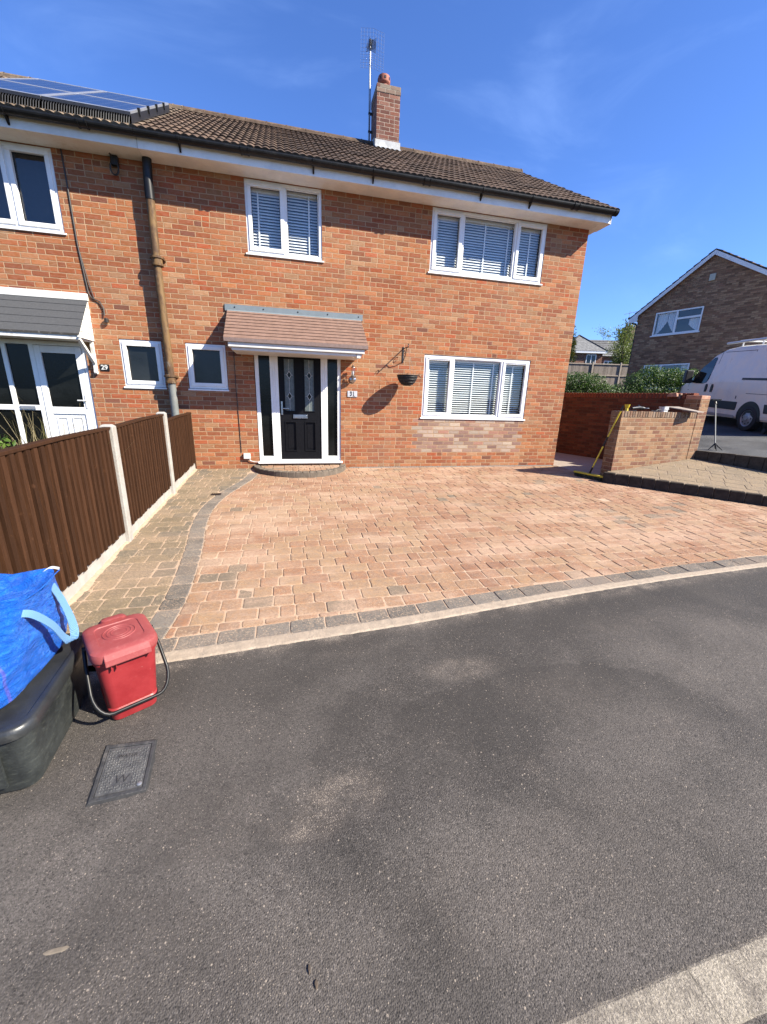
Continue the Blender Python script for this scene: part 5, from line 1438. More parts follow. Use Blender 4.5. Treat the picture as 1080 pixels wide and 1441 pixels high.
sk.data.polygons.foreach_set('use_smooth', [True] * len(sk.data.polygons))
# closed top flap: sagging sheet from the rim
mb = MB(); nr = 14
rim = [bagp(i / nu, 1.0) for i in range(nu)]
cxm = sum(q[0] for q in rim) / nu; cym = sum(q[1] for q in rim) / nu
vs = []
for j in range(nr + 1):
    s_ = 1 - j / nr
    for q in rim:
        x, y_ = cxm + (q[0] - cxm) * s_, cym + (q[1] - cym) * s_
        dip = -.05 * (1 - s_ ** 2) + .012 * noise.noise((x * 10, y_ * 10, 8)) * (1 - s_)
        vs.append((x, y_, q[2] * s_ + (1 - s_) * .44 + dip + .03 * (y_ - cym) * (1 - s_)))
fs = [(j * nu + i, j * nu + (i + 1) % nu, (j + 1) * nu + (i + 1) % nu, (j + 1) * nu + i) for j in range(nr) for i in range(nu)]
mb.add(vs, fs); fl = mb.build('top_flap', M_BAG, bg_)
fl.data.polygons.foreach_set('use_smooth', [True] * len(fl.data.polygons))
# stiff hem of the front edge, folded over and casting a dark crease
hem = catmull_ = None
M_STRAP = None
t = NT('light blue webbing'); c = t.co(); x1_, y1_, z1_ = t.sep(c)[:3]
wv = t.m_('SINE', t.m_('MULTIPLY', t.m_('ADD', z1_, t.m_('MULTIPLY', y1_, .7)), 900.0)); wv2 = t.m_('SINE', t.m_('MULTIPLY', t.m_('SUBTRACT', z1_, t.m_('MULTIPLY', y1_, .9)), 900.0))
w_ = t.m_('MULTIPLY', wv, wv2)
sc_ = t.mix(t.rng(w_, -.3, .3), (.12, .30, .62), (.27, .50, .78)); M_STRAP = t.pbr(sc_, .7, .3, normal=t.bump(w_, .0015))
def catmull(P, m=10):
    P = [Vector(q) for q in P]; out = []
    for i in range(len(P) - 1):
        p0, p1, p2, p3 = P[max(0, i - 1)], P[i], P[i + 1], P[min(len(P) - 1, i + 2)]
        for k in range(m):
            t_ = k / m; out.append(.5 * ((2 * p1) + (p2 - p0) * t_ + (2 * p0 - 5 * p1 + 4 * p2 - p3) * t_ * t_ + (3 * p1 - p0 - 3 * p2 + p3) * t_ ** 3))
    out.append(P[-1]); return out
def strap(P, Wd, w=.034, th=.002):
    P = catmull(P); Wv = catmull(Wd); mb = MB(); n = len(P)
    L = []
    for i in range(n):
        d = (P[min(n - 1, i + 1)] - P[max(0, i - 1)]).normalized(); s_ = Wv[i] - d * Wv[i].dot(d); s_.normalize(); nn_ = d.cross(s_)
        L.append([P[i] - s_ * w / 2 + nn_ * th, P[i] + s_ * w / 2 + nn_ * th, P[i] + s_ * w / 2 - nn_ * th, P[i] - s_ * w / 2 - nn_ * th])
    for i in range(n - 1):
        for k in range(4): mb.quad(L[i][k], L[i][(k + 1) % 4], L[i + 1][(k + 1) % 4], L[i + 1][k])
    return mb
mb = strap([(-1.15, -5.83, .405), (-1.105, -5.80, .385), (-1.065, -5.755, .30), (-1.05, -5.72, .21), (-1.045, -5.68, .165), (-1.05, -5.635, .175), (-1.065, -5.61, .24), (-1.095, -5.59, .33), (-1.13, -5.58, .42)],
           [(.2, .8, .5), (.2, .9, .3), (.1, 1, .2), (.1, 1, .1), (.8, .5, .2), (.8, .3, .1), (.5, .8, .1), (.3, .9, .1), (.2, .9, .1)])
mb.build('strap', M_STRAP, bg_)
HP = [(-1.52, -5.845, .438), (-1.42, -5.865, .436), (-1.33, -5.86, .430), (-1.25, -5.85, .436), (-1.19, -5.835, .428), (-1.145, -5.79, .430), (-1.128, -5.70, .440), (-1.125, -5.60, .455), (-1.130, -5.53, .458)]
mb = strap(HP, [(.0, -.75, .65)] * 5 + [(.5, -.4, .8)] + [(.75, 0, .65)] * 3, .05, .0022); mb.build('hem', M_BAG, bg_)
mb = strap([(-1.34, -6.02, .27), (-1.33, -5.99, .33), (-1.31, -5.90, .41), (-1.26, -5.84, .445), (-1.19, -5.83, .43), (-1.15, -5.83, .405)], [(1, 0, .2)] * 3 + [(.3, .8, .3)] * 3, .05, .004)
mb.build('strap', M_BAG, bg_)
mb = strap([(-1.19, -5.515, .455), (-1.16, -5.50, .475), (-1.125, -5.505, .47)], [(.3, .3, 1)] * 3, .012); mb.build('tab', M_WHITEPL, bg_)

# water meter cover
wm = thing('meter_cover', 'rectangular grey metal water meter cover marked W in the tarmac', 'manhole cover', (-.757, -6.04, G(0, -6.04)))
c4 = [Vector((-.845, -6.178)), Vector((-.638, -6.162)), Vector((-.666, -5.912)), Vector((-.879, -5.90))]
def bil(u, v):
    p = (c4[0] * (1 - u) + c4[1] * u) * (1 - v) + (c4[3] * (1 - u) + c4[2] * u) * v
    return p
def mz(x, y): return G(x, y)
def mcell(mb, u0, u1, v0, v1, z0, z1, r=.5):
    q = [bil(u0, v0), bil(u1, v0), bil(u1, v1), bil(u0, v1)]
    mb.add([(p.x, p.y, mz(p.x, p.y) + z0) for p in q] + [(p.x, p.y, mz(p.x, p.y) + z1) for p in q], [(4, 5, 6, 7), (0, 1, 5, 4), (1, 2, 6, 5), (2, 3, 7, 6), (3, 0, 4, 7)], r)
t = NT('worn cast plate'); c = t.co(); n = t.noise(c, 20, 6, .75); f = t.noise(c, 170, 3, .8)
mc_ = t.mix(t.rng(n, .35, .65), (.085, .087, .092), (.165, .163, .16)); mc_ = t.mix(t.m_('MULTIPLY', t.rng(f, .55, .7), .5), mc_, (.36, .33, .30))
M_COVER = t.pbr(mc_, .55, .5, .35, normal=t.bump(f, .002))
M_COVF = simple('cover frame', (.05, .05, .052), .6, .25, 25, .003, 120, dirt=(.20, .18, .16), dscale=20, damt=.5)
mb = MB()
for q in ((0, 1, 0, .07), (0, 1, .94, 1), (0, .07, .07, .94), (.93, 1, .07, .94)): mcell(mb, *q, -.02, .004)
mb.build('frame', M_COVF, wm, bevel=.002)
mb = MB(); mcell(mb, .082, .918, .084, .928, -.02, .001); lidm = mb.build('lid', M_COVER, wm)
mb = MB()
nu_, nv_ = 15, 17
for i in range(nu_):
    for j in range(nv_):
        u = .115 + .77 * (i + .5) / nu_; v = .12 + .77 * (j + .5) / nv_
        if abs(u - .5) < .16 and .19 < v < .41: continue
        if .69 < v < .79 and abs(u - .5) < .25: continue
        d_ = .019; k = (i + j) % 2
        q0 = bil(u, v); a = R(45 if k else -45); L, w = .0058, .0022
        ca, sa = math.cos(a), math.sin(a)
        q = [q0 + Vector((ca * L * sx - sa * w * sy, sa * L * sx + ca * w * sy)) for sx, sy in ((-1, -1), (1, -1), (1, 1), (-1, 1))]
        mb.add([(p.x, p.y, mz(p.x, p.y) + .001) for p in q] + [(q0.x + (p.x - q0.x) * .75, q0.y + (p.y - q0.y) * .75, mz(p.x, p.y) + .0034) for p in q], [(4, 5, 6, 7), (0, 1, 5, 4), (1, 2, 6, 5), (2, 3, 7, 6), (3, 0, 4, 7)])
mb.build('stud_pattern', M_COVER, lidm)
p = bil(.5, .30); tx = Matrix.Translation((p.x, p.y, mz(p.x, p.y) + .002)) @ Matrix.Rotation(R(-2), 4, 'Z') @ Matrix.Rotation(math.atan(.047), 4, 'X')
text_mesh('W', .056, .0018, simple('worn letter', (.045, .044, .044), .6, .2), 'letter', lidm, tx, -.0012)
p = bil(.5, .74); tx = Matrix.Translation((p.x, p.y, mz(p.x, p.y) + .002)) @ Matrix.Rotation(R(-2), 4, 'Z') @ Matrix.Rotation(math.atan(.047), 4, 'X')
text_mesh('WATER', .024, .0014, MATS.get('x') or bpy.data.materials['worn letter'], 'letter', lidm, tx, -.0006)
mb = MB(); p = bil(.86, .14); mb.lathe([(.008, .0), (.010, .004), (.006, .006), (0, .006)], (p.x, p.y, mz(p.x, p.y)), 12); mb.build('lift_stud', M_STEEL, lidm, smooth=True)
# a broken collar of mastic round the cover
mb = MB()
per = [bil(k / 12, -.0) for k in range(12)] + [bil(1, k / 12) for k in range(12)] + [bil(1 - k / 12, 1) for k in range(12)] + [bil(0, 1 - k / 12) for k in range(12)]
cc_ = bil(.5, .5); n = len(per)
for i in range(n):
    def o_(k):
        q = per[k % n]; d = (q - cc_).normalized(); w = .010 + .008 * noise.noise((q.x * 40, q.y * 40, 2)); return q, q + d * w
    (a, a2), (b, b2) = o_(i), o_(i + 1)
    mb.quad((a.x, a.y, mz(a.x, a.y) + .001), (b.x, b.y, mz(b.x, b.y) + .001), (b2.x, b2.y, mz(b2.x, b2.y) - .0035), (a2.x, a2.y, mz(a2.x, a2.y) - .0035))
mb.build('mastic', simple('tar seal', (.028, .027, .027), .8, .3, 30, .003, 90), wm)

# small drain grating in the path, channel drain along the wall
dg = thing('drain_grating', 'small dark square drain grating in the buff path by the curve', 'drain', (-1.04, -1.70, G(0, -1.7)))
mb = MB(); mb.box(-1.11, -.97, -1.76, -1.64, G(0, -1.7) - .01, G(0, -1.7) + .0075); mb.build('frame', M_BLACKM, dg)
mb = MB()
for k in range(5): mb.box(-1.095 + k * .024, -1.083 + k * .024, -1.75, -1.65, G(0, -1.7) + .0076, G(0, -1.7) + .011)
pieces(mb, 'bar', M_BLACKP, dg)
cdn = thing('channel_drain', 'narrow grey slotted channel drain along the foot of the front wall', 'drain', (3.4, -.05, 0))
mb = MB(); mb.box(1.16, 5.70, -.075, -.012, -.02, .0125); mb.build('channel', simple('channel grating', (.30, .29, .27), .6, .15, 20), cdn)
mb = MB()
for k in range(90): mb.box(1.18 + k * .05, 1.205 + k * .05, -.06, -.028, .0126, .0135)
pieces(mb, 'slot', M_BLACKM, cdn)

# bits lying on the tarmac
def blob_mesh(cx, cy, rx, ry, h, seed):
    mb = MB(); n = 14; z = G(cx, cy) - .004
    ring = [(cx + rx * math.cos(a) * (1 + .35 * noise.noise((math.cos(a) * 2, math.sin(a) * 2, seed))), cy + ry * math.sin(a) * (1 + .35 * noise.noise((math.cos(a) * 2, math.sin(a) * 2, seed + 3)))) for a in np.linspace(0, 2 * math.pi, n, endpoint=False)]
    mb.add([(x, y, z) for x, y in ring] + [(cx + (x - cx) * .6, cy + (y - cy) * .6, z + h) for x, y in ring], [tuple(range(n, 2 * n))] + [(i, (i + 1) % n, n + (i + 1) % n, n + i) for i in range(n)])
    return mb
tag(blob_mesh(-.742, -6.637, .036, .008, .0016, 1).build('dried_leaf', simple('dry mud flake', (.22, .18, .135), .9, .2, 30, .002, 80)), 'pale dried flake lying on the tarmac near the lower left corner', 'flake')
tag(blob_mesh(.004, -6.842, .0045, .012, .006, 5).build('dark_chip', M_BARK), 'upper of two small dark chips on the tarmac at bottom centre', 'chip', 'dark chips on the tarmac')
tag(blob_mesh(.022, -6.878, .006, .011, .006, 9).build('dark_chip', M_BARK), 'lower of two small dark chips on the tarmac at bottom centre', 'chip', 'dark chips on the tarmac')
# ------------------------------------------------------------------ right hand side: walls and tools
lwd = Vector((2.4, .43, 0)).normalized(); ANG = math.atan2(lwd.y, lwd.x)
lw = thing('garden_wall', 'low tan brick garden wall with brick on edge top and taller end pillar on the terrace', 'wall', (5.93, -1.49, 0), ANG)
Lw = 2.56
mb = MB(); mb.box(0, 2.26, 0, .215, -.3, 1.135); mb.build('brickwork', M_WALLB, lw, world=False)
mb = MB()
x = .0
while x < 2.24:
    w = .072 + random.uniform(-.002, .002); h = random.uniform(-.006, .004)
    mb.box(x, x + w - .011, -.006 + random.uniform(-.003, .003), .221, 1.1355, 1.242 + h, random.random()); x += w
t = NT('brick on edge'); c = t.co(); r = t.attr('rnd'); n = t.noise(c, 30, 5, .75)
bc = t.ramp(r, [(0, (.22, .12, .075)), (.4, (.30, .19, .12)), (.7, (.15, .09, .06)), (1, (.36, .27, .20))]); bc = t.mix(t.m_('MULTIPLY', t.rng(n, .5, .7), .6), bc, (.40, .34, .27))
M_EDGE = t.pbr(bc, .9, .2, normal=t.bump(n, .004))
cp = mb.build('coping', M_EDGE, lw, world=False, rnd=True, bevel=.006)
mb = MB(); mb.box(0.005, 2.25, .004, .212, 1.136, 1.228); mb.build('coping_mortar', M_MORT, cp, world=False)
mb = MB(); mb.box(2.262, Lw, -.008, .30, -.3, 1.50); mb.build('pillar', M_WALLB, lw, world=False)
mb = MB(); mb.prism([(2.262, -.010, 1.502), (Lw + .004, -.010, 1.502), (Lw + .004, .29, 1.502), (2.262, .29, 1.502)], (0, 0, .08)); mb.build('pillar_top', simple('pale broken brick', (.50, .25, .16), .9, .2, 14, .006, 50, dirt=(.60, .42, .32), dscale=10, damt=.5), lw, world=False, bevel=.012)

tw = thing('garden_wall', 'tall dark red brick wall in shade running back beside the alley, with soldier course top', 'wall', (8.38, -.80, 0), math.atan2(3.2, -.90))
Lt = math.hypot(3.2, .90) + 3.2
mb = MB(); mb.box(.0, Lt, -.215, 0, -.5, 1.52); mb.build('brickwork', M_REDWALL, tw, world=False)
mb = MB(); x = 0.05
while x < Lt:
    if .0 <= x < .28 and random.random() < .4: x += .075; continue
    mb.box(x, x + .064, -.220, .006, 1.5205, 1.635 + random.uniform(-.002, .002), random.random()); x += .075
t = NT('red soldier brick'); c = t.co(); r = t.attr('rnd'); n = t.noise(c, 30, 5, .75)
bc = t.ramp(r, [(0, (.22, .06, .032)), (.5, (.27, .085, .042)), (1, (.18, .052, .03))]); bc = t.mix(t.m_('MULTIPLY', t.rng(n, .55, .7), .4), bc, (.45, .36, .28)); M_SOLD = t.pbr(bc, .9, .2, normal=t.bump(n, .004))
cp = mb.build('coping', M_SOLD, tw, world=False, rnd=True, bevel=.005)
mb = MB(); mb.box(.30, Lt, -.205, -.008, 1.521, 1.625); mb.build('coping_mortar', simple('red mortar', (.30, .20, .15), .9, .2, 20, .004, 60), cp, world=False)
mb = MB(); mb.box(.0, Lt, -.222, -.2155, -.5, .10); mb.build('plinth', M_SOIL, tw, world=False)
bp2 = thing('brick_pier', 'short pinkish brick pier top just past the house corner above the red wall', 'pier', (7.40, 2.72, 0), .2)
mb = MB(); mb.box(-.16, .16, -.16, .16, -.3, 1.98); mb.build('shaft', brick('pink pier brick', PATCH, (.45, .38, .32)), bp2, world=False)
mb = MB(); mb.prism([(-.17, -.17, 1.982), (.17, -.17, 1.982), (.17, .17, 1.982), (-.17, .17, 1.982)], (0, 0, .045)); mb.build('cap', M_CONC, bp2, world=False, bevel=.01)

def on_wall(a, b, z): return Vector((5.93, -1.49, 0)) + lwd * a + Vector((-lwd.y, lwd.x, 0)) * b + Vector((0, 0, z))
# things on the low wall
yc = thing('yellow_pot', 'small yellow plastic pot at the left end of the low brick wall', 'pot', on_wall(.17, .05, 1.243), ANG)
mb = MB(); mb.lathe([(.0, 0), (.030, .0), (.024, .05), (.034, .062), (.046, .115), (.050, .118), (.044, .112), (.030, .066), (.0, .06)], (0, 0, 0), 18); mb.build('pot', M_YELLOW, yc, world=False, smooth=True)
mb = MB(); mb.box(.035, .060, -.008, .008, .08, .115); mb.build('spout', M_YELLOW, yc, world=False, bevel=.004)
bt = thing('hand_tool', 'black power tool lying on the low brick wall beside the white tub', 'tool', on_wall(.62, .10, 1.243), ANG)
mb = MB(); mb.tube([(-.24, .0, .05), (-.05, .0, .065), (.06, .0, .055)], [.022, .034, .030], 12); mb.tube([(.06, 0, .055), (.10, -.03, .05)], [.035, .02], 12); mb.build('body', M_BLACKP, bt, world=False, smooth=True)
mb = MB(); mb.lathe([(0, -.004), (.062, -.004), (.062, .004), (0, .004)], (.10, -.03, .06), 24, 'Z'); mb.build('disc', M_STEEL, bt, world=False)
mb = MB(); mb.tube([(.04, .02, .07), (.10, .12, .11)], .014, 8); mb.tube([(-.24, 0, .05), (-.30, .03, .02), (-.36, -.02, .012), (-.30, -.07, .012), (-.18, -.06, .012)], .006, 6); mb.build('side_handle', M_BLACKP, bt, world=False, smooth=True)
tr = thing('trowel', 'steel trowel with grey blade lying on the wall top next to the black tool', 'trowel', on_wall(.98, .05, 1.243), ANG)
mb = MB(); mb.prism([(-.10, .0, .012), (.02, .045, .010), (.04, 0, .010), (.02, -.045, .010)], (0, 0, .003)); mb.build('blade', M_STEEL, tr, world=False)
mb = MB(); mb.tube([(.035, 0, .012), (.07, 0, .035), (.17, 0, .032)], [.006, .012, .014], 8); mb.build('handle', M_BLACKP, tr, world=False, smooth=True)
wtb = thing('white_tub', 'small white plastic tub on the low brick wall', 'tub', on_wall(1.30, .09, 1.243), ANG)
mb = MB(); loft(mb, [(.15, .10, .03, 0), (.17, .115, .035, .085), (.178, .122, .036, .087), (.178, .122, .036, .097), (.168, .112, .03, .097), (.15, .10, .03, .05)]); mb.build('tub', M_WHITEPL, wtb, world=False, smooth=True)
mb = MB(); mb.tube([(-.09, 0, .08), (-.05, -.07, .05), (.05, -.07, .05), (.09, 0, .08)], .004, 6); mb.build('handle', M_STEEL, wtb, world=False, smooth=True)
hk = thing('mortar_board', 'flat grey brown board overhanging the front of the low brick wall', 'board', on_wall(1.82, .02, 1.25), ANG + R(8))
mb = MB(); mb.prism([(-.36, .19, .085), (.14, .15, .085), (.30, -.24, -.0), (-.06, -.26, .0)], (0, 0, .016)); mb.build('sheet', simple('cement stained board', (.34, .28, .23), .85, .2, 8, .003, 50, dirt=(.52, .47, .42), dscale=9, damt=.5), hk, world=False, bevel=.003)
rb_ = thing('broken_brick', 'loose broken pale orange brick on the tall red wall near its end', 'brick', (8.235, -.40, 1.55), 1.9)
mb = MB(); mb.add([(-.11, -.05, 0), (.10, -.055, .01), (.12, .05, 0), (-.10, .05, 0), (-.085, -.045, .075), (.05, -.05, .095), (.085, .045, .07), (-.06, .045, .10)], [(0, 3, 2, 1), (4, 5, 6, 7), (0, 1, 5, 4), (1, 2, 6, 5), (2, 3, 7, 6), (3, 0, 4, 7)]); mb.build('lump', bpy.data.materials['pale broken brick'], rb_, world=False, bevel=.014)

# yellow broom
br = thing('broom', 'yellow push broom leaning against the left end of the low brick wall', 'broom', (5.70, -1.21, -.055))
hA, hB = Vector((5.585, -.955, -.045)), Vector((5.825, -1.475, -.065)); hd = (hB - hA).normalized(); hs_ = Vector((-hd.y, hd.x, 0))
mb = MB(); q = (hA + hB) / 2 + Vector((0, 0, .085)); mb.obox(q, hd, hs_, (0, 0, 1), .60, .075, .034); mb.obox(hB + Vector((0, 0, .075)) + hd * .008, hd, hs_, (0, 0, 1), .02, .085, .06); mb.build('head', M_YELLOW, br, bevel=.008)
mb = MB()
for i in range(46):
    for j in range(4):
        p = hA + (hB - hA) * ((i + .5) / 46) + hs_ * (-.024 + .016 * j) + Vector((0, 0, .07)); e = p + Vector((random.gauss(0, .006), random.gauss(0, .006), -.062)) + hs_ * (-.006 + .004 * j)
        mb.bar(p, e, .006, .006)
mb.build('bristle', simple('yellow black bristle', (.05, .045, .02), .7, .5, 60), br, kind='stuff')
pa = q + Vector((0, 0, .012)); pb = Vector((5.915, -1.50, 1.335))
def seg(a, b): return [pa + (pb - pa) * a, pa + (pb - pa) * b]
mb = MB(); mb.tube(seg(0.0, .10), [.020, .016], 10); mb.tube(seg(.42, .56), .0175, 10); mb.tube(seg(.93, 1.0), [.016, .012], 10); mb.build('grip', M_BLACKP, br, smooth=True)
mb = MB(); mb.tube(seg(.10, .42), .0135, 10); mb.tube(seg(.56, .93), .0135, 10); mb.build('handle', M_YELLOW, br, smooth=True)

# upright pole tool by the upper kerb
po = thing('garden_claw', 'grey long handled tool with black T grip and prongs standing on the upper drive kerb', 'garden tool', (8.80, -1.15, .47))
b0 = Vector((8.80, -1.12, .60)); b1 = Vector((9.02, -.74, 1.46))
mb = MB(); mb.tube([b0, b1], .012, 10); mb.build('pole', simple('grey tool pole', (.26, .27, .26), .5, .1), po, smooth=True)
mb = MB(); mb.tube([b1 - (b1 - b0).normalized() * .02, b1 + (b1 - b0).normalized() * .05], .02, 8); mb.bar(b1 + Vector((-.10, .02, .06)), b1 + Vector((.10, -.02, .06)), .035, .03)
pts = [b1 + Vector((.03 * math.cos(a), -.03, -.06 + .045 * math.sin(a))) for a in np.linspace(0, 6.28, 14)]; mb.tube(pts, .005, 6, cap=False); mb.build('grip', M_BLACKP, po, smooth=True)
for dx, dy in ((-.13, .02), (.06, -.13), (.10, .05), (-.06, -.10)):
    mb = MB(); mb.tube([b0 + Vector((0, 0, .03)), b0 + Vector((dx * .4, dy * .4, -.03)), Vector((b0.x + dx, b0.y + dy, UZ(b0.x + dx, b0.y + dy) + .012))], [.016, .012, .008], 7); mb.build('prong', M_BLACKP, po, smooth=True)

# ------------------------------------------------------------------ white van
VH = R(20.8); VS = .063
rearx, reary = 13.404 - math.sin(VH) * 3.95, 4.326 - math.cos(VH) * 3.95
van = thing('parked_van', 'white panel van with black side strip and roof rack parked on the upper drive', 'van', (rearx, reary, UZ(rearx, reary) + .0), 0)
hx = Vector((math.sin(VH), math.cos(VH), VS)).normalized(); ly = Vector((-math.cos(VH), math.sin(VH), 0)); uz = hx.cross(ly) * -1
if uz.z < 0: uz = -uz
org = Vector((rearx, reary, UZ(rearx, reary)))
VHW = 1.0
def VP(s, out, h):
    """s metres back from nose; out: metres left of the left side plane (negative = inside); h height"""
    return org + hx * (3.95 - s) + ly * out + uz * h
def hwid(s, h):
    """inset of the body side from the side plane"""
    inset = 0
    if h > 1.15: inset += .16 * ((h - 1.15) / 1.0) ** 1.4
    if h < .45: inset += .05 * (.45 - h) / .3
    if s < 1.2: inset += .32 * ((1.2 - s) / 1.2) ** 2.2
    if s > 4.9: inset += .0
    return inset
def vtop(s):
    return float(np.interp(s, [0, .12, .3, .95, 1.15, 1.75, 2.1, 2.6, 4.9, 4.96], [.78, .98, 1.08, 1.30, 1.40, 2.02, 2.16, 2.22, 2.22, 2.16]))
def vbot(s): return float(np.interp(s, [0, .1, .5, 4.9, 4.96], [.42, .26, .24, .30, .34]))
WID = 2.0
mb = MB(); stations = [0, .06, .15, .3, .5, .7, .95, 1.15, 1.35, 1.55, 1.75, 1.95, 2.1, 2.35, 2.6, 3.0, 3.4, 3.8, 4.2, 4.6, 4.9, 4.96]
rows = []
for s in stations:
    zt, zb = vtop(s), vbot(s); r_ = min(.13, (zt - zb) * .2)
    hs = [zb, zb + .05] + list(np.linspace(zb + .12, zt - r_, 9))
    left = [(-hwid(s, h) - (.03 if k == 0 else 0), h) for k, h in enumerate(hs)]
    top_in = hwid(s, zt - r_)
    for k in range(1, 5):
        a = R(90 * k / 4); left.append((-(top_in + r_ * 1.5 * (1 - math.cos(a))), zt - r_ + r_ * math.sin(a)))
    left.append((-WID * .5, zt + .015))
    right = [(-WID - o_, h) for o_, h in reversed(left[:-1])]
    rows.append([VP(s, o_, h) for o_, h in left + right])
k = len(rows[0])
for i in range(len(rows) - 1):
    for j in range(k):
        mb.quad(rows[i][j], rows[i][(j + 1) % k], rows[i + 1][(j + 1) % k], rows[i + 1][j])
mb.add(rows[0], [tuple(range(k))]); mb.add(rows[-1], [tuple(range(k))])
M_VAN = simple('white van paint', (1.2, 1.09, .90), .3, .03, 3, dirt=(.8, .74, .66), dscale=1.6, damt=.5, dlo=.5)
vb = mb.build('body', M_VAN, van, smooth=True)
def vpoly(name, pts, mat, out=.006, th=.012, parent=van, bev=0):
    mb = MB(); P = [VP(s, -hwid(s, h) + out, h) for s, h in pts]; Q = [VP(s, -hwid(s, h) + out - th, h) for s, h in pts]; n = len(P)
    mb.add(P + Q, [tuple(range(n)), tuple(range(2 * n - 1, n - 1, -1))] + [(i, (i + 1) % n, n + (i + 1) % n, n + i) for i in range(n)]); return mb.build(name, mat, parent, bevel=bev)
M_VGL = simple('dark van glass', (.012, .016, .016), .06, .3, 3)
vpoly('side_window', [(1.02, 1.20), (1.35, 1.17), (1.70, 1.165), (1.86, 1.20), (1.93, 1.32), (1.95, 1.62), (1.93, 1.88), (1.88, 1.93), (1.78, 1.92), (1.45, 1.66), (1.15, 1.36)], M_VGL)
mb = MB()   # windscreen
W0 = [VP(1.12, -.36, 1.395), VP(1.12, -1.64, 1.395), VP(1.72, -1.72, 2.0), VP(1.72, -.28, 2.0)]; mb.add([q + uz * .02 - hx * -.01 for q in W0], [(0, 1, 2, 3)]); mb.build('windscreen', M_VGL, van)
M_TRIM = simple('black trim', (.025, .025, .027), .55, .15, 9)
vpoly('rub_strip', [(1.55, .50), (3.40, .50), (3.43, .57), (3.43, .72), (1.55, .72)], M_TRIM, .012, .02, bev=.004)
vpoly('rub_strip', [(4.45, .50), (4.93, .50), (4.93, .72), (4.40, .72)], M_TRIM, .012, .02, bev=.004)
vpoly('sill', [(1.5, .29), (3.42, .29), (3.42, .36), (1.5, .36)], simple('sill grey', (.45, .44, .42), .5, .1), .010, .02)
vpoly('door_rail', [(3.33, 1.30), (4.85, 1.30), (4.85, 1.355), (3.33, 1.355)], M_TRIM, .010, .02)
M_SEAM = simple('panel gap', (.06, .06, .06), .8, .1)
for pts in ([(2.085, .34), (2.10, .34), (2.10, 1.2), (2.075, 1.8), (2.06, 2.06), (2.045, 2.06), (2.06, 1.8), (2.085, 1.2)], [(3.405, .50), (3.42, .50), (3.41, 1.3), (3.38, 2.07), (3.365, 2.07), (3.395, 1.3)], [(2.15, 2.055), (3.37, 2.055), (3.37, 2.068), (2.15, 2.068)], [(1.0, .95), (4.9, .95), (4.9, .962), (1.0, .962)], [(1.04, .35), (1.055, .35), (1.0, 1.18), (.985, 1.18)]):
    vpoly('panel_seam', pts, M_SEAM, .002, .006)
for s in (1.93, 2.20):
    vpoly('door_handle', [(s - .045, .93), (s + .035, .93), (s + .05, 1.0), (s + .05, 1.10), (s + .02, 1.16), (s - .03, 1.16), (s - .05, 1.08)], M_TRIM, .022, .03, bev=.006)
vpoly('fuel_flap', [(3.30, .80), (3.33, .80), (3.33, .88), (3.30, .88)], M_TRIM, .004, .01)
mb = MB(); q = VP(1.13, .16, 1.36); mb.obox(q, hx, ly, uz, .16, .22, .40); mb.bar(VP(1.15, -.05, 1.22), VP(1.13, .10, 1.22), .06, .08); mb.build('wing_mirror', M_TRIM, van, bevel=.04, seg=3)
# wheels in dark arches
for s in (.95, 3.95):
    mb = MB(); n = 26; zc = .34; P = []
    for k in range(n + 1):
        a = math.pi * k / n; P.append((s + .43 * math.cos(a), zc + .43 * math.sin(a)))
    P += [(s - .43, .27), (s + .43, .27)]
    mb.add([VP(a, -hwid(a, h) + .004, h) for a, h in P], [tuple(range(len(P)))])
    mb.build('wheel_arch', M_BLACKM, van)
    mb = MB(); n = 28
    def ring(r_, o_): return [VP(s + r_ * math.cos(2 * math.pi * k / n), o_, .335 + r_ * math.sin(2 * math.pi * k / n)) for k in range(n)]
    prof = [(.335, -.20), (.335, -.03), (.32, .0), (.24, .012), (.215, .005)]
    rg = [ring(*q) for q in prof]
    for a, b in zip(rg[:-1], rg[1:]):
        for k in range(n): mb.quad(a[k], a[(k + 1) % n], b[(k + 1) % n], b[k])
    wh = mb.build('wheel', M_RUBBER, van, smooth=True)
    mb = MB(); rg = [ring(*q) for q in [(.215, .006), (.195, -.012), (.15, -.005), (.07, .012), (.06, .03), (.0001, .032)]]
    for a, b in zip(rg[:-1], rg[1:]):
        for k in range(n): mb.quad(a[k], a[(k + 1) % n], b[(k + 1) % n], b[k])
    rm = mb.build('rim', simple('steel wheel', (.42, .42, .43), .4, .1, metal=.4), wh, smooth=True)
    mb = MB()
    for k in range(8):
        a = 2 * math.pi * k / 8; mb.add([VP(s + r_ * math.cos(a + da), -.001, .335 + r_ * math.sin(a + da)) for r_, da in ((.11, -.16), (.165, -.17), (.165, .17), (.11, .16))], [(0, 1, 2, 3)])
    pieces(mb, 'rim_slot', M_BLACKM, rm)
# roof rack
mb = MB()
for o_ in (-.35, -1.65): mb.tube([VP(2.3, o_, 2.36), VP(4.8, o_, 2.36)], .022, 8)
for s in (2.45, 3.2, 4.0, 4.7): mb.tube([VP(s, -.3, 2.34), VP(s, -1.7, 2.34)], .018, 8); mb.bar(VP(s, -.34, 2.18), VP(s, -.34, 2.35), .03)
mb.tube([VP(1.95, -.24, 2.31), VP(4.8, -.22, 2.37)], .032, 10)
rk = mb.build('roof_rack', simple('bright rack', (.80, .80, .80), .35, .05, metal=.2), van, smooth=True)
mb = MB()
for o_ in (-.65, -1.05):
    mb.tube([VP(3.0, o_, 2.46), VP(5.2, o_, 2.46)], .02, 6)
for k in range(8): mb.tube([VP(3.1 + k * .28, -.65, 2.46), VP(3.1 + k * .28, -1.05, 2.46)], .014, 6)
mb.build('roof_ladder', M_ALU, rk)
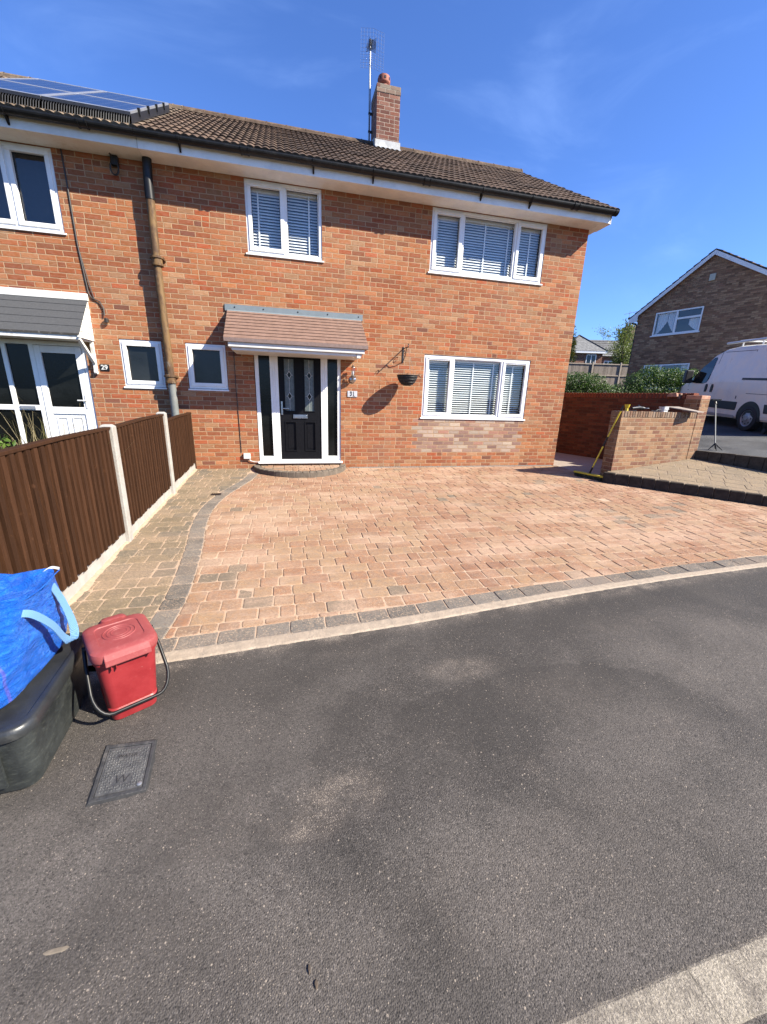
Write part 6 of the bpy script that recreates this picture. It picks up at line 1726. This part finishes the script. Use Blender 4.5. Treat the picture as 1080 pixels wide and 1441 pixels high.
mb = MB(); mb.add([VP(.04, -.42, .72), VP(.25, -.10, .78), VP(.5, -.05, 1.02), VP(.30, -.2, 1.04)], [(0, 1, 2, 3)]); mb.build('headlight', M_GLASSD, van)
# dark object at the right edge in front of the van
db = thing('wheelie_bin', 'black wheeled bin in the shade beside the van at the right edge', 'bin', (11.9, -.25, UZ(11.9, -.25)), R(-35))
db.scale = (.8, .8, .8)
mb = MB(); loft(mb, [(.44, .50, .05, .06), (.58, .70, .06, .92)]); mb.build('body', M_BLACKP, db, world=False, smooth=True)
mb = MB(); loft(mb, [(.60, .74, .05, .925), (.60, .74, .05, .95), (.52, .64, .05, 1.0)]); mb.build('lid', M_BLACKP, db, world=False, smooth=True)
for sx in (-.25, .25):
    mb = MB(); mb.lathe([(0, -.03), (.09, -.03), (.10, 0), (.09, .03), (0, .03)], (sx, .24, .10), 18, 'X'); mb.build('wheel', M_RUBBER, db, world=False, smooth=True)

# ------------------------------------------------------------------ plants
def leaf_cloud(mb, c, rad, n, size, flat=1.0, up=.3, shape=None, seed=0):
    rnd_ = random.Random(seed)
    for _ in range(n):
        for _t in range(20):
            p = Vector((rnd_.uniform(-1, 1), rnd_.uniform(-1, 1), rnd_.uniform(-1, 1)))
            d = p.length
            if d > 1: continue
            if d < .45 and rnd_.random() < .75: continue
            break
        P = Vector((c[0] + p.x * rad[0], c[1] + p.y * rad[1], c[2] + p.z * rad[2]))
        nrm = (p.normalized() + Vector((rnd_.gauss(0, .7), rnd_.gauss(0, .7), rnd_.gauss(0, .7) + up))).normalized()
        t1 = nrm.cross(Vector((rnd_.gauss(0, 1), rnd_.gauss(0, 1), rnd_.gauss(0, 1)))).normalized(); t2 = nrm.cross(t1)
        L = size * rnd_.uniform(.6, 1.35); w = L * .42
        a = P - t1 * L * .5; b = P + t2 * w * .5 + nrm * L * .04; e = P + t1 * L * .5; f = P - t2 * w * .5 + nrm * L * .04
        mb.add([a, b, e, f], [(0, 1, 2, 3)], rnd_.random())
M_HEDGE = mat_leaf('glossy hedge leaf', [(0, (.022, .055, .010)), (.5, (.05, .115, .016)), (.85, (.10, .19, .028)), (1, (.15, .24, .05))], .25, .5)
M_GOLD = mat_leaf('golden conifer spray', [(0, (.018, .035, .010)), (.55, (.06, .085, .016)), (.85, (.18, .17, .028)), (1, (.26, .23, .05))], .15, .6)
M_BIRCH = mat_leaf('pale spring leaf', [(0, (.08, .12, .025)), (.5, (.14, .19, .045)), (1, (.24, .28, .08))], .35, .5)
hg = thing('hedge', 'glossy green evergreen hedge behind the tall red brick wall', 'hedge', (13.4, 6.7, 1.0))
mb = MB(); rnd_h = random.Random(3)
H0, H1 = Vector((9.6, 7.1, 0)), Vector((15.9, 5.7, 0))
for k in range(26):
    t_ = k / 25; p = H0 + (H1 - H0) * t_
    top = 2.50 + .28 * noise.noise((t_ * 5, 1, 1)) + (.30 if t_ > .70 else 0) - (.28 if .42 < t_ < .62 else 0)
    for z, rz_ in ((top - .35, .42), (top - .95, .55)):
        leaf_cloud(mb, (p.x + rnd_h.uniform(-.1, .1), p.y, z), (.42, .5, rz_), 900, .07, seed=k * 7 + int(z * 10))
mb.build('foliage', M_HEDGE, hg, rnd=True)
mb = MB()
for k in range(26):
    p = H0 + (H1 - H0) * (k / 25); mb.tube([(p.x, p.y, .6), (p.x + .05, p.y, 1.5), (p.x - .1, p.y + .1, 1.9)], [.04, .03, .01], 6)
mb.build('stem', M_BARK, hg)
def conifer(loc, h, r, label):
    th = thing('conifer', label, 'tree', loc); mb = MB(); rn = random.Random(11)
    for k in range(150):
        t_ = rn.random() ** .8; z = h * (.08 + .9 * t_); rr_ = r * (1 - t_ * .85) * rn.uniform(.75, 1.1); a = rn.uniform(0, 6.283)
        o_ = Vector((loc[0] + rr_ * .75 * math.cos(a), loc[1] + rr_ * .75 * math.sin(a), loc[2] + z)); d = Vector((math.cos(a) * .75, math.sin(a) * .75, .95)).normalized()
        for q in range(46):
            s_ = rn.uniform(-.2, 1) * .75; sp = .16 * (1.1 - max(0, s_))
            p = o_ + d * s_ + Vector((rn.gauss(0, sp), rn.gauss(0, sp), rn.gauss(0, sp)))
            t1 = (d + Vector((rn.gauss(0, .35), rn.gauss(0, .35), rn.gauss(0, .3)))).normalized(); t2 = t1.cross(Vector((rn.gauss(0, 1), rn.gauss(0, 1), rn.gauss(0, 1)))).normalized()
            L = rn.uniform(.10, .24); mb.add([p, p + t1 * L * .5 + t2 * L * .16, p + t1 * L, p + t1 * L * .5 - t2 * L * .16], [(0, 1, 2, 3)], min(1, max(0, s_ * .7 + rn.uniform(0, .45))))
    mb.build('crown', M_GOLD, th, rnd=True)
    mb = MB(); mb.tube([(loc[0], loc[1], loc[2] - .3), (loc[0], loc[1], loc[2] + h * .8)], [.14, .03], 8); mb.build('trunk', M_BARK, th)
conifer((23.0, 23.7, 1.5), 5.75, 1.75, 'dark golden green conifer just past the corner of the red brick house')
bt_ = thing('tree', 'thin pale green young tree beside the brown gable house', 'tree', (30.7, 24.4, 1.4))
mbT = MB(); mbL = MB(); rn = random.Random(5)
def branch(p, d, L, r_, lvl):
    n = 5; pts = [p]; q = p; dd = d.copy()
    for k in range(n):
        dd = (dd + Vector((rn.gauss(0, .16), rn.gauss(0, .16), rn.gauss(0, .08) + .04))).normalized(); q = q + dd * L / n; pts.append(q)
    mbT.tube(pts, [r_ * (1 - .75 * k / n) for k in range(n + 1)], 6)
    if lvl > 0:
        for k in range(9 if lvl == 3 else 6):
            i = rn.randint(1, n); nd = (dd + Vector((rn.gauss(0, .8), rn.gauss(0, .8), rn.gauss(0, .4) + .25))).normalized(); branch(pts[i], nd, L * rn.uniform(.4, .6), r_ * .42, lvl - 1)
    if lvl <= 1:
        for k in range(40 if lvl == 1 else 34):
            c_ = pts[rn.randint(1, n)] + Vector((rn.gauss(0, .16), rn.gauss(0, .16), rn.gauss(0, .16) - .08)); t1 = Vector((rn.gauss(0, 1), rn.gauss(0, 1), rn.gauss(0, 1) - .5)).normalized(); t2 = t1.cross(Vector((rn.gauss(0, 1), rn.gauss(0, 1), rn.gauss(0, 1)))).normalized()
            S_ = rn.uniform(.07, .16); mbL.add([c_, c_ + t1 * S_ * .5 + t2 * S_ * .3, c_ + t1 * S_, c_ + t1 * S_ * .5 - t2 * S_ * .3], [(0, 1, 2, 3)], rn.random())
branch(Vector((30.7, 24.4, 1.2)), Vector((.05, 0, 1)), 4.9, .12, 3); branch(Vector((30.2, 24.6, 1.2)), Vector((-.22, .1, 1)).normalized(), 3.9, .09, 3); branch(Vector((31.3, 24.2, 1.2)), Vector((.2, -.1, 1)).normalized(), 4.4, .09, 3)
mbL.build('crown', M_BIRCH, bt_, rnd=True); mbT.build('trunk', M_BARK, bt_)
# overgrown grass and weeds in the front garden of number 29
M_STRAW = mat_leaf('dry grass blade', [(0, (.10, .14, .03)), (.35, (.22, .22, .06)), (.7, (.42, .34, .15)), (1, (.50, .42, .24))], .3, .6)
mb = MB(); rn = random.Random(21)
def blade(x, y, h, lean, w, r_):
    a = rn.uniform(0, 6.283); z0 = G(x, y) - .05; pts = []
    for k in range(6):
        t_ = k / 5; pts.append(Vector((x + lean * math.cos(a) * t_ ** 2, y + lean * math.sin(a) * t_ ** 2, z0 + h * (t_ - .18 * lean * t_ ** 3))))
    sd = Vector((-math.sin(a), math.cos(a), 0))
    for k in range(5):
        w0, w1 = w * (1 - k / 5), w * (1 - (k + 1) / 5) + .0006; mb.quad(pts[k] - sd * w0, pts[k] + sd * w0, pts[k + 1] + sd * w1, pts[k + 1] - sd * w1, r_)
for k in range(2600):
    x, y = rn.uniform(-4.6, -1.85), rn.uniform(-4.6, -.5); d_ = noise.noise((x * 1.3, y * 1.3, 3))
    blade(x, y, max(.12, .45 + .5 * d_ + rn.gauss(0, .1)), rn.uniform(.05, .4), .004, min(1, max(0, rn.random() * .8)))
for k in range(170):
    x, y = rn.gauss(-2.25, .16), rn.gauss(-3.35, .22); blade(x, y, rn.uniform(.95, 1.42), rn.uniform(.1, .55), rn.uniform(.005, .011), rn.uniform(.3, 1))
for k in range(26):
    x, y = rn.gauss(-2.2, .14), rn.gauss(-2.9, .25); blade(x, y, rn.uniform(1.25, 1.72), rn.uniform(.2, .7), .003, rn.uniform(.7, 1))
mb.build('long_grass', M_STRAW, kind='stuff', rnd=True)
sh = thing('shrub', 'bright green leafy shrub behind the brown fence at the left edge', 'shrub', (-2.55, -3.45, -.15))
mb = MB()
for k in range(6): leaf_cloud(mb, (-2.60 + rn.uniform(-.2, .1), -3.40 + rn.uniform(-.25, .15), .42 + .09 * k), (.24, .26, .22), 260, .06, seed=50 + k)
mb.build('foliage', mat_leaf('lime leaf', [(0, (.05, .11, .015)), (.5, (.11, .20, .03)), (1, (.20, .29, .05))], .3), sh, rnd=True)
mb = MB()
for k in range(6): mb.tube([(-2.6, -3.4, -.2), (-2.6 + rn.uniform(-.15, .15), -3.4 + rn.uniform(-.15, .15), .4), (-2.6 + rn.uniform(-.2, .2), -3.4 + rn.uniform(-.2, .2), .85)], [.015, .01, .004], 5)
mb.build('stem', M_BARK, sh)

# ------------------------------------------------------------------ brown gable house on the right
NA = R(-73.0)      # local +x runs along the gable wall towards the camera, (.292, -.956)
gh = thing('gable_house', 'brown brick house with white gable boards behind the white van', 'house', (16.95, 10.02, .7), NA)
# local frame: x along gable (towards viewer's right), y = into the house (away), z up from .7
zb = .7
GW = 5.9; ez = 5.75 - zb; az_ = 7.72 - zb; mid = 2.72
gy = 0.0
hw1 = (.80, 2.72, 4.60 - zb, 5.60 - zb); hw2 = (.72, 2.68, 2.2 - zb, 3.28 - zb)
mb = MB(); wall_holes(mb, 0, GW, -.5, ez, [hw1, hw2], 0.0, .10)
mb.add([(0, 0, ez), (GW, 0, ez - .0), (mid, 0, az_ - .08)], [(0, 1, 2)])
gw = mb.build('gable_wall', M_DARKB, gh, world=False)
# the far side of the house: local +y points away from us to the right/back
mb = MB(); mb.quad((0, 0, -.5), (0, 9, -.5), (0, 9, ez), (0, 0, ez)); mb.quad((GW, 0, -.5), (GW, 9, -.5), (GW, 9, ez), (GW, 0, ez)); mb.quad((0, 9, -.5), (GW, 9, -.5), (GW, 9, ez), (0, 9, ez)); mb.box(.05, GW - .05, .4, 8.9, 2.05, 2.2); mb.quad((.1, 2.5, 0), (GW - .1, 2.5, 0), (GW - .1, 2.5, ez), (.1, 2.5, ez)); mb.build('rear_wall', M_DARKB, gh, world=False)
def gslope(x0, x1, name):
    """tile slope across local x from eave x0 to ridge x1"""
    mb = MB(); n = 13; zz = lambda x: ez + (az_ - ez) * (x - x0) / (x1 - x0)
    xe = x0 + (-.38 if x1 > x0 else .38)
    for k in range(n):
        a = xe + (x1 - xe) * k / n; b = xe + (x1 - xe) * (k + 1) / n
        for j in range(34):
            ya, yb = -.13 + j * .27, -.13 + (j + 1) * .27 - .004
            up_ = .035
            mb.add([(a, ya, zz(a) + .03 + up_), (b, ya, zz(b) + .03), (b, yb, zz(b) + .03), (a, yb, zz(a) + .03 + up_), (a, ya, zz(a) + .005), (a, yb, zz(a) + .005), (b, ya, zz(b)), (b, yb, zz(b))], [(0, 1, 2, 3), (0, 3, 5, 4), (0, 4, 6, 1), (3, 2, 7, 5)], random.random())
    mb.build('roof', M_TILE, gh, world=False, rnd=True)
gslope(0, mid, 'roof'); gslope(GW, mid, 'roof')
mb = MB()
for x0, x1 in ((-.36, mid), (GW + .36, mid)):
    zz = lambda x: ez + (az_ - ez) * ((x - 0) / mid if x0 < 1 else (GW - x) / (GW - mid))
    mb.prism([(x0, -.10, zz(x0) - .02), (x1, -.10, zz(x1) - .02), (x1, -.10, zz(x1) - .19), (x0, -.10, zz(x0) - .19)], (0, -.03, 0))
mb.prism([(-.36, -.10, ez - .45), (-.36, -.10, ez - .29), (.03, -.10, ez - .17), (.03, -.10, ez - .45)], (0, -.028, 0))
mb.build('bargeboard', M_PVC, gh, world=False)
mb = MB(); mb.box(-.34, .0, -.09, 8.8, ez - .33, ez - .30); mb.build('soffit', M_PVC, gh, world=False)
mb = MB(); mb.tube([(-.40, -.1, ez - .22), (-.40, 9, ez - .22)], .055, 10); mb.tube([(-.38, -.02, ez - .25), (-.36, .02, ez - .40), (-.10, .10, ez - .52), (-.07, .12, ez - .6), (-.07, .12, -.4)], .035, 8); mb.build('downpipe', M_BLACKP, gh, world=False, smooth=True)
mb = MB(); mb.box(2.68, 2.90, -.06, -.002, 6.55 - zb, 6.82 - zb); mb.build('alarm_box', simple('cream box', (.62, .60, .48), .5, .05), gh, world=False, bevel=.02)
def gwin(h, splits, hsplit=None):
    a, b, c, d = h; mb = MB(); f = .055
    for q in ((a, a + f, c, d), (b - f, b, c, d)): mb.box(q[0], q[1], .0, .06, q[2], q[3])
    mb.box(a + f, b - f, .0, .06, c, c + f); mb.box(a + f, b - f, .0, .06, d - f, d)
    for s in splits: mb.box(s - .04, s + .04, -.006, .055, c + f, d - f)
    if hsplit: mb.box(splits[0] + .04, b - f, -.005, .055, hsplit - .04, hsplit + .04)
    mb.box(a - .06, b + .06, -.05, .02, c - .05, c - .002)
    w = mb.build('window', M_PVC, gh, world=False)
    mb = MB(); mb.quad((a + f, .04, c + f), (b - f, .04, c + f), (b - f, .04, d - f), (a + f, .04, d - f)); mb.build('pane', M_GLASS, w, world=False)
    return w
M_NETX = None
w1 = gwin(hw1, [1.72], 5.23 - zb); w2 = gwin(hw2, [1.50])
M_NET = simple('white net curtain', (1.05, 1.05, 1.08), .8, .05, 20)
def swag(w, x0, x1, z0, z1, flip):
    mb = MB(); n, m = 24, 16
    def P(u, v):
        zt = z1 - .02; lo = z0 + (z1 - z0) * (.05 + .55 * abs((u if not flip else 1 - u)) ** 1.5)
        return (x0 + (x1 - x0) * u, .14 + .02 * math.sin(u * 34 + v * 3), zt + (lo - zt) * v)
    vs = [P(i / n, j / m) for j in range(m + 1) for i in range(n + 1)]
    mb.add(vs, [(j * (n + 1) + i, j * (n + 1) + i + 1, (j + 1) * (n + 1) + i + 1, (j + 1) * (n + 1) + i) for j in range(m) for i in range(n)])
    mb.build('curtain', M_NET, w, world=False, smooth=True)
swag(w1, .86, 1.30, hw1[2], hw1[3], False); swag(w1, 1.30, 1.70, hw1[2], hw1[3], True); swag(w1, 2.2, 2.66, hw1[2], 5.2 - zb, True)
swag(w2, .8, 1.05, hw2[2], hw2[3], False); swag(w2, 2.3, 2.6, hw2[2], hw2[3], True)
mb = MB(); mb.quad((.1, .9, 0), (GW - .1, .9, 0), (GW - .1, .9, ez), (.1, .9, ez)); mb.build('inner_wall', M_INNER, gh, world=False)
mb = MB(); mb.tube([(.55, -.015, 3.0 - zb), (.56, -.015, 1.0 - zb)], .02, 6); mb.build('waste_pipe', M_BLACKP, gh, world=False)

# ------------------------------------------------------------------ things far behind
tf = thing('timber_fence', 'grey weathered wooden panel fence beyond the hedge', 'fence', (23.5, 19.7, 1.6))
fA, fB = Vector((20.9, 20.35, 0)), Vector((27.2, 18.8, 0)); fd = (fB - fA).normalized(); fn = Vector((fd.y, -fd.x, 0))
L = (fB - fA).length; zt = 4.48
for i in range(3):
    a, b = fA + fd * (L * i / 3 + .05), fA + fd * (L * (i + 1) / 3 - .05); mb = MB(); n = 12
    for k in range(n):
        p = a + (b - a) * ((k + .5) / n); mb.obox((p.x, p.y, (2.0 + zt - .14) / 2), fd, fn, (0, 0, 1), (b - a).length / n + .006, .016 + .006 * (k % 2), zt - .14 - 2.0, random.random())
    p_ = mb.build('panel', M_GREYWOOD, tf, rnd=True)
    mb = MB()
    for z in (zt - .10, zt - .92): mb.bar(a + Vector((0, 0, z)) + fn * .04, b + Vector((0, 0, z)) + fn * .04, .06, .07)
    mb.build('rail', simple('pale rail', (.46, .38, .30), .8, .15, 9), p_)
for i in range(4):
    p = fA + fd * (L * i / 3); mb = MB(); mb.obox((p.x + fn.x * .03, p.y + fn.y * .03, (1.2 + zt + .04) / 2), fd, fn, (0, 0, 1), .10, .12, zt + .04 - 1.2); mb.build('post', bpy.data.materials['pale rail'], tf, bevel=.01)
df = thing('dark_fence', 'dark stained horizontal board fence below the golden conifer', 'fence', (19.4, 20.7, 1.6))
mb = MB()
for k in range(9): mb.bar((17.2, 21.3, 2.2 + k * .26), (20.85, 20.45, 2.2 + k * .26), .03, .22, r=random.random())
mb.build('board', M_DARKWOOD, df, rnd=True)
for x, y in ((17.2, 21.35), (20.85, 20.5)):
    mb = MB(); mb.box(x - .05, x + .05, y, y + .1, 1.0, 4.5); mb.build('post', M_DARKWOOD, df)
sd = thing('garden_shed', 'low dark roofed shed between the far house and the grey fence', 'shed', (29.6, 27.0, 1.9), R(-17))
mb = MB(); mb.box(-2.4, 2.4, 0, 2.2, -.5, 2.55); mb.build('wall', M_DARKWOOD, sd, world=False)
mb = MB(); mb.prism([(-2.6, -.25, 2.55), (-2.6, 1.1, 3.05), (-2.6, 2.45, 2.55), (-2.6, 2.45, 2.48), (-2.6, -.25, 2.48)], (5.2, 0, 0)); mb.build('roof', M_FELT, sd, world=False)

fh = thing('distant_house', 'distant red brick house with grey hipped roof and tall chimney', 'house', (37.0, 34.2, 1.8), R(-16))
M_SLATE = mat_tile('grey slate roof', (.20, .20, .20), (.30, .29, .27), .35)
M_FARB = brick('far red brick', [(0, (.30, .13, .08)), (.4, (.25, .10, .065)), (.7, (.34, .18, .12))], (.36, .28, .22))
ez2 = 5.05; rz2 = 7.35
mb = MB(); mb.box(-4.0, 13, .0, 7, -.6, ez2); mb.box(-5.4, -1.4, -1.6, .0, -.6, ez2 + .35); mb.build('wall', M_FARB, fh, world=False)
mb = MB(); n = 9
for k in range(n):
    a, b = k / n, (k + 1) / n
    mb.quad((-4.4, -.35 + 3.85 * a, ez2 + .04 + (rz2 - ez2) * a), (13.3, -.35 + 3.85 * a, ez2 + .04 + (rz2 - ez2) * a), (13.3, -.35 + 3.85 * b, ez2 + (rz2 - ez2) * b), (-4.4, -.35 + 3.85 * b, ez2 + (rz2 - ez2) * b), random.random())
mb.quad((-4.4, 7.35, ez2), (13.3, 7.35, ez2), (13.3, 3.5, rz2), (-4.4, 3.5, rz2))
mb.build('roof', M_SLATE, fh, world=False, rnd=True)
mb = MB(); e3 = ez2 + .35
mb.add([(-5.8, -1.95, e3), (-1.0, -1.95, e3), (-3.4, .75, rz2 + .05), (-3.4, 3.4, rz2 + .05), (-1.0, 1.5, e3), (-5.8, 1.5, e3)], [(0, 1, 2), (1, 4, 3, 2), (0, 2, 3, 5)], .6)
hr = mb.build('hip_roof', M_SLATE, fh, world=False, rnd=True)
mb = MB(); mb.bar((-1.0, -1.95, e3 + .03), (-3.4, .75, rz2 + .10), .16, .08); mb.bar((-5.8, -1.95, e3 + .03), (-3.4, .75, rz2 + .10), .16, .08); mb.build('hip_tile', simple('dark hip tile', (.09, .085, .08), .8, .1), hr, world=False)
mb = MB(); mb.box(-5.75, -1.05, -1.93, -1.6, e3 - .22, e3 - .004); mb.build('fascia', M_PVC, fh, world=False)
def fwin(a, b, c, d, y):
    mb = MB(); f = .07
    mb.box(a, a + f, y - .05, y + .02, c, d); mb.box(b - f, b, y - .05, y + .02, c, d); mb.box(a + f, b - f, y - .05, y + .02, c, c + f); mb.box(a + f, b - f, y - .05, y + .02, d - f, d); mb.box((a + b) / 2 - .04, (a + b) / 2 + .04, y - .05, y + .02, c + f, d - f)
    w = mb.build('window', M_PVC, fh, world=False); mb = MB(); mb.quad((a + f, y - .02, c + f), (b - f, y - .02, c + f), (b - f, y - .02, d - f), (a + f, y - .02, d - f)); mb.build('pane', M_VGL, w, world=False)
fwin(-3.2, -2.1, 4.0, 5.05, -1.6); fwin(2.4, 3.8, 3.5, 4.7, 0); fwin(-.4, .6, 3.6, 4.6, 0)
mb = MB(); mb.box(3.0, 4.5, 3.1, 3.9, rz2 - .6, rz2 + 1.35); mb.box(2.95, 4.55, 3.05, 3.95, rz2 + 1.351, rz2 + 1.5); cm = mb.build('chimney', simple('sooty stack', (.24, .18, .10), .9, .2, 5), fh, world=False)
mb = MB()
for k in range(4): mb.lathe([(.13, rz2 + 1.5), (.11, rz2 + 1.95), (.14, rz2 + 2.0)], (3.25 + k * .34, 3.5, 0), 10)
mb.build('chimney_pot', simple('far pot', (.20, .13, .08), .8, .1), cm, world=False)
mb = MB(); mb.tube([(3.2, 3.2, rz2 + 1), (3.2, 3.2, rz2 + 3.3)], .03, 5); mb.tube([(2.6, 3.2, rz2 + 2.9), (4.3, 3.2, rz2 + 3.3)], .02, 5)
for k in range(6): mb.tube([(2.7 + k * .28, 2.9, rz2 + 2.93 + k * .066), (2.7 + k * .28, 3.5, rz2 + 2.93 + k * .066)], .012, 4)
mb.build('aerial', M_ALU, fh, world=False)
